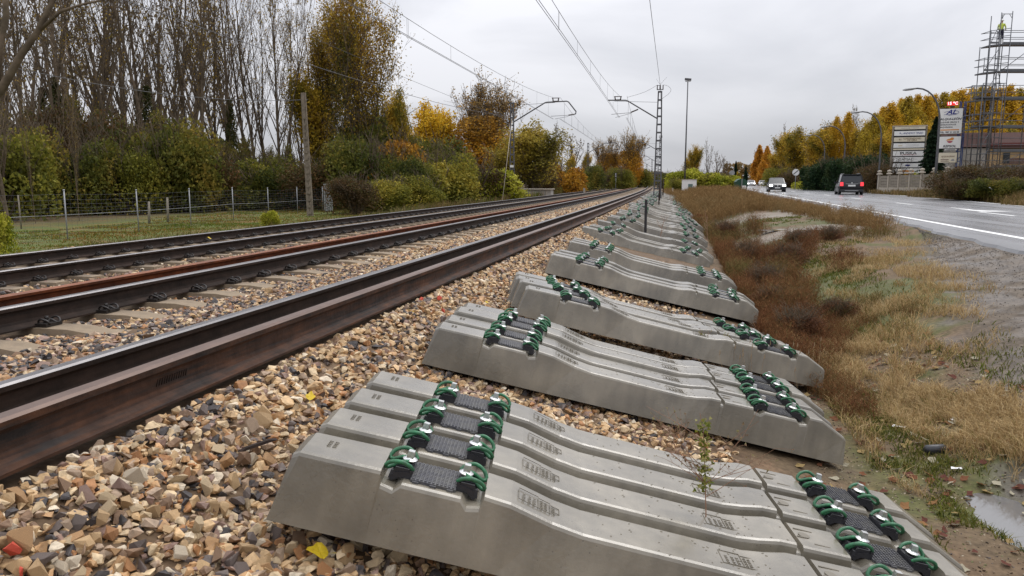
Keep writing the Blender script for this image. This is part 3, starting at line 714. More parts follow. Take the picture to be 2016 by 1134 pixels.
def make_sleeper(level):
    """level 2: nearest bundles, 1: middle distance, 0: far"""
    t = empty('concrete_sleeper')
    link('body', body_me, t)
    for s, x in ((0, SA), (1, SB)):
        zb = .216 if s == 0 else .203
        link('rail_pad', padme[(1 + s) if level == 2 else 0], t, (x, 0, zb))
        for q in (-1, 1):
            b = link('guide_plate', brk[1 if level == 2 else 0], t, (x + q * .088, 0, zb), (0, 0, 0 if q > 0 else math.pi))
            link('spring_clip', clp[1 if level == 2 else 0], b); link('screw', bolt[1 if level == 2 else 0], b)
    if level == 2:
        link('cast_marking', mark, t, (-.575, 0, .2345), (0, math.radians(13.2), 0))
        link('cast_marking', mark2, t, (-1.26, .02, .2425)); link('cast_marking', mark, t, (.16, 0, .1845)); link('cast_slots', slot_me, t, (0, 0, .2125)); tag(link('dirt_crumbs', crumb_me, t), kind='stuff')
    return t
protos = {k: make_sleeper(k) for k in (2, 1, 0)}
# far ones: pads, plates, clips and screws in fewer pieces
def purge(o):
    for c_ in list(o.children): purge(c_)
    bpy.data.objects.remove(o)
for o in list(protos[0].children): purge(o)
def join_low():
    mb = MB(); 
    for s, x in ((0, SA), (1, SB)):
        zb = .216 if s == 0 else .203
        for q in (-1, 1):
            mb.box((x + q * .13, 0, zb + .015), (.07, .15, .03), m=0)
            mb.tube([(x + q * .09, .06, zb + .03), (x + q * .14, .08, zb + .065), (x + q * .19, .05, zb + .03), (x + q * .11, 0, zb + .045), (x + q * .19, -.05, zb + .03), (x + q * .14, -.08, zb + .065), (x + q * .09, -.06, zb + .03)], .009, 3, m=1)
            mb.box((x + q * .106, 0, zb + .075), (.028, .028, .05), m=2)
    return mb
for o in list(protos[1].children):
    if o.name.startswith('never'): pass
jl = join_low().mesh('fastenings', [M['plastic'], M['green'], M['zinc']])
link('body', body_me, protos[0]); link('fastenings', jl, protos[0])
for s, x in ((0, SA), (1, SB)): link('rail_pad', padme[0], protos[0], (x, 0, .216 if s == 0 else .203))
used = {k: False for k in protos}
def place_sleeper(level, pad, phi, label, extra=0.0, pitch=None):
    """pad: world position of the top of the left seat"""
    if used[level]: t = copy_tree(protos[level])
    else: t = protos[level]; used[level] = True
    pitch = math.radians(13.55) if pitch is None else pitch
    R = Matrix.Rotation(phi, 4, 'Z') @ Matrix.Rotation(pitch, 4, 'Y')
    R = R @ Matrix.Rotation(extra, 4, 'X')
    o = Vector(pad) - (R @ Vector((SA, 0, .226)))
    t.matrix_world = Matrix.Translation(o) @ R
    t.location = o; t.rotation_euler = R.to_euler()
    for g_ in t.children:
        for c_ in g_.children:
            if c_.name.startswith('screw'): c_.rotation_euler = (0, 0, random.uniform(-.25, .25)); c_.location = (0, 0, random.uniform(-.002, .003))
    tag(t, label, 'concrete sleeper', 'concrete sleepers laid out in bundles beside the track')
    return t
PHI = math.radians(10.6)
# bundles: list of left seat positions (u, Y) from the nearest sleeper backwards
B = [([(-.79, 2.38), (-.835, 2.675), (-.87, 2.965), (-.90, 3.26)]),
     ([(-1.005, 4.57), (-1.03, 4.845), (-1.04, 5.10), (-1.06, 5.375)]),
     ([(-.80, 6.42), (-.92, 6.75), (-1.02, 7.06), (-1.09, 7.38)]),
     ([(-1.04, 9.26), (-1.05, 9.55), (-1.03, 9.84)]),
     ([(-1.12, 11.52), (-1.12, 11.81), (-1.13, 12.10)]),
     ([(-1.36, 15.2), (-1.38, 15.5), (-1.28, 15.79), (-1.25, 16.08)]),
     ([(-1.30, 17.8), (-1.34, 18.1)]),
     ([(-1.25, 19.9), (-1.2, 20.2), (-1.22, 20.5), (-1.25, 20.8)])]
y = 22.6; rb = random.Random(9)
while y < 82 :
    n = rb.choice([3, 4, 4, 4]); u = rb.uniform(-1.45, -1.05); B.append([(u + rb.uniform(-.04, .04) + .0 * i, y + i * .30) for i in range(n)]); y += n * .30 + rb.uniform(.45, 1.0)
bn = ['nearest', 'second nearest', 'third nearest', 'fourth nearest', 'fifth nearest', 'sixth nearest', 'seventh nearest', 'eighth nearest']
def ORDX(i): return ORD[i] if i < len(ORD) else ['twenty-ninth', 'thirtieth', 'thirty-first', 'thirty-second', 'thirty-third', 'thirty-fourth', 'thirty-fifth', 'thirty-sixth', 'thirty-seventh', 'thirty-eighth', 'thirty-ninth', 'fortieth', 'forty-first', 'forty-second'][i - len(ORD)]
pos4 = {4: ['front', 'second', 'third', 'rear'], 3: ['front', 'middle', 'rear'], 2: ['front', 'rear']}
for bi, b in enumerate(B):
    phi_b = PHI + (0 if bi < 3 else rb.uniform(-.03, .03))
    for k, (u, Y) in enumerate(b):
        lv = 2 if bi < 3 else (1 if bi < 7 else 0)
        if bi < 8: lab = '%s concrete sleeper of the %s bundle, with green spring clips at both ends' % (pos4[len(b)][k], bn[bi])
        else: lab = '%s sleeper of the %s bundle along the track, far off and small' % (pos4[len(b)][k], ORDX(bi))
        z = .69 + (rb.uniform(-.01, .01) if bi > 0 else 0)
        s = place_sleeper(lv, (u + float(cu(Y)), Y, z), phi_b + math.atan(Y / 4000) + rb.uniform(-.006, .006), lab)
# ------------------------------------------------------------------ small things on the stones and sleepers
def leaf_mesh(name, m, w=.035, l=.045, curl=.012):
    mb = MB(); P = [(0, -.6), (.35, -.5), (.75, -.15), (.8, .15), (.4, .45), (.1, .95), (-.05, 1.0), (-.35, .5), (-.8, .2), (-.7, -.15), (-.3, -.5)]
    vs = [(0, 0, 0)] + [(x * w, y * l, curl * (x * x + .6 * y * y) * (1 if (i % 3) else .3)) for i, (x, y) in enumerate(P)]
    n = len(P); mb.add(vs, [(0, 1 + i, 1 + (i + 1) % n) for i in range(n)])
    mb.add([(0, -.6 * l, 0), (.0015, -1.15 * l, .004), (-.0015, -1.15 * l, .004)], [(0, 1, 2)])
    return mb.mesh(name, m)
lf = leaf_mesh('fallen_leaf', M['yleaf'])
def leaf(u, Y, dz, rot, s, label, me=lf):
    o = link('fallen_leaf', me, None, (u + float(cu(Y)), Y, gz(u + float(cu(Y)), Y) + dz), rot, (s, s, s)); return tag(o, label, 'leaf')
leaf(-1.67, 3.17, .06, (.5, .1, .4), .85, 'heart shaped yellow leaf on the stones between brown rail and nearest sleeper bundle')
leaf(-1.12, 2.15, .055, (.5, -.5, 2.2), 1.2, 'crumpled yellow leaf on the stones in front of the nearest sleeper')
leaf(-9.45, 13.9, .14, (.3, .4, 1), 1.6, 'small yellow leaf caught at the foot of the farthest rail')
leaf(-1.84, 5.05, .07, (.2, .3, 1.5), .7, 'tiny yellow leaf on the stones beside the second nearest sleeper bundle')
leaf(-1.60, 6.3, .06, (.3, .3, .5), .6, 'tiny yellow leaf on the stones by the end of the third nearest bundle')
brl = mat('brown_leaf', (0.22, 0.10, 0.045), 0.7, var=0.2, vscale=30); lfb = leaf_mesh('fallen_leaf', brl)
lit = []; rl = random.Random(21)
for k in range(620):
    u = rl.uniform(.75, 2.6); Y = rl.uniform(3.4, 8.5); lit.append((u + float(cu(Y)), Y))
V = []; F = []; C = []; base = np.array([v.co[:] for v in lfb.vertices]); fcs = [tuple(p.vertices) for p in lfb.polygons if len(p.vertices) == 3]
for (x, y_) in lit:
    z = gz(x, y_) + .012; s = rl.uniform(.5, 1.1); R = np.array(Euler((rl.uniform(-.5, .5), rl.uniform(-.5, .5), rl.uniform(0, 6.28))).to_matrix())
    b0 = sum(len(q) for q in V); V.append((base * s) @ R.T + np.array([x, y_, z])); F += [[i + b0 for i in f] for f in fcs]
    cc = [(0.20, 0.09, 0.05), (0.28, 0.15, 0.07), (0.14, 0.06, 0.045), (0.36, 0.26, 0.12), (.42, .38, .28)][rl.randrange(5)]; C += [cc] * len(fcs)
tag(link('leaf_litter', np_mesh('leaf_litter', np.concatenate(V), np.array(F), M['blade'], colr=np.array(C))), kind='stuff')
# debris on the bare soil
mb = MB(); mb.tube([(-.06, 0, .0), (-.05, .0, .018), (.05, 0, .022), (.065, 0, .006)], [.03, .045, .045, .035], 10); d = mb.build('plastic_cap', M['plastic'])
d.location = (1.70, 5.22, gz(1.70, 5.22) + .005); d.scale = (1, .75, .8); d.rotation_euler = (0, 0, .3); tag(d, 'black plastic cap lying on the bare soil right of the second nearest bundle', 'cap')
def scrap(x, y_, s, rz, lab):
    mb = MB(); mb.add([(-1, -.3, 0), (-.2, -.45, .12), (.9, -.2, .02), (1, .25, .15), (.1, .4, .05), (-.8, .3, .2)], [(0, 1, 4, 5), (1, 2, 3, 4)])
    mb.add([(-1, -.3, -.04), (-.2, -.45, .08), (.9, -.2, -.02), (1, .25, .11), (.1, .4, .01), (-.8, .3, .16)], [(5, 4, 1, 0), (4, 3, 2, 1)])
    o = mb.build('litter_scrap', M['white'], None, (x, y_, gz(x, y_) + .02), (0, 0, rz)); o.scale = (s, s, s); tag(o, lab, 'litter')
scrap(1.73, 4.92, .035, .1, 'small crumpled white scrap on the mossy soil near the puddle')
scrap(1.62, 5.75, .045, -.3, 'white torn scrap lying beyond the black plastic cap'); scrap(1.98, 5.75, .03, .5, 'tiny white scrap in the edge of the straw coloured grass')
for k, (u, Y, l, rz, lab) in enumerate([(-1.62, 2.62, .16, .9, 'dark flat splinter of wood by the left end of the nearest sleeper'), (-1.50, 2.95, .13, -.7, 'dark wood splinter by the left ends of the nearest bundle')]):
    mb = MB(); mb.box((0, 0, 0), (l, .022, .010), taper=.6); o = mb.build('wood_splinter', M['rail_dark'], None, (u, Y, gz(u, Y) + .055), (.1, -.12, rz)); tag(o, lab, 'splinter')
# ------------------------------------------------------------------ weeds and grass
def blades(name, P, H, W, lean, colr, r, seg=2, up=1.0):
    """P (n,3) roots; each blade a bent tapering strip"""
    n = len(P); a = r.uniform(0, 2 * np.pi, n); d = np.stack([np.cos(a), np.sin(a), np.zeros(n)], 1); s = np.stack([-np.sin(a), np.cos(a), np.zeros(n)], 1)
    a2 = r.uniform(0, 2 * np.pi, n); s = np.stack([np.cos(a2), np.sin(a2), np.zeros(n)], 1)
    L = lean * r.uniform(.2, 1.2, n)
    mid = P + d * (H * L * .35)[:, None] + np.array([0, 0, 1]) * (H * .55 * up)[:, None]
    tip = P + d * (H * L)[:, None] + np.array([0, 0, 1]) * (H * (1 - .35 * np.minimum(L, 1)) * up)[:, None]
    w = W[:, None] * s * .5
    V = np.stack([P - w, P + w, mid + w * .8, mid - w * .8, tip], 1).reshape(-1, 3)
    b = (np.arange(n) * 5)[:, None]
    F = np.concatenate([b + [0, 1, 2], b + [0, 2, 3], b + [3, 2, 4]], 1).reshape(-1, 3)
    C = np.repeat(colr, 3, 0)
    return np_mesh(name, V, F, M['blade'], colr=C)
def zone(cx, cy, ru, ry, n, r, edge=.35, world=False, seed=0):
    """scattered roots in a ragged ellipse around (u,Y)"""
    a = r.uniform(0, 2 * np.pi, n); q = np.sqrt(r.random(n)) * (1 + edge * (r.random(n) - .5)); u = cx + ru * q * np.cos(a); Y = cy + ry * q * np.sin(a)
    k = fbm(u * 2.6, Y * 1.6, 40 + seed) > .47; u, Y = u[k], Y[k]
    return u, Y
def rooted(u, Y):
    X = u + cu(Y); return np.stack([X, Y, ground_z(X, Y) - .01], 1)
rv_ = np.random.default_rng(5)
def veg(name, zs, Hr, W, lean, pal, label_kind='stuff', clump=0):
    PP = []; HH = []
    for z in zs:
        u, Y = zone(*z[:5], rv_, seed=z[5] if len(z) > 5 else 0)
        keep = (u > 1.25) | (Y > 30); keep &= (u + cu(Y)) < roadE(Y) - .05
        u, Y = u[keep], Y[keep]
        if clump:
            cxk = np.round(u / clump + vnoise(u * 3, Y * 3, 3)) * clump; cyk = np.round(Y / clump + vnoise(Y * 3, u * 3, 4)) * clump
            u = u * .45 + cxk * .55; Y = Y * .45 + cyk * .55
        hs = z[6] if len(z) > 6 else 1.0
        PP.append(rooted(u, Y)); HH.append(rv_.uniform(*Hr, len(u)) * hs * (0.55 + .8 * fbm(u * 1.3, Y * 1.3, 50)))
    P = np.concatenate(PP); H = np.concatenate(HH); n = len(P); pal = np.array(pal)
    dist = np.hypot(P[:, 0], P[:, 1]); Wd = W * (1 + dist / 7.0) * rv_.uniform(.6, 1.2, n)
    nz = fbm(P[:, 0] * .8, P[:, 1] * .8, 60); idx = np.clip((nz + rv_.normal(0, .16, n)) * len(pal), 0, len(pal) - 1).astype(int)
    col = pal[idx] * rv_.uniform(.75, 1.2, (n, 1))
    return tag(link(name, blades(name, P, H, Wd, lean, col, rv_)), kind='stuff')
STRAW = [(0.24, 0.145, 0.06), (0.38, 0.26, 0.12), (0.52, 0.39, 0.21), (0.46, 0.33, 0.16), (0.30, 0.19, 0.085), (0.22, 0.19, 0.06)]
RUST = [(0.085, 0.038, 0.020), (0.15, 0.066, 0.032), (0.20, 0.098, 0.044), (0.12, 0.085, 0.036), (0.19, 0.14, 0.055), (0.11, 0.11, 0.034)]
GREEN = [(0.075, 0.10, 0.02), (0.115, 0.13, 0.026), (0.15, 0.14, 0.036), (0.06, 0.078, 0.018)]
veg('straw_grass', [(1.32, 6.3, .14, 1.3, 2600, 8), (1.25, 8.6, .15, 1.6, 2000, 9), (2.02, 5.95, .42, .9, 15000, 1), (2.25, 5.2, .30, .55, 6000, 6), (1.9, 7.6, .50, 1.1, 9000, 2), (2.45, 8.9, .7, 1.6, 9000, 3), (3.1, 12.2, .95, 2.8, 14000, 4), (1.45, 5.0, .16, .45, 2600, 5), (3.7, 16.5, 1.2, 2.2, 6000, 7)], (.03, .17), .0024, 1.15, STRAW)
veg('green_grass', [(1.9, 16.5, 1.2, 3.0, 5000, 19), (2.2, 8.0, .8, 2.4, 7000, 20), (2.6, 14.4, .9, 2.4, 9000, 11), (1.75, 6.3, .45, .5, 3500, 12), (1.45, 5.0, .4, 1.5, 8000, 13), (1.8, 9.4, .6, 1.8, 4500, 14), (3.2, 19, 1.2, 2.2, 4000, 15), (4.0, 27.6, 1.6, 2.0, 4000, 17), (2.0, 12, 1.2, 2.5, 4000, 18)], (.02, .09), .0045, 1.1, GREEN)
def thicket(name, zs, pal, stems_h=1.0):
    """feathery dead weeds: upright stems with many fine side twigs"""
    PP = []; HH = []
    for z in zs:
        u, Y = zone(*z[:5], rv_, seed=z[5])
        keep = ((u > np.where(Y > 8, .98, 1.12)) | (Y > 30)) & ((u + cu(Y)) < roadE(Y) - .12); u, Y = u[keep], Y[keep]
        PP.append(rooted(u, Y)); HH.append(z[6] * rv_.uniform(.55, 1.1, len(u)) * (.5 + .9 * fbm(u * 1.1, Y * 1.1, 70)))
    P = np.concatenate(PP); H = np.concatenate(HH); n = len(P)
    K = 9
    P2 = np.repeat(P, K, 0); H2 = np.repeat(H, K)
    fr = rv_.uniform(.05, .92, n * K); P2 = P2 + np.array([0, 0, 1]) * (H2 * fr)[:, None] + rv_.normal(0, .03, (n * K, 3)) * np.array([1, 1, .2])
    Hs = H2 * rv_.uniform(.16, .40, n * K) * (1.1 - .5 * fr)
    Pa = np.concatenate([P, P2]); Ha = np.concatenate([H, Hs]); dist = np.hypot(Pa[:, 0], Pa[:, 1])
    W = .0024 * (1 + dist / 6.5) * rv_.uniform(.6, 1.3, len(Pa)); pal = np.array(pal)
    nz = fbm(Pa[:, 0] * .7, Pa[:, 1] * .7, 80); idx = np.clip((nz + rv_.normal(0, .13, len(Pa))) * len(pal), 0, len(pal) - 1).astype(int)
    col = pal[idx] * rv_.uniform(.7, 1.25, (len(Pa), 1))
    lean = np.concatenate([np.full(n, .25), np.full(n * K, .95)])
    a = blades(name, Pa, Ha, W, 1.0, col, rv_) if False else None
    n2 = len(Pa); r = rv_
    an = r.uniform(0, 2 * np.pi, n2); d = np.stack([np.cos(an), np.sin(an), np.zeros(n2)], 1); a2 = r.uniform(0, 6.28, n2); s = np.stack([np.cos(a2), np.sin(a2), np.zeros(n2)], 1)
    tip = Pa + d * (Ha * lean)[:, None] + np.array([0, 0, 1]) * (Ha * np.where(lean > .5, .75, 1))[:, None]; w = W[:, None] * s * .5
    V = np.stack([Pa - w, Pa + w, tip], 1).reshape(-1, 3); F = np.arange(n2 * 3).reshape(-1, 3)
    return tag(link(name, np_mesh(name, V, F, M['blade'], colr=col)), kind='stuff')
thicket('rusty_weeds', [(1.28, 8.2, .16, 2.6, 1500, 16, .20), (1.12, 10.5, .14, 2.6, 1400, 17, .22), (1.12, 15, .16, 3.5, 1400, 18, .3), (1.15, 11.5, .22, 3.2, 1300, 12, .26), (1.2, 16.5, .25, 3, 900, 13, .35), (1.2, 22, .3, 4, 900, 14, .4), (1.1, 30, .35, 5, 900, 15, .45), (1.55, 9.6, .45, 1.9, 2000, 1, .30), (1.55, 13.5, .6, 3.0, 2600, 2, .38), (2.3, 17.6, .75, 1.9, 1900, 3, .42), (1.55, 18.2, .8, 2.8, 1800, 4, .45), (1.9, 25.8, .95, 3.4, 2200, 5, .50), (3.2, 19.6, .5, 1.2, 700, 6, .35), (2.45, 9.6, .35, 1.0, 700, 7, .20), (1.35, 6.6, .25, .8, 500, 8, .2), (4.5, 19.4, .8, 1.3, 700, 9, .3), (1.3, 8.0, .2, .6, 500, 10, .25), (2.9, 14.2, .35, 1.1, 300, 11, .3)], RUST)
TALL = [(0.145, 0.085, 0.038), (0.20, 0.12, 0.052), (0.26, 0.165, 0.072), (0.165, 0.105, 0.045), (0.25, 0.185, 0.09)]
thicket('tall_brown_weeds', [(2.7, 42, 2.2, 7.5, 5200, 21, .75), (3.0, 58, 2.8, 12, 5200, 22, .85), (3.4, 82, 3.6, 16, 4200, 23, .85), (5.3, 30, .85, 9, 3000, 24, .45), (4.9, 38, 1.2, 6, 1800, 25, .55), (1.3, 45, .5, 12, 1500, 26, .6), (4.2, 104, 4.5, 14, 2400, 27, .8), (5.1, 23.5, .5, 3.5, 1000, 28, .35)], TALL)
CLUMPS = [(1.45, 9.3, .50, 'dense reddish weed clump right of the third nearest bundle'), (2.0, 9.9, .42, 'round reddish weed clump in front of the straw grass'), (1.5, 13.2, .6, 'dark brown weed clump beside the fifth nearest bundle'), (2.2, 15.6, .62, 'dark brown weed clump in the middle of the verge'), (1.5, 17.0, .65, 'brown weed clump right of the sixth nearest bundle'), (2.7, 17.6, .6, 'brown weed clump before the pale wet path'), (3.5, 18.4, .5, 'brown weed clump at the right end of the pale path'), (1.6, 24.5, .75, 'tall brown weed clump between the two pale paths'), (1.35, 11.2, .4, 'low rusty weed clump touching the fourth nearest bundle')]
# grass and dead stalks along the left of the line, and the field
def free_veg(name, boxes, Hr, W, lean, pal, zoff=0.0):
    PP = []; HH = []
    for (x0, x1, y0, y1, n, hs) in boxes:
        X = rv_.uniform(x0, x1, n); Y = rv_.uniform(y0, y1, n); k = fbm(X * .9, Y * .9, 90) > .36; X, Y = X[k], Y[k]
        PP.append(np.stack([X, Y, ground_z(X, Y) - .01], 1)); HH.append(rv_.uniform(*Hr, len(X)) * hs * (.5 + fbm(X * .6, Y * .6, 91)))
    P = np.concatenate(PP); H = np.concatenate(HH); n = len(P); pal = np.array(pal); dist = np.hypot(P[:, 0], P[:, 1]); Wd = W * (1 + dist / 7) * rv_.uniform(.6, 1.2, n)
    idx = np.clip((fbm(P[:, 0] * .5, P[:, 1] * .5, 92) + rv_.normal(0, .15, n)) * len(pal), 0, len(pal) - 1).astype(int)
    return tag(link(name, blades(name, P, H, Wd, lean, pal[idx] * rv_.uniform(.75, 1.2, (n, 1)), rv_)), kind='stuff')
free_veg('trackside_grass', [(-13.6, -11.6, 12, 34, 9000, .8), (-14.5, -11.9, 34, 75, 9000, 1.6), (-16, -12.5, 75, 150, 6000, 2.2)], (.12, .42), .004, .6, [(0.13, 0.085, 0.035), (0.17, 0.12, 0.05), (0.09, 0.10, 0.025), (0.21, 0.16, 0.08), (.10, .13, .03)])
free_veg('field_grass', [(-24, -13.0, 13, 32, 30000, .8), (-26, -13.4, 32, 52, 13000, 1.0)], (.04, .12), .006, .9, [(0.085, 0.125, 0.02), (0.12, 0.15, 0.028), (0.17, 0.15, 0.032), (0.24, 0.14, 0.04), (0.11, 0.125, 0.022)])
free_veg('verge_grass', [(14.8, 19, 24, 40, 9000, .9), (16.2, 19.5, 40, 60, 9000, 1.1), (17.0, 20, 60, 75, 3000, .8), (19, 22, 78, 120, 3000, .8)], (.25, .7), .006, .6, [(0.16, 0.105, 0.045), (0.22, 0.15, 0.07), (0.13, 0.10, 0.035), (0.26, 0.19, 0.10)])

# ------------------------------------------------------------------ trees
def leaf_cloud(P, size, pal, r, nz=None, sx=1.0, bias=None, dirup=0.0):
    n = len(P); q = rotmats(n, r); s = size * r.uniform(.6, 1.3, n)
    base = np.array([(-.62, -.40, 0), (.60, -.34, .08), (.05, .72, -.05)]) * np.array([1, sx, 1])
    V = np.einsum('nij,vj->nvi', q, base) * s[:, None, None] + P[:, None, :]
    F = np.arange(n * 3).reshape(-1, 3); pal = np.array(pal)
    nzv = r.random(n) if nz is None else nz
    idx = np.clip((nzv + r.normal(0, .12, n)) * len(pal), 0, len(pal) - 1).astype(int)
    return V.reshape(-1, 3), F, np.repeat((pal[idx] * r.uniform(.72, 1.22, (n, 1))), 1, 0)
def crown_mesh(name, P, size, pal, r, nz=None):
    V, F, C = leaf_cloud(np.asarray(P), size, pal, r, nz); return np_mesh(name, V, F, M['leafm'], colr=C)
def tree_skel(r, H, base_r, nb, h0, ang, blen, nsec, ntw, lean=(0, 0), up=.6, twr=.012, fork=0, wob=.03, tip=.12):
    """returns MB of the woody parts and twig points"""
    mb = MB(); pts = []
    def path(p, d, L, n, wobble, upk):
        out = [np.array(p, float)]; d = np.array(d, float); d /= np.linalg.norm(d)
        for i in range(n):
            d = d + r.normal(0, wobble, 3) + np.array([0, 0, upk / n]); d /= np.linalg.norm(d); out.append(out[-1] + d * L / n)
        return out
    trunks = [path((0, 0, -.3), (lean[0], lean[1], 1), H, 11, wob, .12)]
    trr = [base_r]
    for f in range(fork):
        i = r.integers(1, 5); a = r.uniform(0, 6.28); trunks.append(path(trunks[0][i], (math.cos(a) * .35, math.sin(a) * .35, 1), H * (.88 - i / 12), 9, wob, .3)); trr.append(base_r * .62)
    for T, br in zip(trunks, trr):
        n = len(T); rs = [max(br * (1 - .93 * (i / (n - 1)) ** .9), .018) for i in range(n)]
        mb.tube(T, rs, 6, cap=False)
        m_ = nb if T is trunks[0] else nb // 2
        for k in range(m_):
            f = h0 + (1 - h0) * ((k + r.random()) / m_) * .97; ix = f * (n - 1); i = min(int(ix), n - 2); p = T[i] * (1 - ix + i) + T[i + 1] * (ix - i)
            a = r.uniform(0, 6.28); an = ang * r.uniform(.75, 1.25); L = blen * H * (1 - f * .72) * r.uniform(.55, 1.15)
            b = path(p, (math.cos(a) * math.sin(an), math.sin(a) * math.sin(an), math.cos(an)), L, 5, .07, up)
            r0 = max(rs[i] * .42, .02); mb.tube(b, [max(r0 * (1 - .8 * q / 5), .014) for q in range(6)], 4, cap=False)
            for s in range(nsec):
                j = r.integers(1, 6); a2 = r.uniform(0, 6.28); sn = .55; q0 = b[j]; d = b[j] - b[j - 1]; d = d / np.linalg.norm(d) + np.array([math.cos(a2) * sn, math.sin(a2) * sn, .25 * up])
                L2 = L * r.uniform(.22, .5); c_ = path(q0, d, L2, 3, .10, up * .6); mb.tube(c_, [.016, .013, .011, .008], 3, cap=False, smooth=False)
                pts += [c_[1], c_[2], c_[3]]
                for w in range(ntw):
                    jj = r.integers(1, 4); d2 = (c_[jj] - c_[jj - 1]); d2 = d2 / np.linalg.norm(d2) + r.normal(0, .5, 3) + np.array([0, 0, .2]); e = path(c_[jj], d2, L2 * r.uniform(.25, .6), 2, .12, .1)
                    mb.tube(e, [twr, twr * .8, twr * .5], 3, cap=False, smooth=False); pts += [e[1], e[2]]
    return mb, np.array(pts)
def woody(mb): return mb.mesh('trunk', M['bark'])
BR = [(0.30, 0.19, 0.03), (0.24, 0.14, 0.035), (0.16, 0.09, 0.03), (0.36, 0.24, 0.04)]
TP = {}
def proto(kind, trunk, crown=None): TP.setdefault(kind, []).append((trunk, crown))
rt = np.random.default_rng(31)
for v in range(6):                                                     # nearly bare tall poplars
    mb, pts = tree_skel(rt, 21, .185, 26, .16, .50, .36, 5, 2, lean=(rt.normal(0, .05), rt.normal(0, .04)), up=.55, fork=int(v % 3), wob=.028, twr=.011)
    k = rt.random(len(pts)) < (.22 if v < 3 else .80)
    P = pts[k] + rt.normal(0, .18, (k.sum(), 3)); hgt_ = P[:, 2] / 21
    proto('bare', woody(mb), crown_mesh('crown', P, .12, [(0.12, 0.085, 0.03), (0.34, 0.22, 0.04), (0.20, 0.12, 0.035), (0.42, 0.28, 0.045), (0.26, 0.20, 0.04)], rt))
for v in range(2):                                                     # the same, wrapped in ivy low down
    mb, pts = tree_skel(rt, 20, .20, 24, .2, .5, .35, 5, 2, up=.55, fork=1, twr=.011)
    n = 4200; z = 7.5 * rt.random(n) ** 1.5; a = rt.uniform(0, 6.28, n); rr_ = (.2 + 2.2 * fbm(z * .9, a * 1.2, v) ** 1.8) * (1.15 - z / 7.4) * rt.random(n) ** .7 + .08
    k = rt.random(len(pts)) < .25; P = np.concatenate([np.stack([np.cos(a) * rr_, np.sin(a) * rr_, z], 1), pts[k]])
    nzv = np.concatenate([rt.uniform(0, .45, n), rt.uniform(.7, 1, k.sum())])
    proto('ivy', woody(mb), crown_mesh('crown', P, .14, [(0.05, 0.060, 0.02), (0.085, 0.085, 0.028), (0.12, 0.09, 0.035), (0.14, 0.09, 0.04), (0.30, 0.20, 0.035)], rt, nzv))
def leafy(kind, H, pal, nleaf, size, nb=34, h0=.1, ang=.5, blen=.4, up=.6, fork=2, lo=None, spread=.35, nsec=6, ntw=3, base=.2, gold=None, shapef=None, low=False):
    mb, pts = tree_skel(rt, H, base, nb, h0, ang, blen, nsec, ntw, up=up, fork=fork, twr=.012)
    idx = rt.integers(0, len(pts), nleaf)
    if low: idx = rt.choice(len(pts), nleaf, p=(lambda w: w / w.sum())(np.clip(1.15 - pts[:, 2] / H, .02, 1) ** 1.6))
    P = pts[idx] + rt.normal(0, spread, (nleaf, 3)); P = P[P[:, 2] > .3]
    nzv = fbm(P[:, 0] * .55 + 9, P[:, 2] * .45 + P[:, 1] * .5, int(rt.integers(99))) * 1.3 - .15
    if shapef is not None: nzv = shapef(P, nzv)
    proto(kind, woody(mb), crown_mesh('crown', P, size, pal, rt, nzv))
OLIVE = [(0.045, 0.055, 0.012), (0.085, 0.085, 0.016), (0.16, 0.13, 0.02), (0.26, 0.18, 0.025), (0.36, 0.24, 0.03)]
GOLD = [(0.30, 0.175, 0.02), (0.44, 0.26, 0.022), (0.56, 0.345, 0.025), (0.66, 0.42, 0.035), (0.48, 0.27, 0.022)]
for v in range(2):
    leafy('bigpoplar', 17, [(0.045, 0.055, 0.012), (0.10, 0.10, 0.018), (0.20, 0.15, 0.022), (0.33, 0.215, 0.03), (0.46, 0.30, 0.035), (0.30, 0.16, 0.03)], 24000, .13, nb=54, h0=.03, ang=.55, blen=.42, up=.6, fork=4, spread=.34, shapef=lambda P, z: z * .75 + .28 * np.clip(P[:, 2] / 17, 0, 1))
leafy('goldround', 9, [(0.50, 0.30, 0.02), (0.66, 0.42, 0.028), (0.76, 0.50, 0.04), (0.40, 0.25, 0.02)], 18000, .17, nb=30, h0=.1, ang=.75, blen=.5, up=.5, fork=3, spread=.28)
for v in range(2):
    leafy('OLDbrown', 16, [(0.42, 0.21, 0.025), (0.46, 0.24, 0.028), (0.30, 0.18, 0.04), (0.20, 0.145, 0.06)], 20000, .15, nb=50, h0=.04, ang=.50, blen=.46, up=.85, fork=4, spread=.25, nsec=7, ntw=4, low=True, shapef=lambda P, z: np.clip(.62 * P[:, 2] / 16 + rt.normal(0, .12, len(P)), 0, 1))
leafy('willow', 8, [(0.14, 0.125, 0.025), (0.25, 0.205, 0.034), (0.36, 0.28, 0.042), (0.45, 0.33, 0.055)], 15000, .15, nb=34, h0=.08, ang=.75, blen=.55, up=.35, fork=4, spread=.25)
for v in range(3):
    leafy('goldspire', 16, GOLD, 17000, .24, nb=44, h0=.04, ang=.42, blen=.30, up=.9, fork=2, spread=.5, nsec=5, ntw=2)
for v in range(2):
    leafy('yellowtree', 12, [(0.14, 0.13, 0.022), (0.27, 0.20, 0.026), (0.42, 0.28, 0.03), (0.54, 0.36, 0.04), (0.34, 0.19, 0.03)], 14000, .19, nb=32, h0=.08, ang=.5, blen=.42, up=.7, fork=2, spread=.4)
OLD_ORANGE = lambda *a, **k: None
OLD_ORANGE('orangespire', 16, [(0.38, 0.16, 0.022), (0.50, 0.22, 0.026), (0.58, 0.28, 0.03)], 11000, .34, nb=36, h0=.04, ang=.3, blen=.3, up=.9, fork=1, spread=.4, nsec=4, ntw=2)
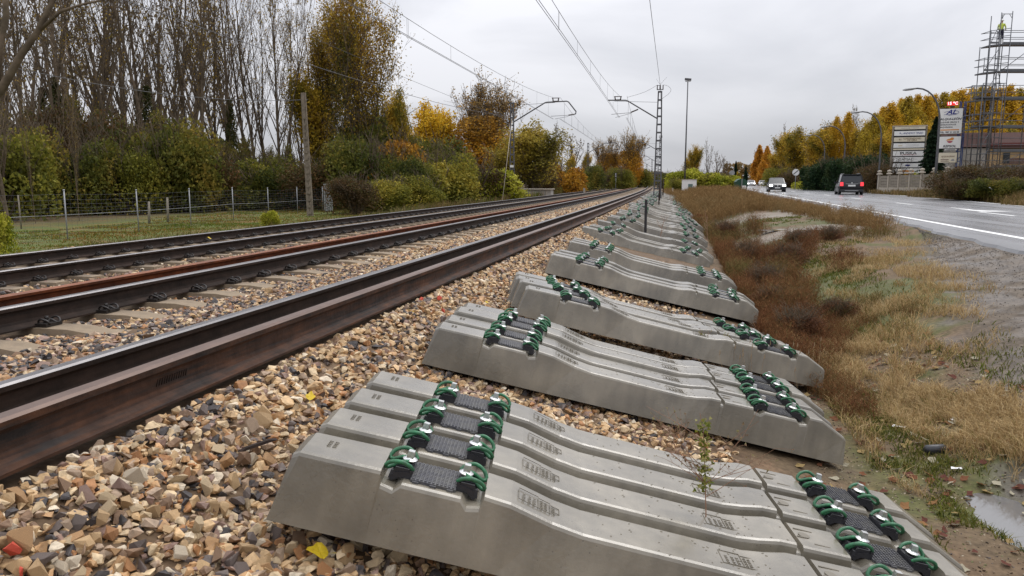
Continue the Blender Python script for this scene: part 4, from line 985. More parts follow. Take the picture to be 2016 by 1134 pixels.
def spire(kind, H, R, pal, n, size, prof, nbr=60, spread=.22, gap=.0):
    r = rt; mb = MB(); mb.tube([(0, 0, -.2), (.05, 0, H * .4), (0, .05, H * .95)], [.22, .14, .03], 6); P = []; K = n // nbr
    for k in range(nbr):
        h = H * (.02 + .72 * (k + r.random()) / nbr); a = r.uniform(0, 6.28); q = r.random() ** .55; top = min(h + H * r.uniform(.22, .42), H * 1.0); rr_ = R * prof((h + top) / 2 / H) * q
        t = r.random(K); zz = h + (top - h) * t; rad = rr_ * np.minimum(1, (t * 3.2 + .05)) * np.clip(prof(np.clip(zz / H, 0, 1)) / max(prof((h + top) / 2 / H), .05), .0, 1.25)
        w = spread * (1.25 - .8 * t); P.append(np.stack([np.cos(a) * rad + r.normal(0, 1, K) * w, np.sin(a) * rad + r.normal(0, 1, K) * w, zz + r.normal(0, .2, K)], 1))
        e = [(0, 0, h), (math.cos(a) * rr_ * .7, math.sin(a) * rr_ * .7, h + (top - h) * .25), (math.cos(a) * rr_, math.sin(a) * rr_, h + (top - h) * .8)]; mb.tube(e, [.05, .03, .012], 4, cap=False)
    P = np.concatenate(P); P = P[P[:, 2] > .2]; nzv = fbm(P[:, 0] * 1.3 + 9, P[:, 2] * .35 + P[:, 1] * 1.1, int(r.integers(99))) * 1.4 - .2
    proto(kind, woody(mb), crown_mesh('crown', P, size, pal, r, nzv))
prof_col = lambda z: np.clip(np.minimum(.45 + 1.6 * np.asarray(z), 1) * (1 - np.clip((np.asarray(z) - .62) / .42, 0, 1) ** 1.7), .02, 1)
prof_cone = lambda z: np.clip(np.minimum(.6 + 2.5 * np.asarray(z), 1) * (1 - np.asarray(z)) ** .75 * 1.15, .02, 1)
TP['goldspire'] = []
for v in range(3):
    mb, pts = tree_skel(rt, 21, .42, 22, .12, .5, .36, 5, 3, up=.6, fork=int(v % 2) + 1, twr=.045)
    proto('barefar', woody(mb), crown_mesh('crown', pts[rt.random(len(pts)) < .25], .3, [(0.15, 0.11, 0.06), (0.22, 0.16, 0.07)], rt))
for v in range(4): spire('goldspire', 16, (2.3, 2.0, 2.6, 1.8)[v], GOLD if v != 2 else [(0.34, 0.24, 0.03), (0.42, 0.31, 0.035), (0.50, 0.36, 0.04)], 24000, .17, prof_col, nbr=80, spread=.38)
for v in range(2): spire('orangespire', 16, 3.4, [(0.40, 0.17, 0.025), (0.52, 0.235, 0.028), (0.62, 0.31, 0.035), (0.46, 0.22, 0.03)], 14000, .32, prof_cone, nbr=60, spread=.35)
for v in range(2):
    mb, pts = tree_skel(rt, 15.5, .26, 46, .04, .46, .50, 6, 3, up=.95, fork=4, twr=.02)
    n = 26000; z = rt.random(n) ** 1.2 * 11.5; a = rt.uniform(0, 6.28, n); q = rt.random(n) ** .5 * 3.1 * prof_col(z / 13.5) * (.7 + .5 * vnoise(a * 1.6, z * .5, 7 + v))
    P = np.concatenate([np.stack([np.cos(a) * q, np.sin(a) * q, z + .3], 1), pts[rt.random(len(pts)) < .75] + rt.normal(0, .12, (1, 3))])
    nzv = np.clip(P[:, 2] / 16 * 1.0 + (fbm(P[:, 0] * .9 + 3, P[:, 2] * .4 + P[:, 1] * .8, 5) - .5) * .5, 0, 1)
    proto('brownspire', woody(mb), crown_mesh('crown', P, .17, [(0.44, 0.25, 0.03), (0.62, 0.31, 0.03), (0.62, 0.34, 0.04), (0.46, 0.27, 0.06), (0.32, 0.22, 0.09)], rt, nzv))
# conifer
def conifer(seed):
    r = np.random.default_rng(seed); n = 9000; z = r.random(n) ** .85; a = r.uniform(0, 6.28, n); lay = (z * 16) % 1
    rad = (1 - z) ** .85 * (.55 + .6 * (1 - lay)) * (.75 + .35 * vnoise(a * 2.2, z * 14, seed)); q = r.random(n) ** .45
    P = np.stack([np.cos(a) * rad * q * 2.1, np.sin(a) * rad * q * 2.1, z * 9 + .3 - .35 * q * rad], 1)
    mb = MB(); mb.tube([(0, 0, -.2), (0, 0, 4.5), (0, 0, 9.2)], [.16, .09, .02], 6)
    proto('conifer', woody(mb), crown_mesh('crown', P, .24, [(0.010, 0.024, 0.012), (0.016, 0.034, 0.016), (0.026, 0.045, 0.02)], r))
conifer(3)
TP.pop('OLDbrown', None)
# bushes
def bush(kind, pal, seed, n=14000, size=.068, R=(1.7, 1.5, 1.5), open_=.0, stems=34):
    r = np.random.default_rng(seed); blobs = [(r.uniform(-.55, .55) * R[0], r.uniform(-.55, .55) * R[1], R[2] * r.uniform(.35, .95), r.uniform(.5, .85)) for _ in range(9)]
    P = []; 
    for (x, y, z, s) in blobs:
        m_ = n // 9; d = r.normal(size=(m_, 3)); d /= np.linalg.norm(d, axis=1)[:, None]; q = r.random(m_) ** .38; rad = s * np.array([R[0] * .62, R[1] * .62, R[2] * .62])
        P.append(np.array([x, y, z]) + d * (q * (.78 + .5 * vnoise(d[:, 0] * 3 + 7, d[:, 2] * 3 + d[:, 1] * 2, seed)))[:, None] * rad)
    P = np.concatenate(P); P = P[P[:, 2] > .02]
    k = rt.random(len(P)) > .05; P = P[k]
    sk = np.stack([r.uniform(-1, 1, n // 9) * R[0] * .85, r.uniform(-1, 1, n // 9) * R[1] * .85, r.uniform(0, .6, n // 9) * R[2]], 1); P = np.concatenate([P, sk])
    nzv = fbm(P[:, 0] * 1.1 + 3, P[:, 2] * 1.1 + P[:, 1], seed) * 1.5 - .25
    mb = MB()
    for s in range(stems):
        a = r.uniform(0, 6.28); e = (math.cos(a) * R[0] * .8 * r.random(), math.sin(a) * R[1] * .8 * r.random(), R[2] * r.uniform(.9, 1.45)); mb.tube([(e[0] * .15, e[1] * .15, -.1), (e[0] * .6, e[1] * .6, e[2] * .5), e], [.03, .018, .007], 3, cap=False)
        for w in range(4):
            f = r.uniform(.5, 1); p = (e[0] * f, e[1] * f, e[2] * f); mb.tube([p, (p[0] + r.normal(0, .25), p[1] + r.normal(0, .25), p[2] + r.uniform(.2, .5))], [.009, .005], 3, cap=False)
    proto(kind, woody(mb), crown_mesh('crown', P, size, pal, r, nzv))
DG = [(0.048, 0.060, 0.015), (0.086, 0.098, 0.020), (0.13, 0.13, 0.024), (0.19, 0.165, 0.030), (0.26, 0.19, 0.036)]
for s in range(3): bush('darkbush', DG, 100 + s)
for s in range(2): bush('olivebush', [(0.085, 0.092, 0.018), (0.145, 0.148, 0.024), (0.21, 0.20, 0.03), (0.29, 0.25, 0.04), (0.36, 0.28, 0.042)], 110 + s)
for s in range(2): bush('brownbush', [(0.045, 0.032, 0.016), (0.075, 0.045, 0.02), (0.105, 0.065, 0.028), (0.07, 0.065, 0.02), (0.15, 0.08, 0.03)], 120 + s, n=11000, size=.058, stems=40)
for s in range(2): bush('rustclump', [(0.085, 0.040, 0.022), (0.14, 0.062, 0.032), (0.19, 0.09, 0.042), (0.12, 0.075, 0.034), (0.16, 0.13, 0.045)], 160 + s, n=13000, size=.05, stems=90)
for s in range(2): bush('limebush', [(0.17, 0.20, 0.018), (0.27, 0.29, 0.024), (0.38, 0.38, 0.035), (0.46, 0.43, 0.06), (0.18, 0.17, 0.025)], 130 + s, size=.12)
bush('orangebush', [(0.20, 0.09, 0.015), (0.34, 0.16, 0.02), (0.42, 0.22, 0.022), (0.16, 0.10, 0.02)], 140, size=.085)
bush('hedgebush', [(0.012, 0.030, 0.012), (0.020, 0.042, 0.016), (0.032, 0.056, 0.020), (0.05, 0.07, 0.024)], 150, n=12000, size=.10, R=(1.7, 1.3, 1.9))
NOM = {'bare': 21, 'barefar': 21, 'ivy': 20, 'bigpoplar': 17, 'goldround': 9, 'brownspire': 16, 'willow': 8, 'goldspire': 16, 'yellowtree': 12, 'orangespire': 16, 'conifer': 9.2, 'darkbush': 2.6, 'olivebush': 2.6, 'brownbush': 2.8, 'limebush': 2.6, 'orangebush': 2.6, 'hedgebush': 3.2}
for kname, lst in TP.items():
    NOM[kname] = float(np.mean([max(v.co.z for v in (c or tm).vertices) for tm, c in lst])) if kname not in ('bare', 'barefar', 'ivy') else NOM[kname]
cnt = {}
def plant(kind, px, D, top, label, cat='tree', group=None, zb=-.1, wid=1.0, name=None, v=None, lean=None, zfix=None):
    if kind == 'bare' and D > 80: kind = 'barefar'
    i = cnt.get(kind, 0); cnt[kind] = i + 1
    tm, cm = TP[kind][(v if v is not None else i) % len(TP[kind])]
    p = foot(px, D, zb); H = hgt(top, D, zb); s = H / NOM[kind]
    t = empty(name or ('bush' if 'bush' in kind else 'tree'), tuple(p), rz=(i * 2.4 + .7) % 6.28); t.scale = (s * wid, s * wid, s)
    if lean: t.rotation_euler = (lean[0], lean[1], t.rotation_euler[2])
    link('trunk', tm, t)
    if cm: link('crown', cm, t)
    return tag(t, label, cat, group)
# the row of tall bare poplars behind the wire fence (photo column of the foot, distance, top row)
G1 = 'tall bare poplars in the grove behind the wire fence'
LP = [(-30, 44, -250, 'bare'), (18, 58, -190, 'bare'), (62, 52, -230, 'bare'), (100, 56, -200, 'ivy'), (128, 50, -260, 'ivy'), (158, 66, -150, 'bare'), (180, 55, -200, 'bare'), (207, 62, -170, 'ivy'), (232, 54, -210, 'bare'), (256, 66, -130, 'bare'), (286, 58, -190, 'ivy'), (304, 55, -210, 'ivy'), (330, 64, -150, 'bare'), (352, 57, -150, 'bare'), (378, 62, -120, 'bare'), (396, 56, -170, 'bare'), (430, 62, -110, 'bare'), (462, 58, -140, 'ivy'), (486, 64, -90, 'bare'), (512, 60, -110, 'bare'), (538, 62, -60, 'bare'), (570, 70, -10, 'bare'), (596, 66, 10, 'bare')]
for i, (px, D, top, k) in enumerate(LP):
    ln = None
    if px == 538: ln = (0.0, .13)
    what = 'poplar with ivy round its lower trunk' if k == 'ivy' else 'almost leafless poplar'
    plant(k, px, D, top, '%s, %s tall trunk from the left' % (what, ORD[i]), 'tree', G1, wid=.82 if k == 'bare' else .8, lean=ln)
for v in range(2): leafy('scrubtree', 7, [(0.13, 0.085, 0.03), (0.18, 0.12, 0.035), (0.16, 0.16, 0.03), (0.27, 0.22, 0.035), (0.38, 0.28, 0.04)], 5200, .11, nb=26, h0=.12, ang=.55, blen=.5, up=.5, fork=3, spread=.22)
NOM['scrubtree'] = 8.0
for i, (px, D, top) in enumerate([(2, 46, 190), (58, 48, 235), (108, 49, 205), (150, 51, 180), (196, 50, 215), (240, 50, 222), (278, 52, 240), (322, 50, 212), (362, 52, 245), (418, 56, 262), (452, 55, 275), (492, 57, 268), (530, 58, 285), (566, 56, 280), (668, 54, 262), (812, 56, 262), (868, 58, 290), (915, 60, 300)]):
    plant('scrubtree', px, D, top, 'scraggy brown and olive sapling rising out of the undergrowth, %s from the left' % ORD[i], 'tree', 'scraggy saplings in the undergrowth', wid=.75)
plant('darkbush', 700, 61, 205, 'tall dark green shrub inside the foot of the big poplar', 'bush', wid=.8)
plant('darkbush', 752, 58, 222, 'dark green shrub at the right foot of the big poplar, below the orange tree', 'bush', wid=.75)
plant('bare', 556, 58, -70, 'leaning leafless poplar crossing others left of the concrete pole', 'tree', G1, lean=(0, .10), wid=.9)
plant('bare', 615, 64, 5, 'thin leafless poplar right behind the concrete pole', 'tree', G1, wid=.8)
def corner_limb():
    t = empty('tree', tuple(foot(-60, 22, -.1))); tag(t, 'thick bare limb of a tree outside the photo crossing its top left corner', 'tree'); o = t.location.copy(); m_ = MB()
    Z = Vector((0, 0, 0)); L_ = lambda px, py, D=22: at(px, py, D) - o
    m_.tube([Z, L_(-62, 250), L_(-40, 215), L_(0, 180), L_(40, 110), L_(75, 60), L_(105, 0), L_(120, -60)], [.28, .22, .17, .13, .105, .09, .07, .05], 7)
    m_.tube([L_(75, 62), L_(120, 22), L_(165, 8), L_(230, -6)], [.06, .045, .035, .02], 6); m_.tube([L_(-10, 190), L_(0, 90), L_(12, 30), L_(8, -40)], [.12, .10, .09, .07], 6)
    r = np.random.default_rng(4)
    for k in range(46):
        a = L_(r.uniform(-20, 160), r.uniform(-10, 130)); b = a + Vector((r.normal(0, .5), r.normal(0, .4), r.uniform(.2, 1.1))); m_.tube([a, (a + b) / 2 + Vector((r.normal(0, .08), 0, 0)), b], [.016, .011, .006], 3, cap=False)
    m_.build('limb', M['bark'], t)
corner_limb()
# more distant ones thicken the grove
for i in range(9):
    plant('bare', -60 + i * 62 + (i * 37 % 23), 84 + (i * 7 % 12), 20 - (i * 53 % 70), 'thin leafless poplar far back in the grove behind the wire fence', 'tree', 'thin poplars deep in the grove', wid=.9)
# undergrowth: three rows of bushes
LB = [(-10, 36, 238, 'olivebush', 'olive green bush at the left edge of the photo behind the wire fence'), (40, 44, 230, 'brownbush', 'reddish brown bush near the left edge under the poplars'), (85, 42, 250, 'darkbush', 'dark green bush under the ivy covered poplars, left'), (130, 47, 215, 'brownbush', 'brown tangled bush round the thick ivy trunk'),
      (175, 43, 262, 'darkbush', 'dark green bush between the second and third fence posts'), (215, 47, 250, 'brownbush', 'rust brown bush under the ivy trunks, mid left'), (255, 44, 292, 'olivebush', 'yellowish green bush just behind the second fence post'), (300, 48, 244, 'darkbush', 'dark green bush left of the third fence post'),
      (345, 46, 232, 'darkbush', 'tall dark green bush behind the third fence post'), (395, 48, 312, 'brownbush', 'low reddish bush right of the third fence post'), (430, 52, 312, 'olivebush', 'olive bush behind the gap in the poplars'), (470, 50, 318, 'darkbush', 'dark green bush behind the fourth fence post'),
      (510, 53, 308, 'olivebush', 'olive green bush behind the fifth fence post'), (548, 56, 316, 'brownbush', 'dark brown bush behind the sixth fence post'), (575, 52, 322, 'darkbush', 'small dark bush left of the concrete pole'),
      (645, 50, 318, 'brownbush', 'dark bush right of the concrete pole by the pale metal sheets'), (690, 52, 290, 'darkbush', 'dark green bush under the big yellow green poplar'), (735, 50, 262, 'darkbush', 'tall dark green bush at the right foot of the big poplar'), (762, 52, 272, 'orangebush', 'orange leaved bush below the big poplar'),
      (800, 50, 300, 'darkbush', 'dark green bush below the golden round tree'), (845, 52, 306, 'olivebush', 'wide olive bush with bare pale twigs on top'), (885, 54, 300, 'olivebush', 'olive green bush below the brown spire tree'), (925, 56, 312, 'brownbush', 'dark brown bush below the brown spire tree'), (968, 57, 330, 'limebush', 'bright green bush left of the near lattice mast'),
      (700, 43, 348, 'brownbush', 'low dark bramble at the end of the wire fence'), (765, 46, 345, 'olivebush', 'low green bush bordering the track below the poplar'), (828, 48, 344, 'olivebush', 'low round green bush bordering the track')]
for (px, D, top, k, lab) in LB:
    plant(k, px, D, top, lab, 'bush', 'bushes of the undergrowth left of the track', wid=1.2 if top > 300 else .80)
for i in range(13):
    plant('darkbush' if i % 3 else 'brownbush', -20 + i * 50, 62 + (i * 5 % 9), (262 if i < 7 else 306) + (i * 29 % 34), 'dim bush deep in the undergrowth of the poplar grove', 'bush', 'dim bushes deep in the grove', wid=1.3)
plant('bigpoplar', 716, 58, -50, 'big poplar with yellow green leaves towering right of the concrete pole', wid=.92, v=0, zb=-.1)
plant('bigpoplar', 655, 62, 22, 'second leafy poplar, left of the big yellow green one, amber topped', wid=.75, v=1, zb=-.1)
plant('yellowtree', 628, 60, 130, 'small yellow leaved tree behind the concrete pole', wid=.9)
plant('yellowtree', 796, 56, 168, 'slim dark green and yellow tree leaning out right of the big poplar', wid=.6, v=1)
plant('yellowtree', 762, 60, 205, 'orange yellow tree between the big poplar and the golden round tree', wid=.8)
plant('goldround', 842, 82, 192, 'golden round crowned tree standing out against the grey sky', wid=1.05)
plant('darkbush', 848, 74, 262, 'dark green dense tree crown in front of the golden round tree', 'tree', wid=.9)
plant('brownspire', 950, 84, 146, 'tall brown and orange tree with bare brushlike top', wid=1.55, v=0)
plant('yellowtree', 900, 84, 262, 'small yellow tree at the left foot of the brown spire tree', wid=.7)
plant('willow', 1050, 74, 228, 'wide olive yellow tree behind the near left lattice mast', wid=1.5)
plant('willow', 1000, 78, 268, 'olive tree between the brown spire tree and the lattice mast', wid=1.2)
plant('bare', 1092, 120, 250, 'leafless tree right of the olive tree by the track', wid=1.0)
plant('bare', 1128, 130, 268, 'second leafless tree between the two left masts', wid=1.1)
plant('yellowtree', 1120, 118, 300, 'pale yellow green tree behind the bright orange bush', wid=.8)
plant('yellowtree', 1152, 125, 296, 'yellow tree just left of the second left mast', wid=.7)
plant('orangebush', 1098, 88, 317, 'bright orange bush beside the track before the second mast', 'bush', wid=1.0)
plant('darkbush', 1078, 84, 340, 'dark bush at the left foot of the bright orange bush', 'bush')
plant('olivebush', 1128, 92, 326, 'yellow green bush right of the bright orange bush', 'bush', wid=.8)
plant('darkbush', 1152, 104, 320, 'dark bush at the foot of the second left mast', 'bush')
plant('brownbush', 1062, 80, 338, 'dark brown bush behind the concrete box', 'bush')
plant('brownbush', 1180, 130, 332, 'brown bush right of the second left mast', 'bush')
plant('brownspire', 1198, 140, 262, 'leafless brushlike tree, left of the twin trees by the vanishing track', wid=1.3, v=1)
plant('brownspire', 1238, 138, 254, 'orange and green tree nearest the vanishing track', wid=1.4, v=0)
plant('olivebush', 1222, 130, 330, 'olive brown bush under the orange tree by the vanishing track', 'bush', wid=.8)
plant('olivebush', 1248, 140, 326, 'olive bush right of the orange tree by the vanishing track', 'bush')
plant('olivebush', 1205, 132, 334, 'olive bush under the leafless brushlike tree', 'bush')
for i, (px, D, top) in enumerate([(1272, 320, 342), (1290, 340, 344), (1302, 330, 340), (1262, 300, 338), (1312, 320, 344)]):
    plant('brownbush', px, D, top, 'hazy brown bush at the vanishing point of the track', 'bush', 'hazy bushes at the vanishing point', wid=1.6)
# centre: between the railway and the road
CB = [(1322, 128, 338, 'darkbush', 'dark reddish green bush at the left end of the lime green bushes'), (1340, 120, 334, 'limebush', 'lime green bush left of the floodlight mast'), (1366, 122, 330, 'limebush', 'lime green bush behind the white cabin'), (1390, 118, 336, 'limebush', 'lime green bush just right of the white cabin'), (1412, 120, 338, 'limebush', 'lime green bush midway between cabin and green container'), (1434, 121, 342, 'limebush', 'lime green bush left of the green container'), (1330, 110, 350, 'olivebush', 'low olive bush in front of the lime green bushes'), (1425, 126, 346, 'olivebush', 'olive bush behind the green container')]
for (px, D, top, k, lab) in CB: plant(k, px, D, top, lab, 'bush', 'lime green bushes between railway and road', zb=.45, wid=1.15)
plant('yellowtree', 1366, 138, 282, 'yellow green poplar behind the floodlight mast', zb=.5, wid=.8)
plant('yellowtree', 1350, 142, 308, 'small yellow tree left of the floodlight mast', zb=.5, wid=.8)
plant('bare', 1391, 140, 278, 'slim leafless tree right of the floodlight mast', zb=.5, wid=.55)
plant('bare', 1409, 150, 302, 'low leafless tree above the lime green bushes', zb=.5, wid=1.2)
plant('bare', 1431, 160, 314, 'leafless tree left of the small dark conifer', zb=.5, wid=1.2)
plant('conifer', 1447, 150, 317, 'small dark conifer above the green container', zb=.5, wid=.85)
plant('conifer', 1467, 190, 326, 'grey green conifer right of the small dark one, farther off', zb=.5, wid=.9)
plant('yellowtree', 1454, 130, 336, 'small yellow shrub tree right behind the green container', zb=.5, wid=.7)
for i, (u_, Y_, h_, lab) in enumerate(CLUMPS):
    tm, cm = TP['rustclump'][i % 2]; X_ = u_ + float(cu(Y_)); t = empty('weed_clump', (X_, Y_, gz(X_, Y_) - .02), rz=i * 1.3); s = h_ / 2.6; t.scale = (s * 1.25, s * 1.25, s)
    link('stems', tm, t); link('foliage', cm, t); tag(t, lab, 'weeds', 'rusty weed clumps on the verge')
# right of the road
RT = [(1483, 260, 300, 'bare', 1.0, 'leafless tree at the left end of the orange grove'), (1492, 240, 288, 'orangespire', .8, 'orange poplar, left one of the pair down the road'), (1507, 235, 290, 'orangespire', .8, 'orange poplar, right one of the pair down the road'), (1500, 215, 318, 'orangespire', 1.2, 'lower orange tree in front of the orange pair'),
      (1528, 190, 300, 'yellowtree', .9, 'olive tree right of the orange poplars'), (1545, 165, 262, 'yellowtree', .75, 'pointed yellow tree beyond the restriction end sign'), (1541, 175, 254, 'bare', .6, 'thin leafless tree rising behind the pointed yellow tree'), (1572, 150, 250, 'yellowtree', .9, 'broad yellow tree above the restriction end sign'), (1600, 140, 248, 'yellowtree', .9, 'broad yellow tree behind the fourth street lamp'),
      (1622, 150, 240, 'yellowtree', .7, 'tall yellow tree left of the third street lamp'), (1640, 140, 232, 'goldspire', .6, 'golden poplar left of the third street lamp head'), (1663, 142, 224, 'goldspire', .7, 'golden poplar above the black car'), (1688, 138, 236, 'yellowtree', .7, 'olive gold tree between two street lamps'), (1680, 160, 218, 'bare', .6, 'leafless treetop behind the second street lamp head'),
      (1540, 150, 325, 'olivebush', 1.2, 'olive bush beyond the dark car'), (1556, 135, 335, 'brownbush', 1.2, 'brown bush left of the restriction end sign')]
for (px, D, top, k, w, lab) in RT: plant(k, px, D, top - (3 if 'bush' not in k else 0), lab, 'bush' if 'bush' in k else 'tree', 'autumn trees right of the road', zb=.6, wid=w * (1.45 if k in ('yellowtree', 'goldspire', 'orangespire') else 1))
GR = [(1712, 226), (1728, 214), (1745, 205), (1762, 198), (1778, 194), (1796, 190), (1812, 192), (1828, 190), (1845, 186), (1862, 184), (1880, 180), (1898, 178), (1916, 176), (1934, 175), (1952, 177), (1972, 172), (1992, 178), (2012, 180), (2035, 176)]
for i, (px, top) in enumerate(GR):
    plant('goldspire', px, 118 + (i * 7 % 13), top - 3, 'golden poplar of the dense plantation, %s from its left end' % ORD[i], 'tree', 'golden poplar plantation behind the signs', zb=.6, wid=1.25)
for i, (px, D, top) in enumerate([(1720, 105, 262), (1745, 108, 250), (1775, 106, 240), (1805, 104, 246), (1835, 106, 232), (1868, 104, 240), (1905, 106, 236), (1945, 104, 230), (1985, 106, 236)]):
    plant('goldspire' if i % 2 else 'yellowtree', px, D, top, 'golden tree at the front of the plantation, %s front one from the left' % ORD[i], 'tree', 'front row of the golden plantation', zb=.6, wid=1.35)
plant('goldround', 1795, 84, 232, 'bright yellow bushy tree peeking over the tall panel sign', zb=.6, wid=.8)
plant('conifer', 1832, 66, 232, 'dark conifer between the tall panel sign and the stacked signs', zb=.6, wid=1.05)
plant('conifer', 1822, 72, 262, 'second dark conifer just right of the tall panel sign', zb=.6, wid=1.2)
for i, (px, D, top) in enumerate([(1606, 98, 322), (1616, 96, 312), (1630, 93, 308), (1648, 90, 312), (1666, 87, 306), (1684, 84, 304), (1702, 82, 304), (1718, 80, 308), (1738, 78, 300)]):
    plant('hedgebush', px, D, top, 'dark green hedge bush, %s from the left along the far roadside' % ORD[i], 'bush', 'dark green hedge right of the road', zb=.62, wid=1.05)
plant('limebush', 1586, 110, 340, 'small lime green bush right of the restriction end sign', 'bush', zb=.62)
plant('brownbush', 1712, 76, 322, 'dark reddish bush in front of the hedge, left of the panel sign', 'bush', zb=.62, wid=1.2)
plant('brownbush', 1742, 72, 318, 'purple brown bush left behind the panel sign', 'bush', zb=.62, wid=1.0)
for i, (px, D, top, k) in enumerate([(1884, 46, 336, 'brownbush'), (1904, 45, 330, 'brownbush'), (1925, 44, 326, 'brownbush'), (1958, 43, 330, 'darkbush'), (1990, 42, 326, 'brownbush'), (2020, 42, 326, 'brownbush'), (1886, 43, 346, 'brownbush'), (1918, 42, 348, 'darkbush'), (1950, 41, 348, 'darkbush'), (1985, 40, 348, 'darkbush'), (2016, 39.5, 350, 'darkbush')]):
    plant(k, px, D, top, '%s bush in the scaffolding hedge, %s' % ({'brownbush': 'rust brown', 'olivebush': 'green', 'darkbush': 'green'}[k], ['far left, upper row', 'second in the upper row', 'third in the upper row', 'fourth in the upper row', 'fifth in the upper row', 'at the right edge, upper row', 'far left, lower row', 'second in the lower row', 'third in the lower row', 'fourth in the lower row', 'at the right edge, lower row'][i]), 'bush', 'hedge below the scaffolding', zb=.85, wid=1.5)
plant('limebush', 1828, 68, 333, 'light green bush behind the concrete fence', 'bush', zb=.7, wid=1.0)
plant('limebush', 532, 31, 412, 'small light green plant in front of the wire fence', 'plant', wid=.8)
plant('limebush', -14, 17, 404, 'bright green leafy plant at the left edge of the photo', 'plant', zb=.1, wid=.55)
# distant land closing the horizon
def far_wood(name, x0, x1, y, h, pal, n, seed):
    r = np.random.default_rng(seed); X = r.uniform(x0, x1, n); hh = h * (.5 + .8 * fbm(X * .05, X * 0, seed)); Z = r.random(n) ** .8 * hh; Y = y + r.normal(0, 4, n)
    nzv = fbm(X * .12, Z * .3, seed); V, F, C = leaf_cloud(np.stack([X, Y, Z + .3], 1), 1.3, pal, r, nzv)
    return tag(link(name, np_mesh(name, V, F, M['leafm'], colr=C)), kind='stuff')
far_wood('far_wood', -330, -60, 330, 11, [(0.10, 0.09, 0.05), (0.15, 0.12, 0.06), (0.20, 0.13, 0.06)], 14000, 1)
far_wood('far_wood', -260, -95, 150, 13, [(0.08, 0.075, 0.03), (0.13, 0.11, 0.04), (0.17, 0.11, 0.045)], 9000, 4)
far_wood('far_wood', -60, 30, 480, 7, [(0.15, 0.12, 0.09), (0.17, 0.14, 0.11), (0.20, 0.15, 0.10)], 8000, 2)
far_wood('far_wood', 24, 330, 430, 16, [(0.14, 0.11, 0.05), (0.20, 0.13, 0.05), (0.24, 0.15, 0.05)], 14000, 3)

# ------------------------------------------------------------------ the weeds that stand close to the camera
def weed(px, py, zb, H, seed, label, leafy_=True, nbr=16, spread=.55, stemr=.0022, head=True):
    r = np.random.default_rng(seed); p = on(px, py, zb); t = empty('weed', tuple(p)); tag(t, label, 'weed'); mb = MB(); L = []
    st = [np.array([0, 0, -.02])]; d = np.array([.02, .02, 1.0])
    for i in range(9):
        d = d + r.normal(0, .05, 3); d[2] = 1; st.append(st[-1] + d * H * .10)
    mb.tube(st, [stemr * (1.3 - .09 * i) for i in range(10)], 5, cap=False)
    for k in range(nbr):
        j = int(r.integers(2, 8)); q = st[j]; a = r.uniform(0, 6.28) ; a = a if k % 2 else (0.15 if r.random() < .5 else 3.0) + r.normal(0, .4)
        dd = np.array([math.cos(a) * 1.1, math.sin(a) * .5, .5 + .5 * r.random()]); pt = [q]
        Lb = H * spread * r.uniform(.5, 1.1)
        for i in range(5): dd = dd + r.normal(0, .12, 3) + np.array([0, 0, .06]); pt.append(pt[-1] + dd / np.linalg.norm(dd) * Lb / 5)
        mb.tube(pt, [stemr * .65, stemr * .55, stemr * .5, stemr * .4, stemr * .35, stemr * .25], 4, cap=False)
        for w in range(4):
            i = int(r.integers(2, 6)); e = pt[i] + r.normal(0, .022, 3) + np.array([0, 0, .018]); mb.tube([pt[i], e], [stemr * .35, stemr * .25], 3, cap=False); L += [e, e + r.normal(0, .006, 3)]
    mb.build('stem', mat('dry_stem', (0.24, 0.13, 0.08), .8) if 'dry_stem' not in M else M['dry_stem'], t)
    if leafy_:
        P = np.array(L); V, F, C = leaf_cloud(P, .009, [(0.22, 0.16, 0.09), (0.15, 0.09, 0.05), (.25, .22, .10)], r)
        V2, F2, C2 = leaf_cloud(np.array([st[int(r.integers(4, 9))] * 1 + r.normal(0, .014, 3) * np.array([1, 1, 1.2]) for _ in range(230)]), .013, [(0.19, 0.20, 0.03), (0.27, 0.26, 0.06), (0.34, 0.32, 0.12), (.12, .15, .03)], r)
        link('leaves', np_mesh('leaves', np.concatenate([V, V2]) if head else V, np.concatenate([F, F2 + len(V)]) if head else F, M['leafm'], colr=np.concatenate([C, C2]) if head else C), t)
    return t
M['dry_stem'] = mat('dry_stem', (0.26, 0.14, 0.085), .8)
weed(1388, 1050, .34, .54, 1, 'dry branching weed with a pale green leafy head growing up between the nearest sleepers')
weed(1330, 905, .16, .25, 2, 'wispy dry weed in the dark gap behind the nearest sleeper bundle', head=False, nbr=12)
for i, (px, py, z, H) in enumerate([(1330, 690, .22, .20), (1380, 700, .2, .24), (1300, 670, .26, .17), (1420, 695, .18, .20)]):
    weed(px, py, z, H, 10 + i, 'thin dry weed sprouting behind the third nearest sleeper bundle, %s from the left' % ['second', 'third', 'first', 'fourth'][i], head=bool(i % 2), nbr=8, spread=.4, stemr=.003)
weed(1392, 470, .35, .8, 31, 'tall dry weed stalk among the far sleepers, left of the rusty weeds', nbr=8, spread=.3, stemr=.006, head=False)
weed(1300, 470, .3, .7, 32, 'spindly brown weed standing among the sleepers right of the black post', nbr=8, spread=.3, stemr=.006, head=False)
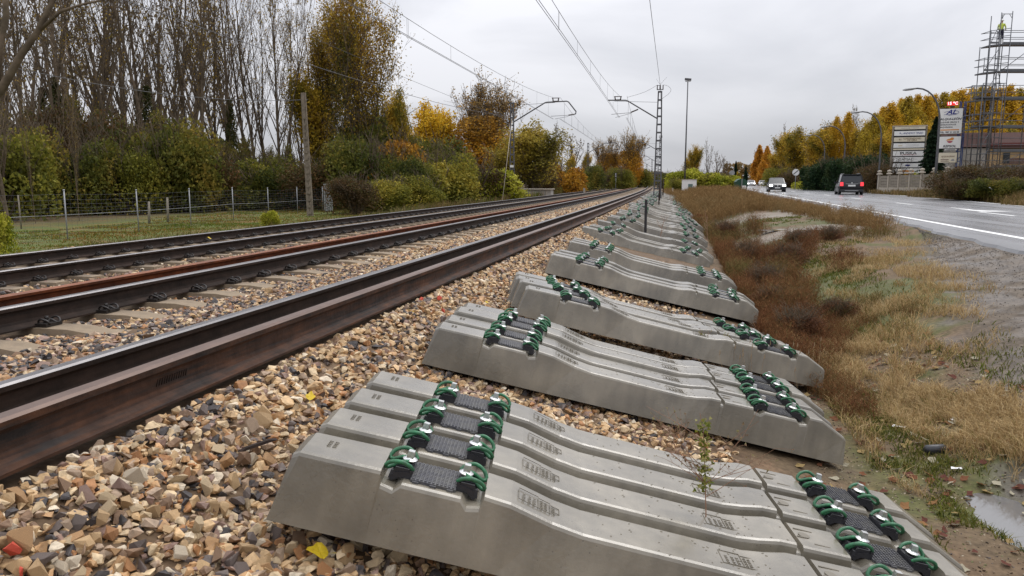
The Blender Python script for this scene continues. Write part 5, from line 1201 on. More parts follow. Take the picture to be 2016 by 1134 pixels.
# pale seed heads before the third bundle
r = np.random.default_rng(77); mb = MB(); P = []
for k in range(46):
    px = 1490 + r.normal(0, 70); p = on(px, 735 + r.uniform(-18, 30), .0); q = Vector((p.x + r.normal(0, .02), p.y, p.z)); h = r.uniform(.14, .30)
    e = q + Vector((r.normal(0, .03), r.normal(0, .03), h)); mb.tube([q, (q + e) / 2 + Vector((.006, 0, 0)), e], [.0018, .0014, .001], 3, cap=False); mb.tube([e, e + Vector((.006, 0, .014)), e + Vector((.004, 0, .045))], [.002, .0045, .001], 4, cap=False)
tag(mb.build('bristle_grass', mat('pale_seed_head', (0.30, 0.21, 0.12), .8)), kind='stuff')
# ------------------------------------------------------------------ masts and overhead line
def mast(px, D, zb, H, side, label, w0=.36, w1=.20, top=False, group='lattice masts of the overhead line', z_rail=.82, hi=True):
    p = foot(px, D, zb) if px is not None else None
    t = empty('catenary_mast', tuple(p)); tag(t, label, 'mast', group)
    for s in (-1, 1):
        m_ = MB(); m_.bar((s * w0 / 2, 0, 0), (s * w1 / 2, 0, H), .055, .10); m_.build('leg', M['mast'], t)
    m_ = MB(); n = int(H / .55)
    for k in range(n):
        z = .25 + k * (H - .3) / (n - 1); w = w0 + (w1 - w0) * z / H
        m_.box((0, -.045, z), (w + .04, .012, .13 if k % 1 == 0 else .1)); m_.box((0, .045, z), (w + .04, .012, .13))
    m_.build('batten_plates', M['mast'], t)
    return t, p
ZR = .80
masts = []
UMR, UML = -1.05, -11.75
def P3(u, Y, z): return Vector((u + float(cu(Y)), Y, z))
LM = []; RM = []
mY = [55.5, 115.0, 174.0, 233.0, 292.0]
for i, Y in enumerate(mY):
    for side in (-1, 1):
        u = UML if side < 0 else UMR; H = 7.3 if side < 0 else 7.7; zb = .2 if side < 0 else .35
        nm = {0: 'nearest', 1: 'second', 2: 'third', 3: 'fourth', 4: 'farthest'}[i]
        t = empty('catenary_mast', tuple(P3(u, Y, zb)), rz=0); tag(t, '%s lattice mast %s' % (nm, 'left of the two tracks, arm reaching right' if side < 0 else 'right of the tracks standing among the sleepers, arm reaching left'), 'mast', 'lattice masts of the overhead line')
        w0, w1 = (.34, .2) if side < 0 else (.52, .22)
        for s in (-1, 1):
            m_ = MB(); m_.bar((s * w0 / 2, 0, 0), (s * w1 / 2, 0, H), .05, .09); m_.build('leg', M['mast'], t)
        m_ = MB(); n = 14
        for k in range(n):
            z = .3 + k * (H - .35) / (n - 1); w = w0 + (w1 - w0) * z / H
            if i < 2: m_ = MB()
            m_.box((0, -.045, z), (w + .04, .012, .12)); m_.box((0, .045, z), (w + .04, .012, .12)); m_.bar((-w / 2, 0, z), (w / 2, 0, z), .03, .09)
            if i < 2: m_.build('batten_plate', M['mast'], t)
        if i >= 2: tag(m_.build('batten_plates', M['mast'], t), kind='stuff')
        # bent cantilever tube, reaching over the track
        q = -side; a = MB(); zt = H + zb
        def A(x, z): return (q * x, 0, z - zb)
        if side < 0: pa = [A(.15, 6.1), A(2.45, 7.42), A(2.6, 7.46), A(4.05, 7.50), A(4.2, 7.44), A(4.75, 6.75), A(4.72, 6.6), A(4.62, 6.55)]
        else: pa = [A(.15, 6.15), A(2.25, 7.42), A(2.4, 7.47), A(3.65, 7.50)]
        a.tube(pa, .045, 6); a.build('cantilever_arm', M['mast'], t)
        a = MB(); a.tube([A(.1, 7.28), A(3.2, 7.42)], .012, 4); a.build('stay_rod', M['mast'], t)
        a = MB(); xb = 3.25 if side < 0 else 2.95
        for dx in (-.18, .18): a.tube([A(xb + dx, 7.5), A(xb + dx * 1.2, 7.72)], .045, 6)
        a.box(A(xb, 7.74), (.56, .06, .05)); a.box(A(xb, 7.52), (.42, .08, .05)); a.build('suspension_insulator', M['porcelain'], t)
        a = MB()
        if side < 0: a.tube([A(4.60, 6.55), A(4.2, 6.50)], .05, 6, m=1); a.tube([A(4.2, 6.5), A(2.9, 6.45)], .015, 4); a.tube([A(4.2, 6.42), A(3.2, 6.25)], .012, 4)
        else: a.tube([A(1.5, 6.82), A(2.0, 6.62)], .05, 6, m=1); a.tube([A(2.0, 6.6), A(3.4, 6.5)], .015, 4); a.tube([A(2.0, 6.55), A(3.1, 6.28)], .012, 4)
        a.build('registration_arm', [M['mast'], M['porcelain']], t)
        if side > 0:
            a = MB(); a.box((0, 0, H + .1), (.46, .10, .05)); 
            for x in (-.2, .2, 0): a.tube([(x, 0, H + .1), (x, 0, H + .42)], .035 if x else .05, 6, m=1)
            a.box((-.1, 0, H + .38), (.22, .05, .03)); a.build('feeder_bracket', [M['mast'], M['porcelain']], t)
            if i == 0:
                a = MB(); a.tube(catmull([(.2, 0, H + .42), (.5, 0, H + .35), (.75, 0, H + .1), (.6, 0, H - .2), (.12, 0, H - .55)], 4), .010, 4)
                a.tube([(0, 0, H + .45), (.45, 0, H + .95)], .008, 3); a.tube([(0, 0, H + .45), (-.3, 0, H + .85)], .008, 3); a.tube(catmull([(-.2, 0, H + .42), (-1.1, 0, H - .05), (-2.3, 0, H - .38)], 4), .010, 4); a.build('jumper_cable', M['wire'], t)
        else:
            a = MB(); a.box((0, -.1, 2.9 - .25), (.26, .02, .17)); a.build('number_sign', M['white'], t)
            a = MB(); a.box((0, -.1, 1.55), (.26, .02, .15)); a.build('number_sign', M['white'], t)
        (LM if side < 0 else RM).append(t)
# wires: each span of each track is one thing
def span(ut, Y0, Y1, label, z0=7.78, sag=1.0, zc=6.25, ndrop=12, uoff=0.25):
    t = tag(empty('overhead_line', tuple(P3(ut, Y0, 0))), label, 'overhead line', 'overhead contact lines above the tracks')
    o = P3(ut, Y0, 0); N = 16
    def mz(f): return z0 - sag * 4 * f * (1 - f)
    def um(f): return ut + uoff * (1 - 2 * f)
    def rad(Y): return .0085 if Y < 90 else .011
    a = MB(); a.tube([P3(um(k / N), Y0 + (Y1 - Y0) * k / N, mz(k / N)) - o for k in range(N + 1)], .0095, 4); a.build('messenger_wire', M['wire'], t)
    for s in ((-.035, .035) if Y0 < 60 else (0,)):
        a = MB(); a.tube([P3(um(k / N) + s, Y0 + (Y1 - Y0) * k / N, zc) - o for k in range(N + 1)], .0095, 4); a.build('contact_wire', M['wire'], t)
    dl = MB()
    for k in range(ndrop):
        f = (k + .5) / ndrop; p = P3(um(f), Y0 + (Y1 - Y0) * f, mz(f)) - o; q = P3(um(f), Y0 + (Y1 - Y0) * f, zc) - o
        if Y0 < 60:
            d_ = MB(); d_.tube([p, q], .005, 3); 
            if f < .5: d_.tube([p + Vector((0, .12, 0)), q + Vector((0, .12, 0))], .005, 3)
            d_.build('dropper', M['wire'], t)
        else: dl.tube([p, q], .006, 3)
    if dl.v: dl.build('droppers', M['wire'], t)
UT = [(UA + UF) / 2, (ULn + ULf) / 2]
for k, (Y0, Y1) in enumerate([(-4.0, 55.5), (55.5, 115), (115, 174), (174, 233), (233, 292)]):
    for j, ut in enumerate(UT):
        span(ut + (.15 if j == 0 else .35), Y0, Y1, '%s span of the contact line with droppers above the %s track' % (['nearest', 'second', 'third', 'fourth', 'farthest'][k], ['nearer', 'farther'][j]))
for k, (Y0, Y1) in enumerate([(-4.0, 55.5), (55.5, 115), (115, 174), (174, 233)]):
    a = MB(); N = 14; a.tube([P3(UMR - .0, Y0 + (Y1 - Y0) * i / N, 8.45 + (.55 if k == 0 else 0) * (1 - i / N) - .8 * 4 * (i / N) * (1 - i / N)) for i in range(N + 1)], .010, 4)
    tag(a.build('feeder_wire', M['wire']), '%s span of the single feeder wire running between the tops of the right hand masts' % ['nearest', 'second', 'third', 'farthest'][k], 'wire')
a = MB(); pl = on(1095 / 1.0, 392, .3); b0 = P3(UML, 55.5, 6.4); 
f0 = foot(988, 52, .1); a.tube([f0, b0], .018, 4); tag(a.build('stay_wire', M['fencep']), 'pale slanting stay wire running from the nearest left mast down to the ground', 'wire')
# return wire along the left masts
a = MB(); pts = []
for Y0, Y1 in [(-6, 55.5), (55.5, 115), (115, 174)]:
    pts += [P3(UML - .1, Y0 + (Y1 - Y0) * i / 10, 6.5 - 1.0 * 4 * (i / 10) * (1 - i / 10)) for i in range(10)]
a.tube(pts, .010, 4); tag(a.build('return_wire', M['wire']), 'thin sagging wire carried along the left hand masts', 'wire')
# concrete pole with openings, and its wire
def concrete_pole():
    p = foot(611, 40, -.1); t = empty('concrete_pole', tuple(p)); tag(t, 'slotted grey concrete pole rising from the end of the wire fence', 'pole')
    H = hgt(188, 40, -.1); m_ = MB(); w0, w1 = .27, .15
    for s in (-1, 1): m_.bar((s * w0 * .38, 0, 0), (s * w1 * .36 - .14, 0, H), .06, .16)
    m_.bar((-.125, 0, H * .80), (-.14, 0, H), .12, .155)
    m_.build('shaft', M['pole_concrete'], t)
    for k in range(15):
        z = .15 + k * H / 18; m_ = MB(); w = w0 + (w1 - w0) * z / H; m_.box((-.14 * z / H, 0, z), (w * .8, .15, .12)); m_.build('rung', M['pole_concrete'], t)
concrete_pole()
a = MB(); p0 = at(606, 196, 40); p1 = at(-40, 118, 26); a.tube([p0.lerp(p1, k / 12) - Vector((0, 0, .5 * 4 * (k / 12) * (1 - k / 12))) for k in range(13)], .012, 4); tag(a.build('telephone_cable', M['wire']), 'dark cable sagging across the poplars to the concrete pole', 'cable')
a = MB(); p0 = at(606, 196, 40); p1 = at(1012, 238, 58); a.tube([p0.lerp(p1, k / 12) + Vector((0, 0, .0)) for k in range(2)], .001, 3); bpy.data.meshes.new('unused')
a = MB(); p0 = at(795, 152, 46); p1 = at(1009, 240, 56); p2 = at(560, 50, 38); a.tube([p2, p0, p1], .010, 4); tag(a.build('telephone_cable', M['wire']), 'thin cable coming down past the big poplar towards the nearest left mast', 'cable')

# wire fence on the left
def wire_fence():
    t = empty('wire_fence'); tag(t, 'wire mesh fence with pale round posts at the edge of the left field', 'fence')
    base = [(-60, 20.5), (133, 23.4), (273, 27.6), (376, 31), (460, 35.5), (529, 39.5), (586, 43), (636, 46.5)]
    P = [foot(px, D, 0) for px, D in base]; P = [Vector((p.x, p.y, gz(p.x, p.y))) for p in P]
    H = 1.52
    for p in P:
        m_ = MB(); m_.cyl((0, 0, -.1), .021, H + .12, 8); m_.lathe((0, 0, H + .02), [(.036, 0), (.03, .02), (0, .03)], 8); m_.build('post', M['galv'], t, tuple(p))
    for i in range(len(P) - 1):
        m_ = MB(); a, b = P[i], P[i + 1]; L = (b - a).length
        for z in [.05, .2, .34, .47, .59, .70, .80, .90, 1.0, 1.12, 1.25, 1.42]: m_.tube([a + Vector((0, 0, z)), a.lerp(b, .5) + Vector((0, 0, z - .02)), b + Vector((0, 0, z))], .0032, 3, cap=False)
        n = int(L / .28)
        for k in range(1, n): q = a.lerp(b, k / n); m_.tube([q + Vector((0, 0, .05)), q + Vector((0, 0, 1.42))], .0025, 3, cap=False)
        m_.build('mesh_panel', M['wire'], t)
        m_ = MB(); m_.tube([a + Vector((0, 0, .78)), b + Vector((0, 0, .78))], .008, 4); m_.build('tension_rail', M['galv'], t)
wire_fence()
# old wooden stakes behind it, tapes, metal sheets at its end
for i, (px, D, h, lab) in enumerate([(294, 33, .95, 'left one of two short grey stakes behind the wire fence'), (331, 34, 1.1, 'right one of two short grey stakes behind the wire fence'), (42, 29, 1.3, 'thin grey stake far left behind the wire fence')]):
    p = foot(px, D, -.1); m_ = MB(); m_.cyl((0, 0, 0), .055 if i < 2 else .03, h, 7, r2=.045 if i < 2 else .025); o = m_.build('stake', M['fencec'], None, tuple(p), (.03 * i, .05, 0)); tag(o, lab, 'stake')
p = foot(640, 46.3, -.1); t = empty('metal_sheet_gate', tuple(p), .2); tag(t, 'pale grey corrugated metal sheets closing the end of the wire fence', 'gate')
for k in range(5):
    m_ = MB(); m_.box((k * .11, 0, .85), (.085, .04, 1.68)); m_.build('panel', M['galv'], t)
# slender young trunks in the field
for i, (px, D, top, lab) in enumerate([(70, 33, 170, 'slim pale sapling trunk left of the first fence post'), (156, 36, 150, 'slim pale sapling with a leaning stem right of the first fence post'), (18, 30, -40, 'thick forked branchy tree cutting the top left corner')]):
    plant('bare', px, D, top, lab, 'tree', wid=(.35, .35, .9)[i], v=i + 3)
# kilometre marker, concrete box, small posts along the left
def post_thing(name, px, D, zb, w, h, m_, lab, cat, head=None):
    p = foot(px, D, zb); t = empty(name, tuple(p)); tag(t, lab, cat); a = MB(); a.box((0, 0, h / 2), (w, w * .6, h)); a.build('post', m_, t)
    if head: a = MB(); a.box((0, 0, h), head, taper=.9); a.build('head', M['white'] if m_ is M['fencep'] else m_, t)
post_thing('distance_marker', 1009.5, 56, .25, .16, .62, M['fencep'], 'white concrete line marker with a wide square head beside the nearest left mast', 'marker', (.34, .14, .42))
a = MB(); a.bar((0, 0, 0), (0, 0, .16), .03); 
tm_ = tag(empty('concrete_box', tuple(foot(1064, 70, .1))), 'low grey concrete box by the track, right of the nearest left mast', 'box')
a = MB(); a.box((0, 0, .45), (2.2, 1.4, .9)); a.build('wall', M['wall_grey'], tm_); a = MB(); a.box((-.3, 0, .94), (3.0, 1.8, .08)); a.build('lid', M['fencep'], tm_)
for s in (-.55, .1, .7): a = MB(); a.box((s, -.71, .45), (.06, .02, .86)); a.build('joint', M['fencep'], tm_)
post_thing('concrete_stump', 1150, 85, .25, .22, .75, M['wall_grey'], 'grey square stump left of the second left mast', 'post')
post_thing('white_post', 1238, 150, .35, .25, .8, M['fencep'], 'small white post near the vanishing left track', 'post')
def signal(px, D, top, lab):
    p = foot(px, D, .3); H = hgt(top, D, .3); t = empty('railway_signal', tuple(p)); tag(t, lab, 'signal', 'small signals left of the track'); a = MB(); a.cyl((0, 0, 0), .06, H, 6); a.build('pole', M['galv'], t)
    a = MB(); a.box((0, -.05, H - .35), (.42, .2, .8)); a.build('signal_head', M['black'], t)
    for z in (-.15, -.5): a = MB(); a.cyl((0, -.17, H + z), .09, .03, 8, axis='y'); a.build('lamp_glass', M['white'], t)
signal(1212, 128, 341, 'dark signal on a pole under the leafless brushlike tree'); signal(1235, 150, 345, 'dark signal on a pole under the orange tree by the track')
# posts among the sleepers
a = MB(); a.box((0, 0, .45), (.065, .05, 1.0)); o = a.build('black_post', M['black'], None, tuple(on(1270.5, 457, .42) - Vector((0, 0, .05)))); o.scale = (1, 1, .93); tag(o, 'short black square post standing among the sleepers beside the track', 'post')
for i, (px, py, z, h, w) in enumerate([(1297, 410, .4, 1.35, .03), (1298.5, 398, .4, 1.0, .03), (1305, 388, .4, 1.6, .05)]):
    p = on(px, py, z); a = MB(); a.cyl((0, 0, -.1), w, h, 6); o = a.build('thin_stake', M['rail_dark'], None, tuple(p)); tag(o, ['thin dark stake among the sleepers right of the black post', 'thin dark stake just right of the nearest right mast foot', 'dark stake beyond the nearest right mast'][i], 'stake')
post_thing('white_post', 1324, 80, .3, .14, .75, M['fencep'], 'pale thin post in the brown weeds left of the white cabin', 'post')
# floodlight mast and the white cabin
def flood():
    p = foot(1347.5, 112, .6); t = empty('floodlight_mast', tuple(p)); tag(t, 'very tall grey mast with a floodlight box on top, behind the white cabin', 'mast')
    H = hgt(166, 112, .6); a = MB(); a.tube([(0, 0, 0), (0, 0, H * .5), (0, 0, H)], [.13, .10, .07], 8); a.build('pole', M['mast'], t)
    a = MB(); a.box((.02, 0, H + .28), (.95, .5, .28), rot=(0, .12, 0)); a.build('floodlight_head', M['mast'], t)
    for k in range(3): a = MB(); a.box((-.25 + k * .27, -.1, H + .02), (.22, .4, .12)); a.build('lamp', M['galv'], t)
flood()
def cabin():
    p = foot(1356.3, 105, .5); t = empty('white_cabin', tuple(p), .1); tag(t, 'small white cabin with a green grey door in front of the lime green bushes', 'cabin')
    a = MB(); a.box((0, 0, .75), (1.85, 1.4, 1.5)); a.build('wall', M['white'], t); a = MB(); a.box((0, 0, 1.53), (2.0, 1.55, .07)); a.build('roof', M['signorange'] if False else M['fencep'], t)
    a = MB(); a.box((.1, -.71, .45), (.62, .03, .9)); d_ = a.build('door', mat('grey_green_door', (.10, .16, .15), .6), t); a = MB(); a.box((.32, -.735, .5), (.03, .03, .1)); a.build('handle', M['galv'], d_)
cabin()
def container():
    p = foot(1457.5, 104, .62); t = empty('recycling_container', tuple(p), .2); tag(t, 'dark green domed recycling container at the left road edge', 'container')
    a = MB(); a.box((0, 0, .5), (1.45, 1.1, 1.0), taper=1.05); a.build('body', M['binGreen'], t)
    a = MB(); pr = [(-.78, 1.0), (-.78, 1.08), (-.55, 1.35), (-.2, 1.5), (.2, 1.5), (.55, 1.35), (.78, 1.08), (.78, 1.0)]; a.prism(pr, lambda x, z: (x, -.58, z), lambda x, z: (x, .58, z)); a.build('lid', M['binGreen'], t)
    a = MB(); a.box((0, -.62, .75), (.09, .06, 1.5)); a.build('lifting_bar', M['galv'], t); a = MB(); a.box((.32, -.64, .32), (.52, .05, .5)); a.build('label_board', M['white'], t)
    for s in (-.6, .6): a = MB(); a.box((s, -.4, .04), (.12, .12, .08)); a.build('foot', M['black'], t)
container()

# ------------------------------------------------------------------ lettering
def text(s, size, m_, parent, loc, rot=(math.pi / 2, 0, 0), bold=.0, shear=0.0, align='CENTER', name='lettering', sx=1.0):
    c = bpy.data.curves.new('t', 'FONT'); c.body = s; c.size = size; c.align_x = align; c.align_y = 'CENTER'; c.extrude = .004; c.offset = bold; c.shear = shear; c.resolution_u = 2
    o = bpy.data.objects.new('t', c); COL.objects.link(o); dg = bpy.context.evaluated_depsgraph_get(); me = bpy.data.meshes.new_from_object(o.evaluated_get(dg)); bpy.data.objects.remove(o); bpy.data.curves.remove(c)
    me.materials.clear(); me.materials.append(m_); q = link(name, me, parent, loc, rot); q.scale = (sx, 1, 1); return q
def face(p, extra=0.0):
    """heading that turns a sign towards the road user by the camera"""
    return math.atan2(p.x, p.y) * -1.0 + extra
# rolled marks standing proud on the web of the brown spare rail
lr = [o for o in bpy.data.objects if o.get('label', '').startswith('brown spare rail')][0]
text('S13-S97  =  CI  3 A 8 E1', .042, M['rail_dark'], lr, (-2.10 + .0085 + float(cu(1.9)), 1.55, CAMZ - .915 + .085), rot=(math.pi / 2, 0, math.pi / 2), name='rolled_mark', bold=.001, sx=1.6)
text('/////////////', .040, M['rail_dark'], lr, (-2.10 + .0085 + float(cu(3)), 2.75, CAMZ - .915 + .085), rot=(math.pi / 2, 0, math.pi / 2), name='rolled_mark', sx=1.4)
# tall panel sign
def totem():
    D = 72; p = foot(1782, D, .6); t = empty('panel_sign', tuple(p), rz=face(p) + .10); tag(t, 'tall framed sign of white advertising panels behind the concrete fence', 'sign')
    H = hgt(249.5, D, .6); W = 2.83; y0 = -.12
    for s in (-1, 1): a = MB(); a.box((s * W / 2, 0, H / 2), (.12, .22, H)); a.build('post', M['fencec'], t)
    a = MB(); a.box((0, 0, H - .04), (W + .14, .24, .09)); a.build('top_bar', M['fencep'], t)
    a = MB(); a.box((0, .04, H - 2.25), (W - .1, .05, 4.3)); a.build('back_board', M['black'], t)
    px2m = D / FPX; rows = [(252, 257, 'cream', ' '), (260, 269, 'white', 'ANDAMIOS TENSO'), (272, 280.5, 'cream', 'CONTENEDORES'), (283.5, 292, 'white', ''), (293.5, 296.5, 'cream', ''), (298.5, 308, 'white', 'PUSKA'), (310, 319, 'white', 'CAMAC'), (322, 330, 'white', ''), (332, 342, 'white', '')]
    cols = {'navy': M['signblue'], 'dk': mat('dark_grey_print', (.06, .06, .065), .6), 'mid': mat('grey_print', (.3, .3, .3), .6), 'brown': mat('brown_print', (.16, .10, .05), .6)}
    for i, (a0, a1, k, tx) in enumerate(rows):
        zc = H - ((a0 + a1) / 2 - 249.5) * px2m; h = (a1 - a0) * px2m
        a = MB(); a.box((0, y0, zc), (W - .22, .05, h)); pn = a.build('panel', M[k], t); zz = (0, y0 - .03, zc)
        if i == 0: text('ALQUILER Y VENTA', 1.29 * .13, cols['mid'], pn, zz)
        if i == 1: text('ANDAMIOS TENSO', 1.29 * .20, cols['navy'], pn, (.28, y0 - .03, zc), shear=.25, sx=.75); b = MB(); b.box((-.8, y0 - .03, zc + .03), (.1, .01, .09)); b.box((-.66, y0 - .03, zc - .05), (.12, .01, .03)); b.build('logo', cols['navy'], pn)
        if i == 2: text('CONTENEDORES', 1.29 * .15, cols['brown'], pn, (.25, y0 - .03, zc + .07), bold=.002); text('DE OBRA', 1.29 * .15, cols['brown'], pn, (.25, y0 - .03, zc - .08), bold=.002); b = MB(); b.box((-.75, y0 - .03, zc + .05), (.26, .01, .02)); b.box((-.75, y0 - .03, zc - .04), (.2, .01, .02)); b.box((-.84, y0 - .03, zc), (.03, .01, .14)); b.build('logo', cols['brown'], pn)
        if i == 3:
            for q in (.06, -.06): b = MB(); b.box((.3, y0 - .03, zc + q), (1.1, .01, .022)); b.build('print_line', cols['mid'], pn)
            b = MB(); b.box((-.72, y0 - .03, zc), (.35, .01, .12)); b.build('logo', M['cream'], pn)
        if i == 5: text('PUSKA', 1.29 * .27, cols['dk'], pn, (0, y0 - .03, zc + .02), bold=.008, sx=1.35); b = MB(); b.box((0, y0 - .03, zc - .125), (1.3, .01, .022)); b.build('underline', M['signred'], pn)
        if i == 6: text('CAMAC', 1.29 * .24, cols['dk'], pn, (-.15, y0 - .03, zc), sx=1.2); b = MB(); b.box((.62, y0 - .03, zc + .03), (.3, .01, .022)); b.build('print_line', cols['mid'], pn)
        if i == 7: b = MB(); b.cyl((.02, y0 - .025, zc), .10, -.012, 14, axis='y'); q = b.build('oval_logo', cols['navy'], pn); q.scale = (2.2, 1, .8); q.location = (-.02, 0, zc * .2)
        if i == 8: b = MB(); b.box((.1, y0 - .03, zc + .0), (.95, .01, .17)); b.build('logo', M['signorange'], pn)
totem()
# stacked signs with the temperature display
def stack_signs():
    D = 60; p = foot(1859, D, .8); t = empty('stacked_sign', tuple(p), rz=face(p) + .06); tag(t, 'three white sign boards one above another with a red temperature display on top', 'sign')
    k = D / FPX; zt = lambda py: hgt(py, D, .8)
    def board(x0, x1, y0_, y1_, m_): 
        a = MB(); a.box((((x0 + x1) / 2 - 1872) * k, 0, zt((y0_ + y1_) / 2)), ((x1 - x0) * k, .16, (y1_ - y0_) * k)); b = a.build('sign_board', M['black'], t)
        a = MB(); a.box((((x0 + x1) / 2 - 1872) * k, -.09, zt((y0_ + y1_) / 2)), ((x1 - x0) * k - .06, .03, (y1_ - y0_) * k - .06)); f_ = a.build('face', m_, b); return b, ((x0 + x1) / 2 - 1872) * k
    Y_ = -.112
    b, xc = board(1852, 1893, 217, 266, M['white'])
    text('AL', 1.2 * .40, M['signblue'], b, (xc + .02, Y_, zt(224.5)), bold=.014, shear=.35, sx=1.2)
    sw = MB(); pts = [(-.55, -.16), (-.2, -.06), (.25, -.02), (.55, -.08), (.62, -.22), (.45, -.38), (.1, -.46), (-.2, -.48)]
    sw.tube(catmull([(xc + x * .85, Y_, zt(224.5) + z * .72 + .12) for x, z in pts], 4), .014, 4); sw.build('swoosh', M['signblue'], b)
    sw = MB(); sw.box((xc - .22, Y_, zt(229)), (.5, .01, .025)); sw.build('underline', M['signblue'], b)
    dk = mat('black_print', (.02, .02, .03), .6)
    text('ALQUI-LEÓN', 1.2 * .19, M['signblue'] if False else dk, b, (xc, Y_, zt(237.5)), bold=.006, shear=.3, sx=1.08)
    text('ALQUILER VENTA Y', 1.2 * .125, dk, b, (xc - .74, Y_, zt(243.6)), bold=.004, align='LEFT', sx=1.0); text('REPARACIÓN DE', 1.2 * .125, dk, b, (xc - .74, Y_, zt(248.2)), bold=.004, align='LEFT'); text('MAQUINARIA', 1.2 * .125, dk, b, (xc - .74, Y_, zt(252.9)), bold=.004, align='LEFT')
    a = MB(); a.box((xc, Y_, zt(258)), (1.28, .01, .085)); a.build('stripe', M['signorange'], b); text('TEL. 987 21 62 05', 1.2 * .14, dk, b, (xc, Y_, zt(262.6)), bold=.005, sx=1.05)
    b, xc = board(1855, 1893.5, 270, 294, M['white'])
    a = MB(); pl = [(-.30, .0), (-.2, .12), (-.02, .17), (.10, .28), (.24, .24), (.26, .10), (.14, .02), (-.05, .0)]; a.prism(pl, lambda x, z: (xc + .02 + x * .95, Y_, zt(278.5) + z * .9), lambda x, z: (xc + .02 + x * .95, Y_ - .01, zt(278.5) + z * .9)); a.build('emblem_top', M['signorange'], b)
    a = MB(); pl = [(-.20, -.03), (.20, -.03), (.12, -.12), (0, -.16), (-.12, -.12)]; a.prism(pl, lambda x, z: (xc + x, Y_, zt(279.2) + z), lambda x, z: (xc + x, Y_ - .01, zt(279.2) + z)); a.build('emblem_bottom', M['signred'], b)
    a = MB(); a.box((xc + .0, Y_ - .004, zt(279.9)), (.36, .01, .03)); a.build('emblem_band', M['signblue'], b)
    text('REPSOL', 1.2 * .20, dk, b, (xc, Y_, zt(289.5)), bold=.006, shear=.15, sx=1.1)
    a = MB(); a.box((xc + .1, -.02, zt(296)), (.85, .1, .09)); bb = a.build('small_plate', M['plate'], t); text('ALQUILEÓN', 1.2 * .09, dk, bb, (xc + .1, -.08, zt(296)))
    b, xc = board(1856.5, 1889, 301, 321.5, M['cream'])
    text('ALQUI-LEON', 1.2 * .13, mat('brown_print', (.2, .12, .07), .6), b, (xc, Y_, zt(309)), bold=.003, shear=.2); a = MB(); a.box((xc - .2, Y_, zt(315)), (.55, .01, .05)); a.box((xc - .2, Y_, zt(318)), (.55, .01, .04)); a.build('print_block', M['roofb'], b)
    a = MB(); a.prism([(-.12, -.05), (-.06, .06), (.06, .1), (.14, .0), (.1, -.07)], lambda x, z: (xc + .34 + x, Y_, zt(316) + z), lambda x, z: (xc + .34 + x, Y_ - .01, zt(316) + z)); a.build('print_picture', M['galv'], b)
    a = MB(); a.box(((1874 - 1872) * k, 0, zt(208)), (.72, .2, .27)); ld = a.build('temperature_display', M['led'], t); text('15 ºC', 1.2 * .26, M['ledtxt'], ld, ((1874 - 1872) * k, -.108, zt(208)), bold=.010)
    a = MB(); a.box(((1874 - 1872) * k, 0, zt(214)), (.3, .1, .12)); a.build('bracket', M['black'], t)
    # blue lattice column carrying the boards
    c = tag(empty('lattice_column', tuple(p + Vector((.95, .35, 0))), rz=face(p)), 'blue steel lattice column right behind the stacked signs', 'column')
    H = zt(203)
    for (x, y) in [(-.2, 0), (.12, 0), (.22, .3), (-.1, .3)]: a = MB(); a.box((x, y, H / 2), (.07, .07, H)); a.build('upright', M['blue'], c)
    for q in range(9): a = MB(); z = .2 + q * H / 9.3; a.bar((-.2, 0, z), (.12, 0, z + .4), .04); a.bar((.12, 0, z + .4), (.22, .3, z + .4), .04); a.bar((-.2, 0, z), (.12, 0, z), .05); a.build('brace', M['blue'], c)
stack_signs()
# restriction end sign
def traffic_sign():
    D = 98; p = foot(1565, D, .62); t = empty('traffic_sign', tuple(p), rz=face(p)); tag(t, 'round white traffic sign with a black diagonal band on a thin pole', 'traffic sign')
    H = hgt(339.5, D, .62); a = MB(); a.cyl((0, 0, 0), .045, H + .3, 6); a.build('pole', M['galv'], t)
    a = MB(); a.cyl((0, -.06, H), .43, -.03, 20, axis='y'); a.build('disc', M['white'], t); a = MB(); a.box((0, -.10, H), (.80, .01, .10), rot=(0, -math.radians(42), 0)); a.build('band', M['black'], t)
traffic_sign()
a = tag(empty('road_sign', tuple(foot(1440, 128, .6))), 'grey back of a round road sign above the lime green bushes', 'traffic sign'); q = MB(); q.cyl((0, 0, 0), .05, 2.6, 6); q.build('pole', M['galv'], a); q = MB(); q.cyl((0, 0, 2.6), .45, .03, 14, axis='y'); q.build('disc', M['galv'], a)
# street lamps
def lamp(px, D, top, zb, label, headpx):
    p = foot(px, D, zb); t = empty('street_lamp', tuple(p)); tag(t, label, 'street lamp', 'curved street lamps along the right of the road'); H = hgt(top, D, zb); r_out = (px - headpx) * D / FPX
    dirv = Vector((-1, 0, 0)); pts = [Vector((0, 0, 0)), Vector((.03, 0, H * .35)), Vector((.02, 0, H * .70))]
    for k in range(1, 8):
        a = k / 7 * math.pi / 2; pts.append(Vector((-(1 - math.cos(a)) * r_out * .80, 0, H * .70 + math.sin(a) * H * .29)))
    pts.append(Vector((-r_out, 0, H * .985)))
    m_ = MB(); m_.tube(pts, [.10, .085, .07] + [.055] * 8, 8); m_.build('pole', M['mast'], t)
    m_ = MB(); m_.lathe((0, 0, 0), [(0, -.05), (.09, -.03), (.16, .22), (.14, .55), (.06, .72), (0, .74)], 10); h = m_.build('lamp_head', M['galv'], t, (-r_out + .25, 0, H * .99), (0, -math.pi / 2 - .12, 0)); h.scale = (.6, 1, 1.1)
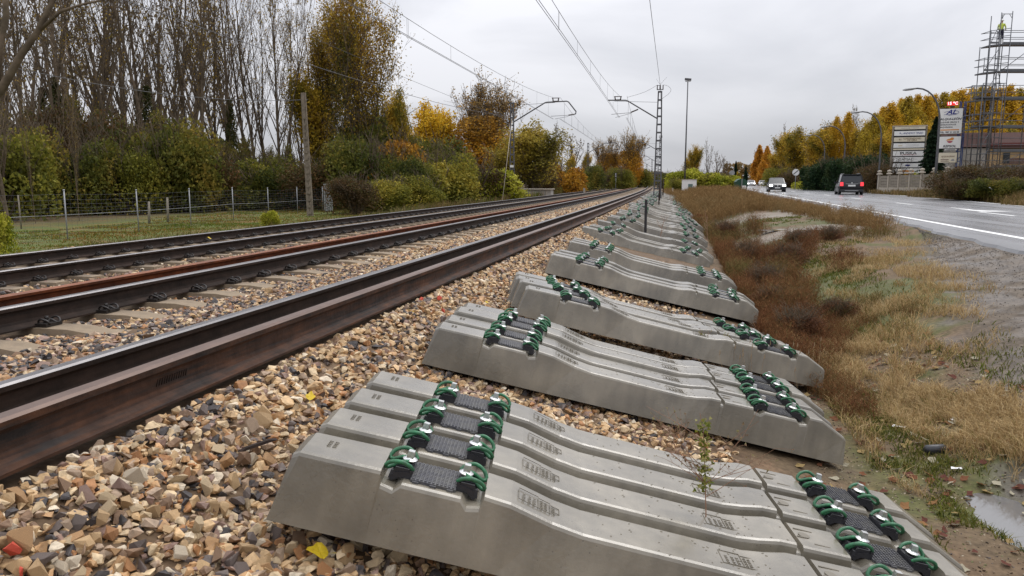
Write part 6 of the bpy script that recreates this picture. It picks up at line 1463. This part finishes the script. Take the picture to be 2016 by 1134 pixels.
for a_ in [(1838, 52, 176, .8, 'largest street lamp, curving over from between the two big signs', 1784), (1727, 69, 221, .62, 'street lamp at the left end of the concrete fence', 1682), (1658, 85, 249, .62, 'third street lamp, above the black car', 1621), (1619, 101, 266, .62, 'fourth street lamp, slim, in front of the broad yellow tree', 1589)]: lamp(*a_)
# concrete fence with pillars and ball caps
def conc_fence():
    t = empty('concrete_fence'); tag(t, 'brown ribbed concrete panel fence with pale posts and a row of mushroom caps', 'fence')
    A = foot(1729, 68, .6); B_ = foot(1862, 57, .7); n = 6; P = [A.lerp(B_, i / n) for i in range(n + 1)]; H = 1.72
    d = (B_ - A).normalized(); rz = math.atan2(d.y, d.x)
    for i, p in enumerate(P):
        a = MB(); a.box((0, 0, H / 2), (.16, .2, H)); q = a.build('post', M['fencep'], t, tuple(p), (0, 0, rz))
        a = MB(); a.lathe((0, 0, H), [(.0, 0), (.26, .02), (.22, .10), (.1, .16), (.12, .20), (.19, .26), (.17, .36), (0, .42)], 10); a.build('cap', M['fencep'], q)
    for i in range(n):
        L = (P[i + 1] - P[i]).length; mid = (P[i] + P[i + 1]) / 2
        a = MB(); a.box((0, 0, .30), (L - .18, .12, .6)); a.build('plinth', M['fencep'], t, tuple(mid), (0, 0, rz))
        for k in range(4): a = MB(); a.box((0, 0, .74 + k * .255), (L - .18, .07, .235), taper=1.0); a.build('panel', M['fencec'], t, tuple(mid), (0, 0, rz))
conc_fence()
a = tag(empty('low_wall', tuple(foot(1716, 74, .6))), 'low pale wall between the black car and the concrete fence', 'wall'); q = MB(); q.box((0, 0, .3), (1.5, .2, .6)); q.build('plinth', M['fencep'], a)

# ------------------------------------------------------------------ cars
def car_mesh_parts(t, L, W, H, paint, style, front, lights_on=True):
    """front=True: we see the nose; the nose points to local -Y"""
    bz = .20; hb = H * .56
    def sec(y, w, z0, z1, k=.10): return [(-w, y, z0 + .05), (-w * 1.0, y, z0 + (z1 - z0) * .5), (-w * .97, y, z1 - .03), (-w * .86, y, z1), (w * .86, y, z1), (w * .97, y, z1 - .03), (w, y, z0 + (z1 - z0) * .5), (w, y, z0 + .05), (w * .9, y, z0), (-w * .9, y, z0)]
    hw = W / 2
    if front: prof = [(-L / 2, .82, .28, .50), (-L / 2 + .10, .93, .22, .72), (-L / 2 + .45, .99, .2, .84), (-L / 2 + 1.15, 1.0, .2, .97), (-.3, 1.0, .2, 1.0 * hb / .84), (L / 2 - .7, 1.0, .2, 1.02 * hb / .84), (L / 2 - .1, .95, .24, .98 * hb / .84), (L / 2, .86, .34, .8)]
    else: prof = [(-L / 2, .88, .34, hb * .95), (-L / 2 + .12, .97, .24, hb * 1.05), (-L / 2 + .7, 1.0, .2, hb * 1.07), (.4, 1.0, .2, hb * 1.04), (L / 2 - 1.2, 1.0, .2, hb * .98), (L / 2 - .3, .95, .22, hb * .8), (L / 2, .8, .3, hb * .6)]
    a = MB(); vs = []; n = 10
    for (y, w, z0, z1) in prof: vs += sec(y, w * hw, z0, min(z1, hb * 1.1))
    fs = [(i * n + j, i * n + (j + 1) % n, (i + 1) * n + (j + 1) % n, (i + 1) * n + j) for i in range(len(prof) - 1) for j in range(n)]
    fs += [tuple(range(n)), tuple(range((len(prof) - 1) * n, len(prof) * n))[::-1]]; a.add(vs, fs, 0, True); a.build('body', paint, t)
    # glasshouse
    if front: cab = [(-L / 2 + 1.05, .86, hb * .98, hb * 1.02), (-L / 2 + 1.85, .76, hb * .98, H - .04), (-.1, .76, hb * .98, H), (L / 2 - 1.1, .74, hb * .98, H - .05), (L / 2 - .35, .82, hb * .98, hb * 1.05)]
    else: cab = [(-L / 2 + .12, .84, hb * 1.0, hb * 1.05), (-L / 2 + .42, .76, hb * 1.0, H - .05), (0, .77, hb * 1.0, H), (L / 2 - 1.9, .76, hb * .98, H - .03), (L / 2 - 1.1, .86, hb * .96, hb * 1.0)]
    a = MB(); vs = []
    for (y, w, z0, z1) in cab: vs += [(-hw * .93, y, z0), (-hw * w, y, z1), (hw * w, y, z1), (hw * .93, y, z0)]
    fs = []
    for i in range(len(cab) - 1):
        for j in range(3): fs.append((i * 4 + j, i * 4 + j + 1, (i + 1) * 4 + j + 1, (i + 1) * 4 + j))
    a.add(vs, fs, 0, False); a.build('window', M['glass'], t)
    # roof skin and pillars
    a = MB(); vs = []; rr_ = cab[1:-1]
    for (y, w, z0, z1) in rr_: vs += [(-hw * w - .01, y, z1 - .05), (-hw * w * .93, y, z1 + .015), (hw * w * .93, y, z1 + .015), (hw * w + .01, y, z1 - .05)]
    fs = [(i * 4 + j, i * 4 + j + 1, (i + 1) * 4 + j + 1, (i + 1) * 4 + j) for i in range(len(rr_) - 1) for j in range(3)]; a.add(vs, fs, 0, True); a.build('roof', paint, t)
    for s in (-1, 1):
        for (c0, c1) in ((cab[0], cab[1]), (cab[-1], cab[-2])):
            a = MB(); a.bar((s * hw * .92, c0[0], c0[3]), (s * hw * c1[1], c1[0], c1[3] - .02), .07, .06); a.build('pillar', paint, t)
        a = MB(); a.bar((s * hw * .935, 0, hb), (s * hw * .765, 0, H - .03), .06, .04); a.build('pillar', paint, t)
        a = MB(); ym = -L / 2 + 1.45 if front else L / 2 - 1.55; a.box((s * (hw + .08), ym, hb * 1.06), (.20, .10, .14), taper=.8); a.build('wing_mirror', paint, t)
        for y in (-L / 2 + .78, L / 2 - .82):
            w_ = empty('wheel', (s * (hw - .10), y, .32)); w_.parent = t; a = MB()
            a.tube([(-.11, 0, 0), (-.10, 0, 0), (.10, 0, 0), (.11, 0, 0)], [.27, .325, .325, .27], 18); a.build('tyre', M['tyre'], w_)
            a = MB(); a.cyl((s * .112 - (.008 if s > 0 else 0), 0, 0), .20, .01, 14, axis='x'); a.build('rim', M['galv'], w_)
            a = MB(); a.tube([(s * .02, 0, 0), (s * .105, 0, 0)], [.39, .39], 18, cap=False); ar = a.build('wheel_arch', M['black'], w_)
def car(px, D, label, paint, front, L=4.3, W=1.78, H=1.47, rz=0.0, z=.655, style='', suv=False, lit=True):
    p = foot(px, D, z); t = empty('car', tuple(p), rz=rz); tag(t, label, 'car', 'cars on the wet road')
    car_mesh_parts(t, L, W, H, paint, style, front); y = -L / 2; hb = H * .56
    if front:
        for s in (-1, 1):
            a = MB(); a.box((s * W * .37, y + .10, hb * .80), (.34, .12, .17), taper=.9); a.build('headlight', M['headlamp'] if lit else M['glass'], t)
            a = MB(); a.box((s * W * .36, y + .03, .36), (.22, .06, .10)); a.build('fog_lamp', M['glass'], t)
        a = MB(); a.box((0, y + .02, hb * .74), (.55, .08, .16), taper=.9); a.build('grille', M['black'], t); a = MB(); a.cyl((0, y - .03, hb * .77), .07, -.015, 10, axis='y'); a.build('badge', M['zinc'], t)
        a = MB(); a.box((0, y - .02, .43), (.52, .03, .11)); a.build('number_plate', M['plate'], t); a = MB(); a.box((0, y + .0, .29), (1.1, .06, .10)); a.build('lower_grille', M['black'], t)
    else:
        for s in (-1, 1):
            a = MB(); a.box((s * W * .41, y + .05, hb * .93), (.24, .16, .30), taper=.85); a.build('tail_light', M['taillamp'], t)
            if suv: a = MB(); a.bar((s * W * .33, y + .55, H + .05), (s * W * .33, y + 2.6, H + .05), .05, .04); a.build('roof_rail', M['galv'], t)
        a = MB(); a.box((0, y - .02, hb * .80), (.55, .03, .13)); a.build('number_plate', M['plate'], t); a = MB(); a.box((0, y - .01, hb * .95), (.9, .03, .04)); a.build('trim_strip', M['galv'], t)
        a = MB(); a.cyl((0, y - .0, hb * 1.03), .05, -.02, 10, axis='y'); a.build('badge', M['zinc'], t)
        a = MB(); a.box((0, y - .01, .36), (W * .9, .10, .20)); a.build('bumper', M['black'], t); a = MB(); a.box((0, y - .065, .33), (W * .55, .02, .06)); a.build('skid_plate', M['galv'], t)
        a = MB(); a.bar((-.1, y + .22, hb * 1.16), (.35, y + .19, hb * 1.18), .03, .02); a.build('rear_wiper', M['black'], t)
        a = MB(); a.box((0, y + .40, H - .01), (W * .72, .22, .04)); a.build('spoiler', paint, t)
    return t
car(1670, 63.5, 'black off-road style car driving away with its red tail lights on', M['carblack'], False, 4.4, 1.85, 1.66, rz=-.10, suv=True)
car(1527.5, 81, 'dark hatchback coming towards the camera with its headlights lit', M['cargrey'], True, 4.2, 1.76, 1.46, rz=-.05)
car(1478.5, 178, 'silver car far down the road with headlights on, beside the green container', M['carsilver'], True, 4.3, 1.78, 1.42, rz=-.05)
car(1500, 205, 'small white car far down the road, left one of the distant pair', M['white'], True, 4.2, 1.75, 1.4, rz=-.1, lit=False)
car(1511, 196, 'small dark grey car far down the road, right one of the distant pair', M['cargrey'], True, 4.2, 1.75, 1.4, rz=-.1, lit=False)

# ------------------------------------------------------------------ scaffolding, building and the worker
SD = 58.0
def sp(px, py, dD=0.0): return at(px, py, SD + dD)
def scaffold():
    o = foot(1965, SD, .85); t = empty('scaffolding', tuple(o)); tag(t, 'tall grey tubular scaffolding with plank decks rising at the right edge', 'scaffolding')
    L = lambda v: v - o
    # local frame: R along the picture, N away from camera
    N = Vector((CF.x, CF.y, 0)).normalized(); Rr = CR.copy(); zf = lambda py: hgt(py, SD, .85) + .0
    def Q(x, n, z): return Rr * x + N * n + Vector((0, 0, z))
    k = SD / FPX; X = lambda px: (px - 1965 - 20) * k
    levels = [zf(330), zf(299), zf(253), zf(199), zf(147), zf(97)]
    def tube(a, b, r=.024, nm='ledger'): m_ = MB(); m_.tube([a, b], r * 1.3, 5); m_.build(nm, M['scaf'], t)
    # main run of bays to the right
    xs_ = [X(1968), X(1968) + 2.57, X(1968) + 5.14]
    for i, x in enumerate(xs_):
        for n in (0, .73):
            tube(Q(x, n, 0), Q(x, n, levels[5] + 1.1), .026, 'standard')
    for li, z in enumerate(levels):
        for b in range(2):
            x0, x1 = xs_[b], xs_[b + 1]
            m_ = MB()
            for q in range(2): 
                c_ = Q((x0 + x1) / 2, .19 + q * .35, z); m_.box(c_, (x1 - x0 - .04, .32, .10), rot=(0, 0, YAW))
            m_.build('deck', M['scaf'], t)
            for n in (0, .73):
                for dz in (.5, 1.0):
                    if n == 0 or li > 3: tube(Q(x0, n, z + dz), Q(x1, n, z + dz), .019, 'guard_rail')
            m_ = MB(); m_.box(Q((x0 + x1) / 2, 0.02, z + .10), (x1 - x0 - .04, .03, .15), rot=(0, 0, YAW)); m_.build('toe_board', M['scaf'], t)
        for x in xs_: tube(Q(x, 0, z - .02), Q(x, .73, z - .02), .02, 'transom')
    for li in range(5):
        if li % 2 == 0: tube(Q(xs_[0], 0, levels[li]), Q(xs_[1], 0, levels[li + 1]), .02, 'brace')
        else: tube(Q(xs_[1], 0, levels[li]), Q(xs_[2], 0, levels[li + 1]), .02, 'brace')
    # stair tower to the left, reaching higher
    xt = [X(1930), X(1947), X(1968)]
    for x, top in ((xt[0], levels[5] + .75), (xt[1], levels[5] + 2.1)):
        for n in (-.9, .3): tube(Q(x, n, 0), Q(x, n, top if n < 0 or x == xt[1] else top - .9), .026, 'standard')
    tube(Q(xt[2] - .02, -.9, 0), Q(xt[2] - .02, -.9, levels[5] + 2.2), .026, 'standard'); tube(Q(xt[2] + .02, .3, levels[4]), Q(xt[2] + .02, .3, levels[5] + 2.2), .026, 'standard')
    tube(Q(xt[1], -.9, levels[5] + 2.0), Q(xt[2], -.9, levels[5] + 2.0), .02, 'ledger'); tube(Q(xt[0], -.9, levels[5] + .62), Q(xt[1], -.9, levels[5] + .62), .02, 'ledger')
    for s_ in (0, 1):
        a_, b_ = (xt[1], xt[2]) if s_ else (xt[1] + .0, xt[2]); z = levels[5] + 2.0
        tube(Q(xt[1], -.9, z - .35), Q(xt[1] + .25, -.9, z), .014, 'brace'); tube(Q(xt[2], -.9, z - .35), Q(xt[2] - .25, -.9, z), .014, 'brace')
    for li in (5, 4, 3, 2):
        z = levels[li] - (.05 if li > 3 else 0); x0 = xt[0] if li == 5 else X(1922 if li == 4 else 1908)
        for q in range(3):
            m_ = MB(); cz = z - .12 + (.0); c_ = Q((x0 + xt[2]) / 2, -.7 + q * .36, cz); m_.box(c_, (xt[2] - x0, .33, .10), rot=(0, -math.radians(6), YAW)); m_.build('deck', M['scaf'], t)
        for dz in (.5, 1.0):
            tube(Q(x0, -.9, z + dz - .15), Q(xt[2], -.9, z + dz + .05), .019, 'guard_rail'); tube(Q(x0, .3, z + dz - .15), Q(xt[2], .3, z + dz + .05), .019, 'guard_rail'); tube(Q(x0, -.9, z + dz - .15), Q(x0, .3, z + dz - .15), .019, 'guard_rail')
        tube(Q(x0, -.9, z - .2), Q(x0, -.9, z + .9), .02, 'standard'); tube(Q(x0, -.9, z - 0.1), Q(xt[1], -.9, z + 1.5 if li > 3 else z + 1.0), .017, 'brace')
        m_ = MB(); m_.box(Q((x0 + xt[1]) / 2, -.92, z + .0), (xt[1] - x0, .03, .14), rot=(0, 0, YAW)); m_.build('toe_board', M['scaf'], t)
    # lower wing reaching left towards the stacked signs
    xl = [X(1906 + 13), X(1930 + 10), X(1952 + 6)]
    for x in xl:
        for n in (-1.2, .2): tube(Q(x, n, levels[0] - 1.0), Q(x, n, levels[3] + 1.0), .024, 'standard')
    for li in (0, 1, 2, 3):
        z = levels[li]
        for n in (-1.2, .2):
            for dz in (.5, 1.0): tube(Q(xl[0], n, z + dz), Q(xl[2], n, z + dz), .018, 'guard_rail')
        if li != 1:
            m_ = MB(); m_.box(Q((xl[0] + xl[2]) / 2, -.5, z), (xl[2] - xl[0], 1.3, .06), rot=(0, 0, YAW)); m_.build('deck', M['scaf'], t)
        tube(Q(xl[0], -1.2, z), Q(xl[1], -1.2, z + 1.4), .017, 'brace')
    # ladder
    for s_ in (0, .3): tube(Q(X(1975) + s_, .4, levels[3] + .1), Q(X(1975) + s_ - .45, .4, levels[4]), .018, 'ladder_rail')
    for q in range(7): z = levels[3] + .2 + q * .27; xo = X(1975) - .45 * q / 7; tube(Q(xo, .4, z), Q(xo + .3, .4, z), .014, 'rung')
    return o, Q, levels, X
so_, SQ, slev, SX = scaffold()
# the worker: one continuous body
def worker():
    base = so_ + SQ(SX(1957.5), -.35, slev[5] - .02); t = empty('person', tuple(base), rz=YAW + 2.2); tag(t, 'worker in white helmet, yellow top and dark trousers standing on the highest scaffold deck', 'person')
    J = {'pel': (0, 0, .93, .135), 'wa': (0, -.01, 1.08, .125), 'ch': (0, .0, 1.30, .155), 'nk': (0, .0, 1.46, .06), 'hd0': (0, -.02, 1.53, .07), 'hd': (0, -.03, 1.62, .092), 'hd2': (0, -.03, 1.69, .07)}
    E_ = [('pel', 'wa'), ('wa', 'ch'), ('ch', 'nk'), ('nk', 'hd0'), ('hd0', 'hd'), ('hd', 'hd2')]
    for s, n in ((-1, 'l'), (1, 'r')):
        J.update({'hp' + n: (s * .09, 0, .86, .105), 'kn' + n: (s * .11, -.03, .48, .068), 'an' + n: (s * .12, .02, .09, .046), 'fh' + n: (s * .12, .05, .045, .042), 'to' + n: (s * .13, -.15, .035, .038),
                  'sh' + n: (s * .19, 0, 1.40, .065), 'el' + n: (s * .27, -.06, 1.14, .045), 'wr' + n: (s * .19, -.27, 1.02, .028), 'pa' + n: (s * .17, -.34, 1.0, .032)})
        E_ += [('pel', 'hp' + n), ('hp' + n, 'kn' + n), ('kn' + n, 'an' + n), ('an' + n, 'fh' + n), ('an' + n, 'to' + n), ('ch', 'sh' + n), ('sh' + n, 'el' + n), ('el' + n, 'wr' + n), ('wr' + n, 'pa' + n)]
        for q, (dx, l) in enumerate([(-.028, .055), (-.010, .07), (.010, .066), (.028, .05)]):
            J['f%d%s' % (q, n)] = (s * .17 + dx, -.34 - .035, .99, .010); J['g%d%s' % (q, n)] = (s * .17 + dx, -.35 - l, .955, .008); E_ += [('pa' + n, 'f%d%s' % (q, n)), ('f%d%s' % (q, n), 'g%d%s' % (q, n))]
        J['th' + n] = (s * .17 - s * .05, -.35, .985, .010); E_ += [('pa' + n, 'th' + n)]
    names = list(J); me = bpy.data.meshes.new('body'); me.from_pydata([J[k][:3] for k in names], [(names.index(a), names.index(b)) for a, b in E_], [])
    o = bpy.data.objects.new('body', me); COL.objects.link(o); o.modifiers.new('s', 'SKIN'); sv = me.skin_vertices[0].data
    for i, k in enumerate(names): sv[i].radius = (J[k][3], J[k][3]); sv[i].use_root = (k == 'pel')
    md = o.modifiers.new('u', 'SUBSURF'); md.levels = 1; md.render_levels = 1
    dg = bpy.context.evaluated_depsgraph_get(); m2 = bpy.data.meshes.new_from_object(o.evaluated_get(dg)); bpy.data.objects.remove(o)
    m2.materials.clear(); 
    for q in (M['navy'], M['hivis'], M['skin'], M['white']): m2.materials.append(q)
    for p in m2.polygons:
        c_ = p.center; p.material_index = 2 if (c_.z > 1.47 or (abs(c_.y + .36) < .09 and c_.z < 1.06 and c_.z > .9)) else (1 if c_.z > 1.02 else (3 if c_.z < .30 else 0)); p.use_smooth = True
    m2.name = 'body'; link('body', m2, t)
    a = MB(); a.lathe((0, -.03, 1.66), [(.135, 0), (.118, .01), (.112, .06), (.07, .11), (0, .125)], 12); a.build('helmet', M['helmet'], t)
    for s in (-1, 1): a = MB(); a.box((s * .035, -.118, 1.625), (.022, .01, .012)); a.build('eye', M['black'], t); 
    a = MB(); a.box((0, -.128, 1.60), (.022, .03, .04), taper=.6); a.build('nose', M['skin'], t); a = MB(); a.box((0, -.118, 1.565), (.045, .01, .01)); a.build('mouth', M['maroon'], t)
worker()
def building():
    D = 66; o = foot(1955, D, .7); t = empty('building', tuple(o), rz=YAW * 0 + math.radians(-6)); tag(t, 'ochre building with brown sheet metal roof behind the scaffolding', 'building'); k = D / FPX; X = lambda px: (px - 1955) * k; z = lambda py: hgt(py, D, .7)
    a = MB(); a.box((X(2040), 3.0, z(294) / 2), (X(2140) - X(1940), 6.0, z(294))); a.build('wall', M['ochre'], t)
    a = MB(); a.box((X(1908), 3.2, z(292) / 2), (X(1938) - X(1870), 6.0, z(292))); a.build('wing_wall', M['wall_grey'], t)
    pr = [(-.5, z(293)), (.1, z(263)), (6.2, z(263)), (6.5, z(293))]; a = MB(); a.prism(pr, lambda y, q: (X(1944), y, q), lambda y, q: (X(2145), y, q)); a.build('roof', M['roofb'], t)
    a = MB(); a.prism([(0, z(290)), (.25, z(262)), (6.2, z(262)), (6.4, z(290))], lambda y, q: (X(1868), y, q), lambda y, q: (X(1943), y, q)); a.build('roof', M['roofb'], t)
    a = MB(); a.box((X(2040), -.42, z(286)), (X(2140) - X(1944), .3, .25)); a.build('eaves_beam', M['maroon'], t)
    for q in range(9): a = MB(); a.box((X(1872 + q * 8), .10, z(276)), (.05, .06, z(264) - z(288)), rot=(-.12, 0, 0)); a.build('roof_seam', M['roofb'], t)
    for i, (x0, x1, y0, y1) in enumerate([(1898, 1910, 297, 316), (1911, 1923, 297, 316), (2008, 2030, 299, 312)]):
        a = MB(); a.box((X((x0 + x1) / 2), -.06 if i == 2 else .16, z((y0 + y1) / 2)), (X(x1) - X(x0), .08, z(y0) - z(y1))); w = a.build('window', M['wall_grey'] if i < 2 else M['white'], t)
        n = 7
        for q in range(n): a = MB(); zz = z(y1) + (q + .5) * (z(y0) - z(y1)) / n; a.box((X((x0 + x1) / 2), (-.06 if i == 2 else .16) - .06, zz), (X(x1) - X(x0) - .08, .03, (z(y0) - z(y1)) / n * .75)); a.build('shutter_slat', M['white'] if i == 2 else M['wall_grey'], w)
    a = MB(); a.box((X(1985), -.04, z(318)), (X(2002) - X(1968), .05, .5)); a.build('plinth_stain', M['roofb'], t)
    a = MB(); a.box((X(1972), -.04, z(312)), (.5, .06, .9)); a.build('window', M['glass'], t)
building()
a = tag(empty('metal_railing', tuple(foot(1935, 57, .85))), 'grey metal railing in front of the building below the scaffolding', 'railing')
for k in range(13): q = MB(); q.cyl((-1.9 + k * .33, 0, 0), .015, 1.0, 5); q.build('baluster', M['galv'], a)
for z in (.15, 1.0): q = MB(); q.box((0.1, 0, z), (4.2, .04, .05)); q.build('rail', M['galv'], a)
for i in range(5):
    p = foot(1950 + i * 16, 40.0, 1.35); q = MB(); q.bar((-.06, 0, .06), (.08, 0, -.06), .07, .04); o = q.build('white_bracket', M['plate'], None, tuple(p)); tag(o, 'small slanting white bracket in the dark hedge below the scaffolding, %s from the left' % ORD[i], 'bracket', 'white brackets in the hedge')
# hidden prototypes never stay behind: remove those that no thing uses
for o in list(bpy.data.objects):
    if o.parent is None and o.type == 'EMPTY' and 'label' not in o and 'kind' not in o:
        for c_ in list(o.children): bpy.data.objects.remove(c_)
        bpy.data.objects.remove(o)

if 0: print('TRIS', sum(len(m.loops) - 2 * len(m.polygons) for m in bpy.data.meshes), 'STONES', len(SPOT))
